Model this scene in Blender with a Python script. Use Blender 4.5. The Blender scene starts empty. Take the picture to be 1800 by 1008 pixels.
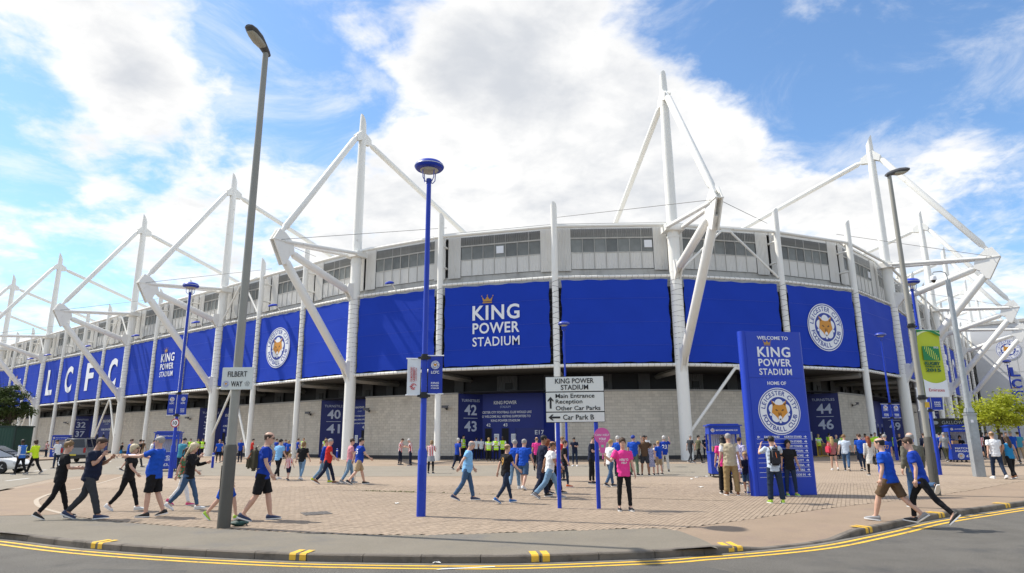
import bpy, bmesh, math, random
from math import sin, cos, pi, radians, atan2, sqrt, hypot
from mathutils import Vector, Matrix, noise
from mathutils.bvhtree import BVHTree
for blk in (bpy.data.objects, bpy.data.meshes, bpy.data.materials):
    for x in list(blk): blk.remove(x)
SC = bpy.context.scene
COL = SC.collection
V = Vector
# ---------------------------------------------------------------- camera
FPX, PITCH, ROLL, HC = 1140.4, radians(13.0752), radians(-0.38849), 1.7233
cd = bpy.data.cameras.new('camera'); cam = bpy.data.objects.new('camera', cd); COL.objects.link(cam)
cd.sensor_width = 36; cd.lens = FPX/1800*36; cd.clip_start = .1; cd.clip_end = 6000
cam.matrix_world = Matrix.Translation((0, 0, HC)) @ Matrix.Rotation(pi/2+PITCH, 4, 'X') @ Matrix.Rotation(ROLL, 4, 'Z')
SC.camera = cam
# ---------------------------------------------------------------- light
SUN_AZ = radians(160.0)            # direction towards the sun, counted from +X
SUN_EL = radians(52.3)
SC.view_settings.view_transform = 'Standard'; SC.view_settings.look = 'None'
SC.view_settings.gamma = 1; SC.view_settings.exposure = 0.47; SC.view_settings.use_curve_mapping = False
sl = bpy.data.lights.new('sun', 'SUN'); sl.energy = 4.2; sl.angle = radians(.53); sl.color = (1, .93, .82)
so = bpy.data.objects.new('sun', sl); COL.objects.link(so); so.location = (-40, 20, 60)
sdir = V((cos(SUN_AZ)*cos(SUN_EL), sin(SUN_AZ)*cos(SUN_EL), sin(SUN_EL)))
so.rotation_euler = sdir.to_track_quat('Z', 'Y').to_euler()

def ray(x, y):
    c, s = cos(ROLL), sin(ROLL); a = x-900; b = y-504; u = c*a+s*b; v = -s*a+c*b
    return V((u, FPX*cos(PITCH)+v*sin(PITCH), FPX*sin(PITCH)-v*cos(PITCH)))
def atH(x, y, H=0.0):
    r = ray(x, y); t = (H-HC)/r.z; return V((r.x*t, r.y*t, H))
def hAt(x, y, p):
    r = ray(x, y); return r.z*hypot(p[0], p[1])/hypot(r.x, r.y)+HC

def build_world():
    w = bpy.data.worlds.new('World'); SC.world = w; w.use_nodes = True
    nt = w.node_tree; N = nt.nodes; L = nt.links; N.clear()
    def new(t, **k):
        n = N.new(t)
        for a, b in k.items(): setattr(n, a, b)
        return n
    def math_(op, a, b=None, clamp=False):
        n = new('ShaderNodeMath', operation=op, use_clamp=clamp)
        for i, q in enumerate((a, b)):
            if q is None: continue
            if isinstance(q, (int, float)): n.inputs[i].default_value = q
            else: L.new(q, n.inputs[i])
        return n.outputs[0]
    tc = new('ShaderNodeTexCoord'); D = tc.outputs['Generated']
    sky = new('ShaderNodeTexSky', sky_type='NISHITA'); sky.sun_disc = False
    sky.sun_elevation = SUN_EL; sky.sun_rotation = pi/2-SUN_AZ
    sky.air_density = 1.0; sky.dust_density = .4; sky.ozone_density = 1.3
    sep = new('ShaderNodeSeparateXYZ'); L.new(D, sep.inputs[0])
    den = math_('ADD', math_('MAXIMUM', sep.outputs[2], 0.0), .22)
    cmb = new('ShaderNodeCombineXYZ')
    L.new(math_('DIVIDE', sep.outputs[0], den), cmb.inputs[0]); L.new(math_('DIVIDE', sep.outputs[1], den), cmb.inputs[1])
    def nz(scale, detail, rough, dist=0.0, loc=(0, 0, 0)):
        m = new('ShaderNodeMapping'); m.inputs['Location'].default_value = loc; L.new(cmb.outputs[0], m.inputs[0])
        n = new('ShaderNodeTexNoise'); n.inputs['Scale'].default_value = scale; n.inputs['Detail'].default_value = detail
        n.inputs['Roughness'].default_value = rough; n.inputs['Distortion'].default_value = dist
        L.new(m.outputs[0], n.inputs['Vector']); return n.outputs['Fac']
    big = nz(2.3, 4, .5, .3, (3.1, 1.7, 0)); mid = nz(5.5, 5, .55, .5, (7, 2, 0)); fine = nz(14.0, 7, .62, .25, (9, 4, 0)); shade = nz(3.6, 6, .55, .3, (5.2, 7.7, 0))
    d = math_('ADD', math_('ADD', math_('MULTIPLY', big, .46), math_('MULTIPLY', mid, .40)), math_('MULTIPLY', fine, .26))
    # cloud banks and clearings that the photograph shows, as directions in the sky
    def blob(px, py, r0, amt, acc):
        v = ray(px, py).normalized()
        dp = new('ShaderNodeVectorMath', operation='DOT_PRODUCT'); nrm = new('ShaderNodeVectorMath', operation='NORMALIZE')
        L.new(D, nrm.inputs[0]); L.new(nrm.outputs[0], dp.inputs[0]); dp.inputs[1].default_value = v
        mr = new('ShaderNodeMapRange', interpolation_type='SMOOTHSTEP'); mr.inputs['From Min'].default_value = cos(r0); mr.inputs['From Max'].default_value = 1
        mr.inputs['To Min'].default_value = 0; mr.inputs['To Max'].default_value = amt; L.new(dp.outputs['Value'], mr.inputs['Value'])
        return math_('ADD', acc, mr.outputs[0])
    for px, py, r, a in SKY_BLOBS: d = blob(px, py, radians(r), a, d)
    cov = new('ShaderNodeMapRange', interpolation_type='SMOOTHSTEP'); L.new(d, cov.inputs['Value'])
    cov.inputs['From Min'].default_value = .465; cov.inputs['From Max'].default_value = .65
    veil = new('ShaderNodeMapRange', interpolation_type='SMOOTHSTEP'); L.new(nz(3.3, 9, .66, .6, (1.3, 8.1, 0)), veil.inputs['Value']); veil.inputs['From Min'].default_value = .42; veil.inputs['From Max'].default_value = .72; veil.inputs['To Max'].default_value = .55
    covo = math_('MAXIMUM', cov.outputs[0], veil.outputs[0])
    # thick parts of a cloud are greyer than its thin rims
    thick = new('ShaderNodeMapRange', interpolation_type='SMOOTHSTEP'); L.new(math_('ADD', d, math_('MULTIPLY', math_('SUBTRACT', shade, .5), .75)), thick.inputs['Value'])
    thick.inputs['From Min'].default_value = .50; thick.inputs['From Max'].default_value = 1.02
    cc = new('ShaderNodeMix', data_type='RGBA'); L.new(thick.outputs[0], cc.inputs['Factor'])
    cc.inputs['A'].default_value = (5.4, 5.35, 5.25, 1); cc.inputs['B'].default_value = (3.3, 3.45, 3.7, 1)
    mx = new('ShaderNodeMix', data_type='RGBA'); L.new(covo, mx.inputs['Factor'])
    tint = new('ShaderNodeMix', data_type='RGBA', blend_type='MULTIPLY'); tint.inputs['Factor'].default_value = 1; tint.inputs['B'].default_value = (.77, .93, 1.04, 1); L.new(sky.outputs[0], tint.inputs['A'])
    L.new(tint.outputs['Result'], mx.inputs['A']); L.new(cc.outputs['Result'], mx.inputs['B'])
    bg = new('ShaderNodeBackground'); bg.inputs['Strength'].default_value = .15
    out = new('ShaderNodeOutputWorld'); L.new(mx.outputs['Result'], bg.inputs['Color']); L.new(bg.outputs[0], out.inputs[0])
SKY_BLOBS = [(560, 180, 7, -.17), (430, 60, 9, -.15), (330, 260, 6, -.09), (90, 230, 7, -.10), (1650, 40, 16, -.26), (1330, 20, 10, -.19), (1120, 10, 7, -.10), (700, 10, 5, -.08), (100, 380, 7, -.07), (1720, 330, 6, -.06), (1500, 200, 7, -.08), (250, 240, 5, -.07), (700, 130, 5, -.10), (20, 140, 5, -.08), (1240, 130, 5, -.06),
             (760, 70, 6, .12), (960, 80, 8, .14), (1180, 200, 10, .12), (820, 330, 16, .13), (1560, 300, 9, .14), (1180, 330, 14, .11), (150, 60, 9, .12), (220, 180, 5, .08), (470, 400, 9, .05), (270, 130, 7, .10), (250, 330, 7, .07), (1780, 230, 6, .10), (1640, 220, 5, .08), (620, 60, 4, .05), (480, 130, 5, .07), (60, 320, 6, .08), (1450, 120, 5, .07), (1000, 200, 6, -.05)]
build_world()

# ---------------------------------------------------------------- materials
MATS = {}
def mat(name, col, rough=.6, metal=0.0, var=.06, vscale=6.0, bump=0.0, bscale=60.0, spec=.4, coord='Object', rnd=0.0, island=0.0, dirt=None, speck=0.0, trans=0.0, alpha=1.0, emit=None, sheen=0.0):
    if name in MATS: return MATS[name]
    m = bpy.data.materials.new(name); m.use_nodes = True; MATS[name] = m
    nt = m.node_tree; N = nt.nodes; L = nt.links; b = N['Principled BSDF']
    b.inputs['Roughness'].default_value = rough; b.inputs['Metallic'].default_value = metal; b.inputs['Specular IOR Level'].default_value = spec
    if trans: b.inputs['Transmission Weight'].default_value = trans
    if alpha < 1: b.inputs['Alpha'].default_value = alpha
    if sheen: b.inputs['Sheen Weight'].default_value = sheen
    tc = N.new('ShaderNodeTexCoord'); n = N.new('ShaderNodeTexNoise'); n.inputs['Scale'].default_value = vscale; n.inputs['Detail'].default_value = 5; n.inputs['Roughness'].default_value = .6
    L.new(tc.outputs[coord], n.inputs['Vector'])
    mr = N.new('ShaderNodeMapRange'); mr.inputs['To Min'].default_value = 1-var*2; mr.inputs['To Max'].default_value = 1+var*2
    L.new(n.outputs['Fac'], mr.inputs['Value']); fac = mr.outputs[0]
    def addvar(src, amt):
        nonlocal fac
        r = N.new('ShaderNodeMapRange'); r.inputs['To Min'].default_value = 1-amt; r.inputs['To Max'].default_value = 1+amt; L.new(src, r.inputs['Value'])
        mu = N.new('ShaderNodeMath'); mu.operation = 'MULTIPLY'; L.new(fac, mu.inputs[0]); L.new(r.outputs[0], mu.inputs[1]); fac = mu.outputs[0]
    if rnd: addvar(N.new('ShaderNodeObjectInfo').outputs['Random'], rnd)
    if island: addvar(N.new('ShaderNodeNewGeometry').outputs['Random Per Island'], island)
    if speck:
        ns = N.new('ShaderNodeTexNoise'); ns.inputs['Scale'].default_value = 55; ns.inputs['Detail'].default_value = 3; ns.inputs['Roughness'].default_value = .8; L.new(tc.outputs[coord], ns.inputs['Vector']); rs = N.new('ShaderNodeMapRange'); rs.inputs['From Min'].default_value = .3; rs.inputs['From Max'].default_value = .7; L.new(ns.outputs['Fac'], rs.inputs['Value']); addvar(rs.outputs[0], speck)
    vm = N.new('ShaderNodeVectorMath'); vm.operation = 'SCALE'; vm.inputs[0].default_value = col[:3]; L.new(fac, vm.inputs['Scale'])
    outc = vm.outputs[0]
    if dirt:
        dc, ds, lo, hi = dirt
        n2 = N.new('ShaderNodeTexNoise'); n2.inputs['Scale'].default_value = ds; n2.inputs['Detail'].default_value = 7; n2.inputs['Roughness'].default_value = .65
        L.new(tc.outputs[coord], n2.inputs['Vector'])
        r2 = N.new('ShaderNodeMapRange'); r2.interpolation_type = 'SMOOTHSTEP'; r2.inputs['From Min'].default_value = lo; r2.inputs['From Max'].default_value = hi; L.new(n2.outputs['Fac'], r2.inputs['Value'])
        mx = N.new('ShaderNodeMix'); mx.data_type = 'RGBA'; L.new(r2.outputs[0], mx.inputs['Factor']); L.new(outc, mx.inputs['A']); mx.inputs['B'].default_value = (*dc, 1); outc = mx.outputs['Result']
    L.new(outc, b.inputs['Base Color'])
    if bump:
        n3 = N.new('ShaderNodeTexNoise'); n3.inputs['Scale'].default_value = bscale; n3.inputs['Detail'].default_value = 6; L.new(tc.outputs[coord], n3.inputs['Vector'])
        bp = N.new('ShaderNodeBump'); bp.inputs['Strength'].default_value = bump; bp.inputs['Distance'].default_value = .02; L.new(n3.outputs['Fac'], bp.inputs['Height']); L.new(bp.outputs[0], b.inputs['Normal'])
    return m
def stripes(name, ca, cb, width, axis=0, rough=.8, duty=.5):
    if name in MATS: return MATS[name]
    m = mat(name, ca, rough); nt = m.node_tree; N = nt.nodes; L = nt.links; b = N['Principled BSDF']
    tc = N.new('ShaderNodeTexCoord'); sp = N.new('ShaderNodeSeparateXYZ'); L.new(tc.outputs['Object'], sp.inputs[0])
    def mt(op, a, v):
        n = N.new('ShaderNodeMath'); n.operation = op; L.new(a, n.inputs[0]); n.inputs[1].default_value = v; return n.outputs[0]
    f = mt('LESS_THAN', mt('FRACT', mt('ADD', mt('DIVIDE', sp.outputs[axis], width), 40.25), 0), duty)
    mx = N.new('ShaderNodeMix'); mx.data_type = 'RGBA'; L.new(f, mx.inputs['Factor'])
    src = b.inputs['Base Color'].links[0].from_socket; L.new(src, mx.inputs['A']); mx.inputs['B'].default_value = (*cb, 1); L.new(mx.outputs['Result'], b.inputs['Base Color'])
    return m
def bands(name, ca, cb, ranges, axis=2, rough=.7):     # printed bands at given heights
    if name in MATS: return MATS[name]
    m = mat(name, ca, rough); nt = m.node_tree; N = nt.nodes; L = nt.links; b = N['Principled BSDF']
    tc = N.new('ShaderNodeTexCoord'); sp = N.new('ShaderNodeSeparateXYZ'); L.new(tc.outputs['Object'], sp.inputs[0]); acc = None
    for lo, hi in ranges:
        a = N.new('ShaderNodeMath'); a.operation = 'COMPARE'; L.new(sp.outputs[axis], a.inputs[0]); a.inputs[1].default_value = (lo+hi)/2; a.inputs[2].default_value = (hi-lo)/2
        if acc is None: acc = a.outputs[0]
        else:
            q = N.new('ShaderNodeMath'); q.operation = 'MAXIMUM'; L.new(acc, q.inputs[0]); L.new(a.outputs[0], q.inputs[1]); acc = q.outputs[0]
    mx = N.new('ShaderNodeMix'); mx.data_type = 'RGBA'; L.new(acc, mx.inputs['Factor'])
    src = b.inputs['Base Color'].links[0].from_socket; L.new(src, mx.inputs['A']); mx.inputs['B'].default_value = (*cb, 1); L.new(mx.outputs['Result'], b.inputs['Base Color'])
    return m
WHITE = mat('white_steel', (.82, .815, .78), .42, var=.03, vscale=.7, dirt=((.45, .42, .36), 1.6, .60, .80))
BANNER = mat('banner_blue', (.013, .050, .44), .65, var=.07, vscale=.3, rnd=.06, spec=.12)
BLUEP = mat('blue_paint', (.006, .036, .40), .38, var=.03, vscale=2)
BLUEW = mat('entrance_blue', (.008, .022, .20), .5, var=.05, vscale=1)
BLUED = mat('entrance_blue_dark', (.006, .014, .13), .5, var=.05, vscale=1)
PRINTW = mat('print_white', (.80, .82, .86), .5, var=.01)
PRINTB = mat('print_blue', (.02, .05, .33), .5, var=.01)
PRINTK = mat('print_black', (.015, .015, .018), .5, var=.01)
ORANGE = mat('print_orange', (.62, .27, .03), .5, var=.02)
BROWND = mat('print_brown', (.12, .05, .015), .5, var=.02)
GOLD = mat('print_gold', (.45, .25, .05), .45, var=.02)
REDP = mat('print_red', (.50, .02, .03), .5, var=.02)
BLACK = mat('black_plastic', (.015, .015, .017), .45)
CLAD = mat('white_cladding', (.68, .67, .64), .5, var=.05, vscale=1.2, rnd=.05, dirt=((.45, .43, .39), 1.1, .56, .80))
CLADG = mat('grey_cladding', (.50, .49, .46), .55, var=.06, vscale=.8, dirt=((.34, .33, .31), .9, .5, .75))
SHEET = mat('corrugated_glazing', (.22, .23, .22), .25, var=.22, vscale=.8, rnd=.28, spec=.6)
SHEETU = mat('upper_glazing', (.21, .21, .20), .3, var=.16, vscale=1.2, rnd=.15, spec=.5)
DARK = mat('dark_void', (.014, .014, .017), .8)
CONC = mat('concrete', (.33, .32, .30), .8, var=.08, vscale=1.5, bump=.2, bscale=40)
BLOCK = mat('wall_block', (.57, .525, .45), .85, var=.05, vscale=5, bump=.9, bscale=16, rnd=.07, island=.08, dirt=((.40, .36, .30), .45, .55, .8))
MORTAR = mat('mortar', (.30, .28, .245), .9, var=.08)
BASEB = mat('dark_base_course', (.045, .045, .05), .8, var=.1)
ASPH = mat('asphalt_road', (.128, .121, .108), .9, speck=.55, var=.16, vscale=1.4, bump=.8, bscale=160, dirt=((.07, .07, .072), .5, .5, .72))
ASPHF = mat('asphalt_footway', (.192, .172, .138), .9, speck=.25, var=.10, vscale=.9, bump=.5, bscale=160, dirt=((.14, .135, .13), .55, .5, .75))
PINKT = mat('red_brown_tarmac', (.275, .208, .150), .9, speck=.22, var=.10, vscale=.8, bump=.5, bscale=150, dirt=((.23, .17, .14), .6, .5, .75))
PAVER = mat('block_paver', (.315, .246, .183), .85, var=.09, vscale=.35, bump=.3, bscale=80, rnd=.10, island=.10, coord='Object', dirt=((.25, .195, .135), .22, .50, .78))
SAND = mat('paver_joint', (.15, .12, .088), .95, var=.15, vscale=3)
KERBM = mat('kerb_concrete', (.16, .14, .118), .85, var=.16, vscale=3, bump=.5, bscale=60, rnd=.10, dirt=((.08, .07, .06), 2.2, .48, .7))
YEL = mat('yellow_line', (.72, .44, .045), .7, var=.08, vscale=4, dirt=((.24, .18, .08), 5, .54, .70))
WLINE = mat('white_line', (.62, .62, .60), .7, var=.08, vscale=4, dirt=((.2, .2, .2), 4, .55, .7))
GREYP = mat('grey_post_paint', (.29, .285, .255), .5, var=.07, vscale=2)
GREYD = mat('dark_post_sleeve', (.085, .08, .068), .55, var=.08, vscale=2)
GALV = mat('galvanised_steel', (.36, .39, .41), .45, metal=.35, var=.14, vscale=8)
GLASSD = mat('dark_glass', (.012, .014, .017), .08, spec=.7)
LENS = mat('lamp_lens', (.42, .42, .37), .25, var=.1, vscale=20)
RUBBER = mat('tyre_rubber', (.02, .02, .02), .8)

def streaks(m, col, lo, hi, sc=(5, 5, .22), amt=.6):      # rain streaks running down a surface
    N = m.node_tree.nodes; L = m.node_tree.links; b = N['Principled BSDF']; tc = N.new('ShaderNodeTexCoord'); mp = N.new('ShaderNodeMapping'); mp.inputs['Scale'].default_value = sc; L.new(tc.outputs['Object'], mp.inputs[0])
    n = N.new('ShaderNodeTexNoise'); n.inputs['Scale'].default_value = 1; n.inputs['Detail'].default_value = 6; n.inputs['Roughness'].default_value = .62; L.new(mp.outputs[0], n.inputs['Vector']); r = N.new('ShaderNodeMapRange'); r.inputs['From Min'].default_value = lo; r.inputs['From Max'].default_value = hi; r.inputs['To Max'].default_value = amt; L.new(n.outputs['Fac'], r.inputs['Value'])
    mx = N.new('ShaderNodeMix'); mx.data_type = 'RGBA'; L.new(r.outputs[0], mx.inputs['Factor']); L.new(b.inputs['Base Color'].links[0].from_socket, mx.inputs['A']); mx.inputs['B'].default_value = (*col, 1); L.new(mx.outputs['Result'], b.inputs['Base Color'])
streaks(WHITE, (.56, .53, .46), .55, .9, (1.3, 1.3, .3), .35); streaks(CLADG, (.28, .27, .25), .5, .75, (2.5, 2.5, .3)); streaks(BLOCK, (.30, .27, .23), .56, .80, (1.6, 1.6, .25))
# ---------------------------------------------------------------- mesh helpers
class MB:
    def __init__(s): s.v = []; s.f = []; s.m = []
    def add(s, vs, fs, mi=0):
        o = len(s.v); s.v += [tuple(q) for q in vs]; s.f += [tuple(i+o for i in f) for f in fs]; s.m += [mi]*len(fs); return s
    def box(s, c, size, R=None, mi=0, taper=1.0):
        hx, hy, hz = size[0]/2, size[1]/2, size[2]/2; vs = []
        for z in (-hz, hz):
            k = taper if z > 0 else 1.0
            for x, y in ((-hx, -hy), (hx, -hy), (hx, hy), (-hx, hy)):
                q = V((x*k, y*k, z)); q = (R @ q) if R is not None else q; vs.append(q+V(c))
        return s.add(vs, [(3, 2, 1, 0), (4, 5, 6, 7), (0, 1, 5, 4), (1, 2, 6, 5), (2, 3, 7, 6), (3, 0, 4, 7)], mi)
    def tube(s, pts, rad, n=10, mi=0, flat=1.0, up=None):
        pts = [V(p) for p in pts]
        if not hasattr(rad, '__len__'): rad = [rad]*len(pts)
        rings = []; prev = None
        for i, p in enumerate(pts):
            d = (pts[min(i+1, len(pts)-1)]-pts[max(i-1, 0)])
            d = d.normalized() if d.length > 1e-9 else V((0, 0, 1))
            if prev is None:
                ref = V(up) if up is not None else (V((1, 0, 0)) if abs(d.x) < .8 else V((0, 1, 0)))
                a = (ref-d*ref.dot(d)).normalized()
            else:
                a = prev-d*prev.dot(d); a = a.normalized() if a.length > 1e-6 else d.orthogonal().normalized()
            prev = a; b = d.cross(a); rings.append([p+a*cos(2*pi*k/n)*rad[i]+b*sin(2*pi*k/n)*rad[i]*flat for k in range(n)])
        return s.loft(rings, mi)
    def loft(s, rings, mi=0, cap=True):
        n = len(rings[0]); vs = [q for r in rings for q in r]; fs = []
        for i in range(len(rings)-1):
            for k in range(n):
                k2 = (k+1) % n; fs.append((i*n+k, i*n+k2, (i+1)*n+k2, (i+1)*n+k))
        if cap: fs.append(tuple(reversed(range(n)))); fs.append(tuple((len(rings)-1)*n+k for k in range(n)))
        return s.add(vs, fs, mi)
    def lathe(s, prof, n=16, c=(0, 0, 0), mi=0, M=None):
        rings = []
        for r, z in prof:
            ring = [V((r*cos(2*pi*k/n), r*sin(2*pi*k/n), z)) for k in range(n)]
            if M is not None: ring = [M @ q for q in ring]
            rings.append([q+V(c) for q in ring])
        return s.loft(rings, mi)
    def prism(s, poly, M, depth, mi=0):     # poly in XY of M, extruded along -Z
        n = len(poly); a = [M @ V((x, y, 0)) for x, y in poly]; b = [M @ V((x, y, -depth)) for x, y in poly]
        fs = [tuple(range(n)), tuple(reversed(range(n, 2*n)))]+[(i, i+n, (i+1) % n+n, (i+1) % n) for i in range(n)]
        return s.add(a+b, fs, mi)
    def poly(s, pts, mi=0): return s.add(pts, [tuple(range(len(pts)))], mi)
    def mesh(s, name, mats, smooth=35):
        me = bpy.data.meshes.new(name); me.from_pydata(s.v, [], s.f)
        for m in (mats if isinstance(mats, (list, tuple)) else [mats]): me.materials.append(m)
        if any(s.m): me.polygons.foreach_set('material_index', s.m)
        if smooth:
            me.polygons.foreach_set('use_smooth', [True]*len(me.polygons)); me.set_sharp_from_angle(angle=radians(smooth))
        me.update(); return me
    def build(s, name, mats, parent=None, smooth=35): return link(name, s.mesh(name, mats, smooth), parent)
def link(name, me, parent=None, M=None):
    o = bpy.data.objects.new(name, me); COL.objects.link(o)
    if parent is not None: o.parent = parent
    if M is not None: o.matrix_local = M
    return o
def tag(o, label=None, cat=None, group=None, kind=None):
    if label: o['label'] = label
    if cat: o['category'] = cat
    if group: o['group'] = group
    if kind: o['kind'] = kind
    return o
def thing(name, label, cat, loc=(0, 0, 0), rz=0.0, group=None):
    o = bpy.data.objects.new(name, None); COL.objects.link(o); o.empty_display_size = .3
    o.location = loc; o.rotation_euler = (0, 0, rz); return tag(o, label, cat, group)
def copy_tree(o, parent=None):
    c = o.copy(); COL.objects.link(c); c.parent = parent
    for ch in list(o.children): copy_tree(ch, c)
    return c
TXT = {}
def text_mesh(body, size, m, bold=0.0, ext=.004, align='CENTER', space=1.0, line=1.0, shear=0.0):
    key = (body, size, m.name, bold, ext, align, space, line, shear)
    if key in TXT: return TXT[key]
    cu = bpy.data.curves.new('lettering', 'FONT'); cu.body = body; cu.size = size; cu.offset = bold*size; cu.extrude = ext; cu.align_x = align; cu.align_y = 'CENTER'
    cu.space_character = space; cu.space_line = line; cu.resolution_u = 3; cu.shear = shear
    ob = bpy.data.objects.new('lettering', cu); me = bpy.data.meshes.new_from_object(ob); bpy.data.objects.remove(ob); bpy.data.curves.remove(cu)
    me.name = 'lettering'; me.materials.clear(); me.materials.append(m); TXT[key] = me; return me
def frame(o, tx, up=V((0, 0, 1))):          # matrix: x = tx, y = up, z = facing out
    tx = V(tx).normalized(); up = V(up).normalized(); n = tx.cross(up).normalized()
    return Matrix(((tx.x, up.x, n.x, o[0]), (tx.y, up.y, n.y, o[1]), (tx.z, up.z, n.z, o[2]), (0, 0, 0, 1)))
def fit_text(body, width, m, M, parent, name='lettering', height=None, **k):
    me = text_mesh(body, 1.0, m, **k); xs = [v.co.x for v in me.vertices]; ys = [v.co.y for v in me.vertices]
    w = max(xs)-min(xs); h = max(ys)-min(ys); sx = width/w; sy = sx if height is None else height/h
    T = Matrix.Translation((-(max(xs)+min(xs))/2*sx, -(max(ys)+min(ys))/2*sy, 0)) @ Matrix.Diagonal((sx, sy, 1, 1))
    return link(name, me, parent, M @ T)
def place(M, x, y, z=0.0): return M @ Matrix.Translation((x, y, z))

def crest_mesh(inv=False, detail=True):
    mb = MB(); Z = .005
    def disc(r0, r1, z, mi, n=56):
        o = [(r1*cos(2*pi*k/n), r1*sin(2*pi*k/n), z) for k in range(n)]
        if r0 <= 0: mb.poly(o, mi); return
        i = [(r0*cos(2*pi*k/n), r0*sin(2*pi*k/n), z) for k in range(n)]
        mb.add(o+i, [(k, (k+1) % n, (k+1) % n+n, k+n) for k in range(n)], mi)
    def pg(p, z, mi, mir=False):
        mb.poly([(x, y, z) for x, y in p], mi)
        if mir: mb.poly([(-x, y, z) for x, y in reversed(p)], mi)
    disc(0, 1, 0, 0); disc(.925, .965, Z, 1); disc(.575, .605, Z, 1); disc(0, .575, Z, 1)
    for k in range(5):                                  # cinquefoil petals
        a = pi/2+k*2*pi/5; c = (.32*cos(a), .32*sin(a)); mb.poly([(c[0]+.205*cos(t*pi/9), c[1]+.205*sin(t*pi/9), 2*Z+k*.0004) for t in range(18)], 0)
        a2 = a+pi/5; mb.poly([(.45*cos(a2)+.06*cos(t*pi/4), .45*sin(a2)+.06*sin(t*pi/4), 2*Z) for t in range(8)], 0)
    # fox head
    def fx(q, z, mi, mir=False): pg([(x*1.32, y*1.32-.02) for x, y in q], z, mi, mir)
    fx([(0, -.30), (-.07, -.24), (-.17, -.13), (-.29, -.03), (-.26, .09), (-.24, .19), (-.27, .37), (-.12, .23), (0, .21), (.12, .23), (.27, .37), (.24, .19), (.26, .09), (.29, -.03), (.17, -.13), (.07, -.24)], 3*Z, 2)
    fx([(-.245, .31), (-.225, .19), (-.155, .22)], 4*Z, 3, True)
    fx([(0, -.30), (-.055, -.25), (-.065, -.17), (0, -.12), (.065, -.17), (.055, -.25)], 4*Z, 0)
    fx([(-.29, -.03), (-.17, -.13), (-.08, -.225), (-.17, -.17), (-.27, -.10)], 4*Z, 0, True)
    fx([(-.165, .055), (-.12, .085), (-.045, .02), (-.11, .02)], 4*Z, 3, True); fx([(-.03, .0), (-.01, -.1), (-.05, -.15), (-.05, -.05)], 4*Z, 3, True)
    fx([(-.035, -.225), (.035, -.225), (.02, -.27), (-.02, -.27)], 5*Z, 4)
    if detail:
        def arc(s, a0, a1, r, flip):
            n = len(s)
            for i, ch in enumerate(s):
                if ch == ' ': continue
                a = a0+(a1-a0)*i/(n-1); tm = text_mesh(ch, .27, PRINTB, bold=.018, ext=0)
                rot = (a+pi/2) if flip else (a-pi/2); c0, s0 = cos(rot), sin(rot); ox, oy = r*cos(a), r*sin(a)
                vs = [(v.co.x*c0-v.co.y*s0+ox, v.co.x*s0+v.co.y*c0+oy, Z*1.2) for v in tm.vertices]
                mb.add(vs, [tuple(p.vertices) for p in tm.polygons], 1)
        arc('LEICESTER CITY', radians(168), radians(12), .765, False); arc('FOOTBALL CLUB', radians(196), radians(344), .765, True)
    else:
        for k in range(26):
            a = 2*pi*k/26
            if k in (0, 13): continue
            M = Matrix.Rotation(a, 4, 'Z'); mb.poly([M @ V((x, y, Z*1.2)) for x, y in ((.70, -.05), (.83, -.05), (.83, .05), (.70, .05))], 1)
    return mb.mesh('club_crest', [PRINTW, PRINTB, ORANGE, BROWND, PRINTK], 0)
CREST = crest_mesh(); CREST_S = crest_mesh(detail=False)
def crown_mesh():
    mb = MB()
    mb.poly([(-.5, -.36, 0), (.5, -.36, 0), (.5, -.24, 0), (-.5, -.24, 0)])
    mb.poly([(-.46, -.18, 0), (.46, -.18, 0), (.58, .34, 0), (.30, .02, 0), (.18, .10, 0), (0, .40, 0), (-.18, .10, 0), (-.30, .02, 0), (-.58, .34, 0)])
    for x, y in ((0, .46), (.6, .40), (-.6, .40)): mb.poly([(x+.07*cos(k*pi/3), y+.07*sin(k*pi/3), 0) for k in range(6)])
    return mb.mesh('crown_emblem', GOLD, 0)
CROWN = crown_mesh()
def stadium_logo(M, w, parent, crown=True):             # three-line lettering, w = width of the top word
    fit_text('KING', w, PRINTW, place(M, 0, w*.30), parent, height=w*.31, bold=.022, space=1.12)
    fit_text('POWER', w*.99, PRINTW, place(M, 0, -w*.02), parent, height=w*.225, bold=.020, space=1.08)
    fit_text('STADIUM', w*.99, PRINTW, place(M, 0, -w*.295), parent, height=w*.19, bold=.012, space=1.08)
    if crown: link('crown_emblem', CROWN, parent, place(M, -w*.18, w*.57) @ Matrix.Diagonal((w*.20, w*.20, 1, 1)))
# ---------------------------------------------------------------- ground, road, pavements
ZR = -.11
def smooth_line(px, z, sub=6):
    P = [atH(x, y, z) for x, y in px]; out = []
    for i in range(len(P)-1):
        p0 = P[max(i-1, 0)]; p1 = P[i]; p2 = P[i+1]; p3 = P[min(i+2, len(P)-1)]
        for k in range(sub):
            t = k/sub; out.append(.5*((2*p1)+(p2-p0)*t+(2*p0-5*p1+4*p2-p3)*t*t+(3*p1-p0-3*p2+p3)*t*t*t))
    out.append(P[-1]); return out
KERB_PX = [(-60, 942), (0, 947), (35, 951), (145, 964), (300, 976), (500, 986), (650, 989.5), (800, 991), (930, 990), (1150, 982), (1200, 978), (1330, 968), (1430, 957), (1500, 944), (1560, 931.5), (1640, 914), (1800, 890)]
kp = smooth_line(KERB_PX, ZR)
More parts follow.
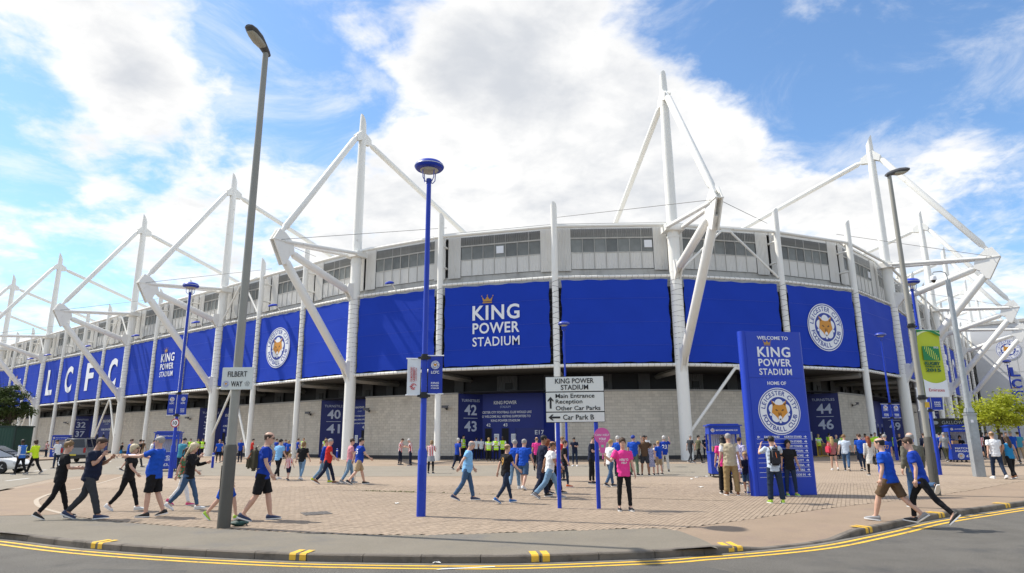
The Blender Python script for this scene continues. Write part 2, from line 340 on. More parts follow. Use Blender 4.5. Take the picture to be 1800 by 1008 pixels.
# carry the kerb line on past both edges of the picture
d0 = (kp[0]-kp[3]).normalized(); d1 = (kp[-1]-kp[-4]).normalized()
kp = [kp[0]+d0*s for s in (70, 40, 20, 8)]+kp+[kp[-1]+d1*s for s in (6, 14, 30, 60, 110)]
def resample(P, step):
    out = [P[0].copy()]; acc = 0
    for a, b in zip(P, P[1:]):
        L = (b-a).length; t = step-acc
        while t <= L: out.append(a+(b-a)*(t/L)); t += step
        acc = (acc+L) % step if L >= 0 else acc
    return out
kline = resample(kp, .15)
def offs(P, d, z):
    out = []
    for i, p in enumerate(P):
        t = (P[min(i+2, len(P)-1)]-P[max(i-2, 0)]); n = V((-t.y, t.x, 0)).normalized(); out.append(V((p.x+n.x*d, p.y+n.y*d, z)))
    return out                                   # +d = towards the plaza
# terrain far out, then road, then the plaza bed on the kerb's inner side
tag(MB().poly([(-3000, -3000, -.3), (3000, -3000, -.3), (3000, 3000, -.3), (-3000, 3000, -.3)]).build('terrain', mat('terrain_soil', (.16, .15, .12), .95, var=.2, vscale=.05), smooth=0), kind='structure')
rd = [kline[0]+V((0, -160, 0)), kline[-1]+V((60, -160, 0))]
tag(MB().poly([(-150, -90, ZR), (170, -90, ZR), (170, 240, ZR), (-150, 240, ZR)]).build('road', ASPH, smooth=0), kind='structure')
inner = offs(kline, .125, -.10)
mb = MB(); bed = list(inner)
mb.poly([(p.x, p.y, -.10) for p in bed]+[(260, 260, -.10), (-260, 260, -.10), (-260, bed[0].y, -.10)])
tag(mb.build('plaza_bed', SAND, smooth=0), kind='structure')
# kerb stones, dropped for the crossing at the right
drop0, drop1 = atH(1345, 966, ZR), atH(1470, 951, ZR)
kn0 = min(range(len(kline)), key=lambda i: (kline[i]-drop0).length); kn1 = min(range(len(kline)), key=lambda i: (kline[i]-drop1).length)
def kerb_h(i):
    r = 6
    if i <= kn0-r or i >= kn1+r: return .112
    if kn0 <= i <= kn1: return .024
    return .024+.088*((kn0-i)/r if i < kn0 else (i-kn1)/r)
kerb = tag(bpy.data.objects.new('kerb', None), kind='structure'); COL.objects.link(kerb)
inner_k = offs(kline, .125, 0)
step = 6; frontl = kline
vis = [i for i in range(0, len(kline)-step, step) if -16 < kline[i].x < 26 and kline[i].y < 40]
for i in range(0, len(kline)-step, step):
    if abs(kline[i].x) > 60: continue
    a, b = [], []; mb = MB(); rings = []
    for j in (i, i+2, i+4, i+step):
        f = frontl[j].copy(); q = inner_k[j]; h = kerb_h(j)
        g = (frontl[i+step]-frontl[i]).normalized()*.005
        if j == i: f = f+g; q = q+g
        if j == i+step: f = f-g; q = q-g
        n = (V((q.x, q.y, 0))-V((f.x, f.y, 0))).normalized()
        rings.append([V((f.x, f.y, ZR-.05)), V((f.x, f.y, ZR+h-.02)), V((f.x+n.x*.018, f.y+n.y*.018, ZR+h)), V((q.x, q.y, ZR+h)), V((q.x, q.y, ZR-.05))])
    mb.loft(rings); mb.build('kerb_stone', KERBM, kerb, 30)
# double yellow lines with their worn edges, and the paired kerb blips
def strip(P, d0, d1, z, name, m, rng=None):
    A = offs(P, d0, z); B = offs(P, d1, z); mb = MB(); n = len(A); ii = range(0, n, 2)
    ii = [i for i in ii if rng is None or rng(A[i])]
    vs = [q for i in ii for q in (A[i], B[i])]; mb.add(vs, [(2*k, 2*k+2, 2*k+3, 2*k+1) for k in range(len(ii)-1)]); return mb.build(name, m, None, 0)
for d in (-.17, -.37): tag(strip(kline, d-.08, d, ZR+.004, 'yellow_line', YEL, lambda p: abs(p.x) < 60), kind='structure')
tag(strip(kline, -.02, -.125, ZR+.003, 'gutter_strip', mat('gutter_grit', (.16, .15, .135), .95, var=.3, vscale=2.5), lambda p: abs(p.x) < 60), kind='structure')
for (px, py) in ((150, 957), (512, 979), (947, 981), (1310, 963), (1535, 928), (1680, 904), (1785, 887)):
    p = atH(px, py, 0); i = min(range(len(kline)), key=lambda k: (kline[k]-p).length)
    for o2 in (0, 1):
        t = (kline[i+1]-kline[i-1]).normalized(); n = V((-t.y, t.x, 0)); c = kline[i]+t*(.17*o2-.085); h = kerb_h(i); w = .055; mb = MB(); e = .003
        pr = [V((0, 0, ZR+.012)), V((0, 0, ZR+h-.021)), V((.017, 0, ZR+h))]
        Q = [(-e, ZR+.012), (-e, ZR+h-.019), (.016, ZR+h+e), (.127, ZR+h+e), (.30, ZR+max(h, .106)+e+.004)]
        vs = [];
        for (a, z) in Q:
            for s in (-w, w): vs.append((c.x+n.x*a+t.x*s, c.y+n.y*a+t.y*s, z))
        mb.add(vs, [(2*k, 2*k+1, 2*k+3, 2*k+2) for k in range(len(Q)-1)]); tag(mb.build('kerb_marking', YEL, kerb, 0))
# areas of the plaza: polygons in plan
def plan(px): return [atH(x, y, 0) for x, y in px]
foot_top = [(-160, 893), (0, 906), (90, 903), (150, 911), (230, 919), (330, 926), (460, 933), (600, 939), (700, 940.5), (800, 939), (900, 936), (1000, 932.5), (1100, 929.5), (1150, 928.5), (1185, 931), (1212, 940), (1240, 951), (1262, 964)]
ft = smooth_line(foot_top, 0, 4)
def inner_between(xa, xb): return [q for q in offs(kline, .13, 0) if xa <= q.x <= xb]
ki = offs(kline, .13, 0)
xe = ft[-1].x
asph = [V((p.x, p.y, 0)) for p in ft]+[p for p in reversed(ki) if -60 < p.x < xe]
def zdrop(p):                                    # the footway dips to the dropped kerb
    a, b = ki[kn0], ki[kn1]; d = b-a; t = max(0, min(1, (p-a).dot(d)/d.dot(d))); dist = (p-(a+d*t)).length
    return -.085*max(0, 1-dist/1.3)
tag(MB().poly([(p.x, p.y, -.004) for p in asph]+[(ft[0].x-60, ft[0].y+10, -.004)]).build('footway', ASPHF, smooth=0), kind='structure')
pk_top = [(1185, 931), (1250, 922), (1330, 911), (1400, 901), (1480, 890.5), (1560, 881.5), (1640, 872), (1720, 860), (1800, 846), (1950, 826)]
pt = smooth_line(pk_top, 0, 4)
lowpts = [p for p in ki if p.x >= xe and p.x < 45]
mb = MB(); nq = 160; cols = []
def samp(P, n):
    L = [0]
    for a, b in zip(P, P[1:]): L.append(L[-1]+(b-a).length)
    out = []; j = 0
    for k in range(n):
        s = L[-1]*k/(n-1)
        while j < len(L)-2 and L[j+1] < s: j += 1
        out.append(P[j].lerp(P[j+1], (s-L[j])/max(1e-6, L[j+1]-L[j])))
    return out
cv = [p for p in ft if p.x > pt[0].x and p.x <= xe]
topside = list(pt)+[pt[-1]+V((14, 10, 0))]; botside = list(reversed(cv))[::-1][::1]+lowpts
A = samp(topside, nq); B = samp(botside, nq); rows = 14
vs = []
for k in range(nq):
    for r in range(rows+1):
        u = r/rows; u = 1-(1-u)**2; p = A[k].lerp(B[k], u); vs.append((p.x, p.y, -.006+zdrop(p)))
mb.add(vs, [(k*(rows+1)+r, k*(rows+1)+r+1, (k+1)*(rows+1)+r+1, (k+1)*(rows+1)+r) for k in range(nq-1) for r in range(rows)])
tag(mb.build('tarmac_footway', PINKT, smooth=60), kind='structure')
left_brown = plan([(-160, 880), (0, 864), (100, 846), (175, 837), (215, 833), (222, 838), (150, 857), (95, 867), (68, 877), (64, 884), (74, 893), (112, 904), (90, 905), (0, 907), (-160, 895)])
tag(MB().poly([(p.x, p.y, .0) for p in left_brown]).build('tarmac_apron', PINKT, smooth=0), kind='structure')
edge = smooth_line([(215, 838), (150, 857), (95, 867), (68, 877), (64, 884), (74, 893), (112, 904)], 0, 6)
tag(strip(resample(edge, .1), -.06, .06, .006, 'edging_stone', mat('edging_stone', (.40, .34, .27), .85, var=.12, vscale=6)), kind='structure')
side_rd = [atH(x, y, 0) for x, y in ((-420, 930), (-200, 887), (0, 862), (87, 843), (175, 834), (300, 836), (500, 838), (640, 838), (900, 837), (1200, 838), (1345, 841), (1345, 815), (1100, 816), (900, 818), (700, 820), (520, 819), (400, 815), (290, 808), (180, 804), (60, 800), (-200, 792))]
tag(MB().poly([(p.x, p.y, .004) for p in side_rd]).build('service_road', mat('service_road_asphalt', (.24, .215, .175), .9, var=.08, vscale=.6, bump=.4, bscale=150), smooth=0), kind='structure')
for a, b in (((10, 846), (52, 841)), ((60, 829), (82, 826)), ((178, 817), (195, 811)), ((205, 822), (260, 816))):
    p, q = atH(*a), atH(*b); t = (q-p).normalized(); n = V((-t.y, t.x, 0))*.07
    tag(MB().poly([(x.x, x.y, .008) for x in (p-n, q-n, q+n, p+n)]).build('white_line', WLINE, smooth=0), kind='structure')
p, q = atH(765, 1003, ZR), atH(870, 998, ZR)
tag(MB().poly([(x.x, x.y, ZR+.009) for x in (p, q, q+V((0, .05, 0)), p+V((0.1, .09, 0)))]).build('white_line', WLINE, smooth=0), kind='structure')

# block paving: laid blocks near the camera, the pattern carried on by the material further off
def inside(p, poly):
    c = False; j = len(poly)-1
    for i in range(len(poly)):
        a, b = poly[i], poly[j]
        if (a.y > p.y) != (b.y > p.y) and p.x < (b.x-a.x)*(p.y-a.y)/(b.y-a.y)+a.x: c = not c
        j = i
    return c
pink_poly = [*topside, *reversed(botside)]
road_poly = [V((p.x, p.y, 0)) for p in kline]+[V((kline[-1].x, -90, 0)), V((kline[0].x, -90, 0))]
band_poly = [V((p.x, p.y, 0)) for p in kline]+[V((p.x, p.y, 0)) for p in reversed(offs(kline, .14, 0))]
excl = [asph+[ft[0]+V((-60, 10, 0))], pink_poly, left_brown, road_poly, band_poly, [V((p.x, p.y, 0)) for p in side_rd]]
def in_excl(p): return any(inside(p, e) for e in excl)
YN, YF = 11.0, 25.0
ang = radians(-27); ca, sa = cos(ang), sin(ang)      # courses run towards x=1480 on the horizon
random.seed(5)
bw, bl = .10, .20; J = .005
shrink = [(-bl/2+J, -bw/2+J), (bl/2-J, -bw/2+J), (bl/2-J, bw/2-J), (-bl/2+J, bw/2-J)]
near = []; PV = []; PF = []
xs0, xs1 = -17, 21
def axis(u, v): return (u*(-sa)*-1*0+u*ca*0, 0)
# u along the course (unit e1), v across (unit e2)
e1 = V((sin(radians(27)), cos(radians(27)), 0)); e2 = V((e1.y, -e1.x, 0))
vmin = int(-26/bw); vmax = int(26/bw)
for iv in range(vmin, vmax):
    v = iv*bw
    for iu in range(int(-6/bl), int(34/bl)):
        u = (iu+(.5 if iv % 2 else 0))*bl; c = e1*u+e2*v
        if not (YN < c.y < YF and abs(c.x) < c.y*.84+.4): continue
        if in_excl(c): continue
        near.append((c.length, c, random.uniform(-.0018, .0018)))
near.sort(key=lambda q: q[0])
plaza = tag(bpy.data.objects.new('plaza_paving', None), kind='structure'); COL.objects.link(plaza)
mb = MB(); mb.loft([[V((x, y, -.09)) for x, y in shrink], [V((x*1, y, -.003)) for x, y in shrink], [V((x*.985, y*.97, 0)) for x, y in shrink]])
pme = mb.mesh('paver', PAVER, 0); rzp = atan2(e1.y, e1.x)
for d, c, dz in near[:300]:
    o = link('paver', pme, plaza); o.location = (c.x, c.y, dz); o.rotation_euler = (0, 0, rzp)
rest = near[300:]; vs = []; fs = []
for d, c, dz in rest:
    o = len(vs)
    for z, k in ((-.09, 1), (dz-.002, 1), (dz, .985)):
        for x, y in shrink: q = c+e1*(x*k)+e2*(-y*k); vs.append((q.x, q.y, z))
    for b in (0, 4):
        for k in range(4): fs.append((o+b+k, o+b+k+4, o+b+(k+1) % 4+4, o+b+(k+1) % 4))
    fs.append((o+11, o+10, o+9, o+8))
me = bpy.data.meshes.new('paver_field'); me.from_pydata(vs, [], fs); me.materials.append(PAVER); me.update()
bm = bmesh.new(); bm.from_mesh(me); bmesh.ops.recalc_face_normals(bm, faces=bm.faces); bm.to_mesh(me); bm.free()
tag(link('paver_field', me, plaza), kind='stuff')
# jointing sand just below the block tops, as thin strips under each block's gap
sv = []; sf = []
for d, c, dz in near:
    o = len(sv)
    for x, y in ((-bl/2, -bw/2), (bl/2, -bw/2), (bl/2, bw/2), (-bl/2, bw/2)): q = c+e1*x+e2*(-y); sv.append((q.x, q.y, -.007))
    sf.append((o+3, o+2, o+1, o))
me = bpy.data.meshes.new('joint_sand'); me.from_pydata(sv, [], sf); me.materials.append(SAND); me.update(); tag(link('joint_sand', me, plaza), kind='stuff')
# far paving
def far_pave():
    m = mat('far_paving', (.315, .246, .183), .85, var=.09, vscale=.35, dirt=((.25, .195, .135), .22, .50, .78))
    N = m.node_tree.nodes; L = m.node_tree.links; b = N['Principled BSDF']
    tc = N.new('ShaderNodeTexCoord'); mp = N.new('ShaderNodeMapping'); mp.inputs['Rotation'].default_value = (0, 0, -rzp); L.new(tc.outputs['Object'], mp.inputs[0])
    bt = N.new('ShaderNodeTexBrick'); bt.inputs['Scale'].default_value = 1; bt.inputs['Brick Width'].default_value = .2; bt.inputs['Row Height'].default_value = .1; bt.inputs['Mortar Size'].default_value = .004
    bt.inputs['Color1'].default_value = (1.07, 1.07, 1.07, 1); bt.inputs['Color2'].default_value = (.93, .93, .93, 1); bt.inputs['Mortar'].default_value = (.55, .55, .55, 1); bt.inputs['Mortar Smooth'].default_value = .1
    L.new(mp.outputs[0], bt.inputs['Vector'])
    mx = N.new('ShaderNodeMix'); mx.data_type = 'RGBA'; mx.blend_type = 'MULTIPLY'; mx.inputs['Factor'].default_value = 1
    L.new(b.inputs['Base Color'].links[0].from_socket, mx.inputs['A']); L.new(bt.outputs['Color'], mx.inputs['B']); L.new(mx.outputs['Result'], b.inputs['Base Color']); return m
fp = [(-130, YF, -.002), (130, YF, -.002), (200, 240, -.002), (-200, 240, -.002)]
mb = MB(); mb.poly([(-130, YF, -.002), (130, YF, -.002), (200, 240, -.002), (-200, 240, -.002)])
lx, rx = YF*.84+.4, YF*.84+.4
mb.poly([(-130, 15, -.002), (-15*.84-.4, 15, -.002), (-lx, YF, -.002), (-130, YF, -.002)])
mb.poly([(19*.84+.4, 19, -.002), (130, 75, -.002), (130, YF, -.002), (rx, YF, -.002)])
far = mb.build('far_paving', far_pave(), plaza, 0)
a, b = atH(590, 862), atH(1290, 881); dd = (b-a).normalized(); nn = V((-dd.y, dd.x, 0))*.035
tag(MB().poly([(q.x, q.y, .0035) for q in (a-nn, b-nn, b+nn, a+nn)]).build('dark_line', mat('dark_line_tone', (.12, .10, .075), .8, var=.3, vscale=3), plaza, 0))  # thin dark line laid across the paving
# road repair patches, a shade off the older surface
for pts in (((1080, 1003), (1230, 994), (1290, 1007), (1120, 1040)), ((150, 1000), (330, 1003), (300, 1030), (60, 1025))):
    tag(MB().poly([(q.x, q.y, ZR+.002) for q in (atH(x, y, ZR) for x, y in reversed(pts))]).build('road_patch', mat('road_patch_asphalt', (.10, .097, .09), .9, var=.15, vscale=2, speck=.5, bump=.6, bscale=160), None, 0), kind='structure')
# weeds in the joint
random.seed(2); vs = []; fs = []
for k in range(260):
    x = random.choice((random.gauss(655, 9), random.gauss(688, 10), random.uniform(640, 900), random.gauss(720, 6))); q = atH(x, 862+(x-590)*.027+random.uniform(-.6, .6)); h = random.uniform(.015, .05); a_ = random.uniform(0, pi); o = len(vs); w = .012
    vs += [(q.x-w*cos(a_), q.y-w*sin(a_), .002), (q.x+w*cos(a_), q.y+w*sin(a_), .002), (q.x+random.uniform(-.03, .03), q.y+random.uniform(-.03, .03), h)]; fs.append((o, o+1, o+2))
wm = MB(); wm.add(vs, fs); tag(wm.build('joint_weeds', mat('weed_green', (.13, .15, .04), .8, var=.2), None, 0), 'thin weeds growing along the paving joint left of the blue lamp', 'weeds', kind='stuff')
# iron cover and litter
mb = MB(); mb.box((0, 0, .002), (.62, .62, .012), mi=0)
for i in range(7):
    for j in range(7):
        if (i+j) % 2: mb.box((-.25+i*.083, -.25+j*.083, .010), (.055, .055, .006), mi=0)
o = mb.build('manhole_cover', mat('cast_iron', (.12, .11, .10), .6, var=.2, vscale=10)); o.location = atH(556, 903)+V((0, 0, .003)); o.rotation_euler[2] = .5
tag(o, 'square iron manhole cover set in the paving right of the man with the backpack', 'manhole cover')
random.seed(11)
LIT = [((697, 886), 'between the blue lamp post and the light-blue polo man'), ((1225, 840), 'left of the left-hand wheeled kiosk front, farther piece'), ((1232, 857), 'out in front of the kiosk, nearest piece'), ((1240, 838), 'close to the kiosk wheels'), ((768, 991), 'in the gutter below the middle kerb'), ((1216, 843), 'leftmost of those before the kiosk')]
for (x, y), wh in LIT:
    mb = MB(); n = 4; S = .09 if y < 950 else .06
    g = [(S*(i/n-.5)*2*random.uniform(.8, 1.1), S*(j/n-.5)*1.3*random.uniform(.8, 1.1), random.uniform(0, .028)) for i in range(n+1) for j in range(n+1)]
    mb.add(g, [(i*(n+1)+j, (i+1)*(n+1)+j, (i+1)*(n+1)+j+1, i*(n+1)+j+1) for i in range(n) for j in range(n)])
    o = mb.build('paper_scrap', mat('litter_paper', (.7, .7, .68), .8)); o.location = atH(x, y, 0 if y < 950 else ZR)+V((0, 0, .006)); o.rotation_euler[2] = random.uniform(0, 3)
    tag(o, 'crumpled white paper scrap '+wh, 'litter', 'paper scraps')
# ---------------------------------------------------------------- stadium
HB, HT, HE, HM = 6.99, 13.93, 18.12, 31.6
Md, uL = V((-13.96, 56.23, 0)), V((-5.98, 4.60, 0)); Mf, vR = V((36.64, 61.44, 0)), V((4.824, 5.80, 0))
COLS = []
for i in range(16, -1, -1): COLS.append([Md+uL*i, 'M' if i in (0, 3, 6, 10, 13, 16) else 's'])
for p in ((-5.91, 51.99), (3.38, 49.44)): COLS.append([V((*p, 0)), 's'])
COLS.append([V((12.78, 49.18, 0)), 'M'])
for p in ((21.94, 51.34), (29.56, 54.62)): COLS.append([V((*p, 0)), 's'])
for i in range(0, 15): COLS.append([Mf+vR*i, 'M' if i in (0, 4, 7, 11, 14) else 's'])
NB = len(COLS)-1; IMD = 16; IME = 19; IMF = 22
def bnorm(i): t = (COLS[i+1][0]-COLS[i][0]).normalized(); return V((t.y, -t.x, 0))
NORM = []
for i in range(NB+1):
    a = bnorm(max(i-1, 0)); b = bnorm(min(i, NB-1)); n = (a+b).normalized(); NORM.append((n, 1/max(.7, n.dot(b))))
def PT(i, t, off, z=0.0):
    a = COLS[i][0]+NORM[i][0]*NORM[i][1]*off; b = COLS[i+1][0]+NORM[i+1][0]*NORM[i+1][1]*off
    p = a.lerp(b, t); return V((p.x, p.y, z))
def CP(i, off, z): p = COLS[i][0]+NORM[i][0]*off; return V((p.x, p.y, z))
SL = V((12.78, 49.18, 0)); ST = Matrix.Translation(-SL)
stadium = thing('stadium', 'large white football stadium with tall raking masts and grey block base', 'stadium', SL)
def S(mb, name, m, smooth=35): o = mb.build(name, m, stadium, smooth); o.matrix_local = ST; return o
def sub(mb, name, m, par, smooth=35): return mb.build(name, m, par, smooth)
# ---- columns, masts with their stays and outriggers
NOSE = 8.65; HN = 17.0
def rope(mb, c, r, z0, z1, dz):
    z = z0; k = 0
    while z < z1:
        sl = .10 if k % 2 else -.06
        pts = [V((c.x+(r+.012)*cos(2*pi*j/10), c.y+(r+.012)*sin(2*pi*j/10), z+sl*cos(2*pi*j/10))) for j in range(11)]
        mb.tube(pts, .014, 3); z += dz; k += 1
ROPE = mat('lacing_rope', (.10, .10, .10), .8)
for i, (p, ty) in enumerate(COLS):
    n = NORM[i][0]; out = n; side = V((-n.y, n.x, 0)); mb = MB()
    if ty == 's':
        r = .255; N2 = 14
        prof = [(r, -.1), (r, 6.0), (r, 19.2)]
        rings = [[V((p.x+rr*cos(2*pi*k/N2), p.y+rr*sin(2*pi*k/N2), z)) for k in range(N2)] for rr, z in prof]
        rings.append([V((p.x+r*cos(2*pi*k/N2), p.y+r*sin(2*pi*k/N2), 19.75+.40*(cos(2*pi*k/N2)*out.x+sin(2*pi*k/N2)*out.y))) for k in range(N2)])
        mb.loft(rings); col = S(mb, 'slim_column', WHITE)
        b = MB(); b.tube([CP(i, -.2, 17.4), CP(i, -1.15, 17.4)], .09, 8); b.tube([CP(i, -.2, 15.6), CP(i, -1.15, 15.6)], .09, 8); b.box(CP(i, -.3, 18.12), (.3, .3, .3)); sub(b, 'bracket', WHITE, col)
    else:
        N2 = 18; rings = []
        for rr, z in ((.47, -.1), (.47, 6.6), (.46, 14.5), (.46, 17.4), (.42, 17.9), (.40, 24), (.34, 29.5), (.31, 30.6)):
            rings.append([V((p.x+rr*cos(2*pi*k/N2), p.y+rr*sin(2*pi*k/N2), z)) for k in range(N2)])
        rings.append([V((p.x+.28*cos(2*pi*k/N2), p.y+.28*sin(2*pi*k/N2), 31.05+.55*(cos(2*pi*k/N2)*out.x+sin(2*pi*k/N2)*out.y))) for k in range(N2)])
        mb.loft(rings); col = S(mb, 'mast', WHITE)
        R = Matrix.Rotation(atan2(out.y, out.x), 3, 'Z')
        c = MB()
        for z, rr, h in ((17.05, .50, .16), (14.25, .47, .12), (7.05, .49, .2)): c.lathe([(rr, z-h/2), (rr, z+h/2)], 18, (p.x, p.y, 0))
        c.box(CP(i, 0, 17.75), (1.25, 1.5, .5), R); sub(c, 'collar', WHITE, col)
        tip = CP(i, NOSE, HN)
        def bar(a, b, r, nm, fork=True):
            a = V(a); b = V(b); d = (b-a).normalized(); L = (b-a).length; m2 = MB()
            if fork: m2.tube([a, a+d*.7, a+d*.95, b-d*.95, b-d*.7, b], [r*.62, r*.62, r, r, r*.62, r*.62], 12)
            else: m2.tube([a, b], r, 12)
            return sub(m2, nm, WHITE, col)
        bar(CP(i, .45, 29.45), CP(i, NOSE-.35, HN+.55), .28, 'front_stay'); bar(CP(i, -.45, 29.1), CP(i, -31, 19.3), .26, 'back_stay')
        for s in (-1, 1): bar(CP(i, .35, 17.75)+side*.62*s, CP(i, NOSE-.7, HN+.02)+side*.2*s, .16, 'strut', False)
        bar(CP(i, .3, 14.2), CP(i, NOSE-1.0, HN-.55), .31, 'upper_brace'); bar(CP(i, .3, 7.0), CP(i, NOSE-.55, HN-.9), .34, 'lower_brace')
        og = CP(i, 0, 0); Mg = Matrix(((out.x, 0, side.x, og.x), (out.y, 0, side.y, og.y), (0, 1, 0, 0), (0, 0, 0, 1)))
        for zz in (-.16, .26):
            M2 = Mg @ Matrix.Translation((0, 0, zz))
            g = MB(); g.prism([(NOSE+.35, HN+.02), (NOSE-.15, HN+.95), (NOSE-.75, HN+.75), (NOSE-1.5, HN+.15), (NOSE-1.75, HN-.75), (NOSE-1.3, HN-1.05), (NOSE-1.05, HN-1.75), (NOSE-.7, HN-1.9)], M2, .1); sub(g, 'gusset_plate', WHITE, col)
            for poly in ([(.2, 15.1), (1.0, 14.95), (1.15, 14.35), (.25, 13.3)], [(.2, 8.2), (.75, 8.2), (1.05, 7.6), (.3, 6.2)], [(.2, 29.9), (.9, 29.2), (.75, 28.6), (.2, 28.9)], [(-.2, 29.7), (-.9, 29.3), (-1.0, 28.75), (-.2, 28.6)]):
                g = MB(); g.prism(poly, M2, .1); sub(g, 'lug_plate', WHITE, col)
        g = MB(); g.box(CP(i, NOSE-.35, HN+.02), (1.35, .62, .07), R); sub(g, 'tip_plate', WHITE, col)
        cb = MB()
        for j in (i-1, i+1):
            if 0 <= j <= NB: cb.tube([tip, CP(j, -1.0, 19.2)], .022, 4)
        sub(cb, 'tie_cable', mat('cable_grey', (.22, .22, .22), .6), col)
    rp = MB(); rope(rp, p, .255 if ty == 's' else .465, HB+.3, HT-.2, .42); sub(rp, 'lacing_rope', ROPE, col)
    if COLS[i][0].length < 95:
        pass
# ---- rails, bracing
def brace(i, lower=True, upper=True):
    mid = PT(i, .5, 0); t = (COLS[i+1][0]-COLS[i][0]).normalized(); R = Matrix.Rotation(atan2(t.y, t.x), 3, 'Z')
    for on, z, zl, zr, r, gx in ((lower, HB-.1, 1.9, .6, .115, .12), (upper, HE-.15, HT+.3, HT+.3, .095, .3)):
        if not on: continue
        a = V((mid.x, mid.y, z)); mb = MB(); mb.tube([a-t*gx, PT(i, .03, 0, zl)], r, 10); o = S(mb, 'vee_brace', WHITE)
        mb = MB(); mb.tube([a+t*gx, PT(i, .97, 0, zr)], r, 10); S(mb, 'vee_brace', WHITE)
        mb = MB(); mb.box(a, (gx*2+.3, .14, .38), R); S(mb, 'brace_plate', WHITE)
for i in range(NB):
    for nm, z, r in (('eaves_rail', HE, .13), ('upper_rail', HT, .115), ('lower_rail', HB, .125)):
        mb = MB(); mb.tube([PT(i, .012, 0, z), PT(i, .988, 0, z)], r, 10); o = S(mb, nm, WHITE)
        if nm != 'eaves_rail':
            rb = MB(); a, b = PT(i, .03, 0, z), PT(i, .97, 0, z); L = (b-a).length; d = (b-a)/L; pn = bnorm(i); k = .3
            while k < L:
                c = a+d*k; rb.tube([c+pn*(r+.012)*cos(q*pi/3)+V((0, 0, (r+.012)*sin(q*pi/3)))+d*.05*cos(q*pi/3) for q in range(7)], .011, 3); k += .45
            sub(rb, 'lacing_rope', ROPE, o)
for i in (5, 9, 13, 19, 25, 30): brace(i, True, True)
# ---- upper cladding
OW = -1.15
def corr_mesh(name, m, ribs, amp, plain=False):
    xs = []
    for k in range(ribs):
        w = 1/ribs; x = -.5+k*w; xs += [(x, 0), (x+w*.18, amp), (x+w*.55, amp), (x+w*.73, 0)]
    xs.append((.5, 0)); prof = [(x, z) for x, z in xs]+[(.5, -.03), (-.5, -.03)]
    mb = MB(); mb.loft([[V((x, -.5, z)) for x, z in prof], [V((x, .5, z)) for x, z in prof]]); return mb.mesh(name, m, 0)
C_PANEL = corr_mesh('cladding_panel', CLAD, 7, .022); C_PIL = corr_mesh('cladding_pilaster', CLAD, 9, .035); C_PANE = corr_mesh('glazing_sheet', SHEET, 12, .024); C_UP = corr_mesh('louvre_sheet', SHEETU, 44, .05)
C_VOID = corr_mesh('void_panel', mat('void_grey_cladding', (.13, .13, .135), .6, var=.08), 9, .03)
def panel(nm, me, i, t0, t1, z0, z1, off, par=stadium):
    a, b = PT(i, t0, off, (z0+z1)/2), PT(i, t1, off, (z0+z1)/2); c = (a+b)/2
    M = frame(c, b-a) @ Matrix.Diagonal(((b-a).length, z1-z0, 1, 1)); return link(nm, me, par, ST @ M)
def wallstrip(mb, i, t0, t1, z0, z1, off, th=.1, mi=0):
    A = [PT(i, t, o, z) for t, o, z in ((t0, off, z0), (t1, off, z0), (t1, off, z1), (t0, off, z1), (t0, off-th, z0), (t1, off-th, z0), (t1, off-th, z1), (t0, off-th, z1))]
    mb.add(A, [(0, 1, 2, 3), (7, 6, 5, 4), (0, 4, 5, 1), (2, 6, 7, 3), (1, 5, 6, 2), (0, 3, 7, 4)], mi)
VISB = [i for i in range(NB)]
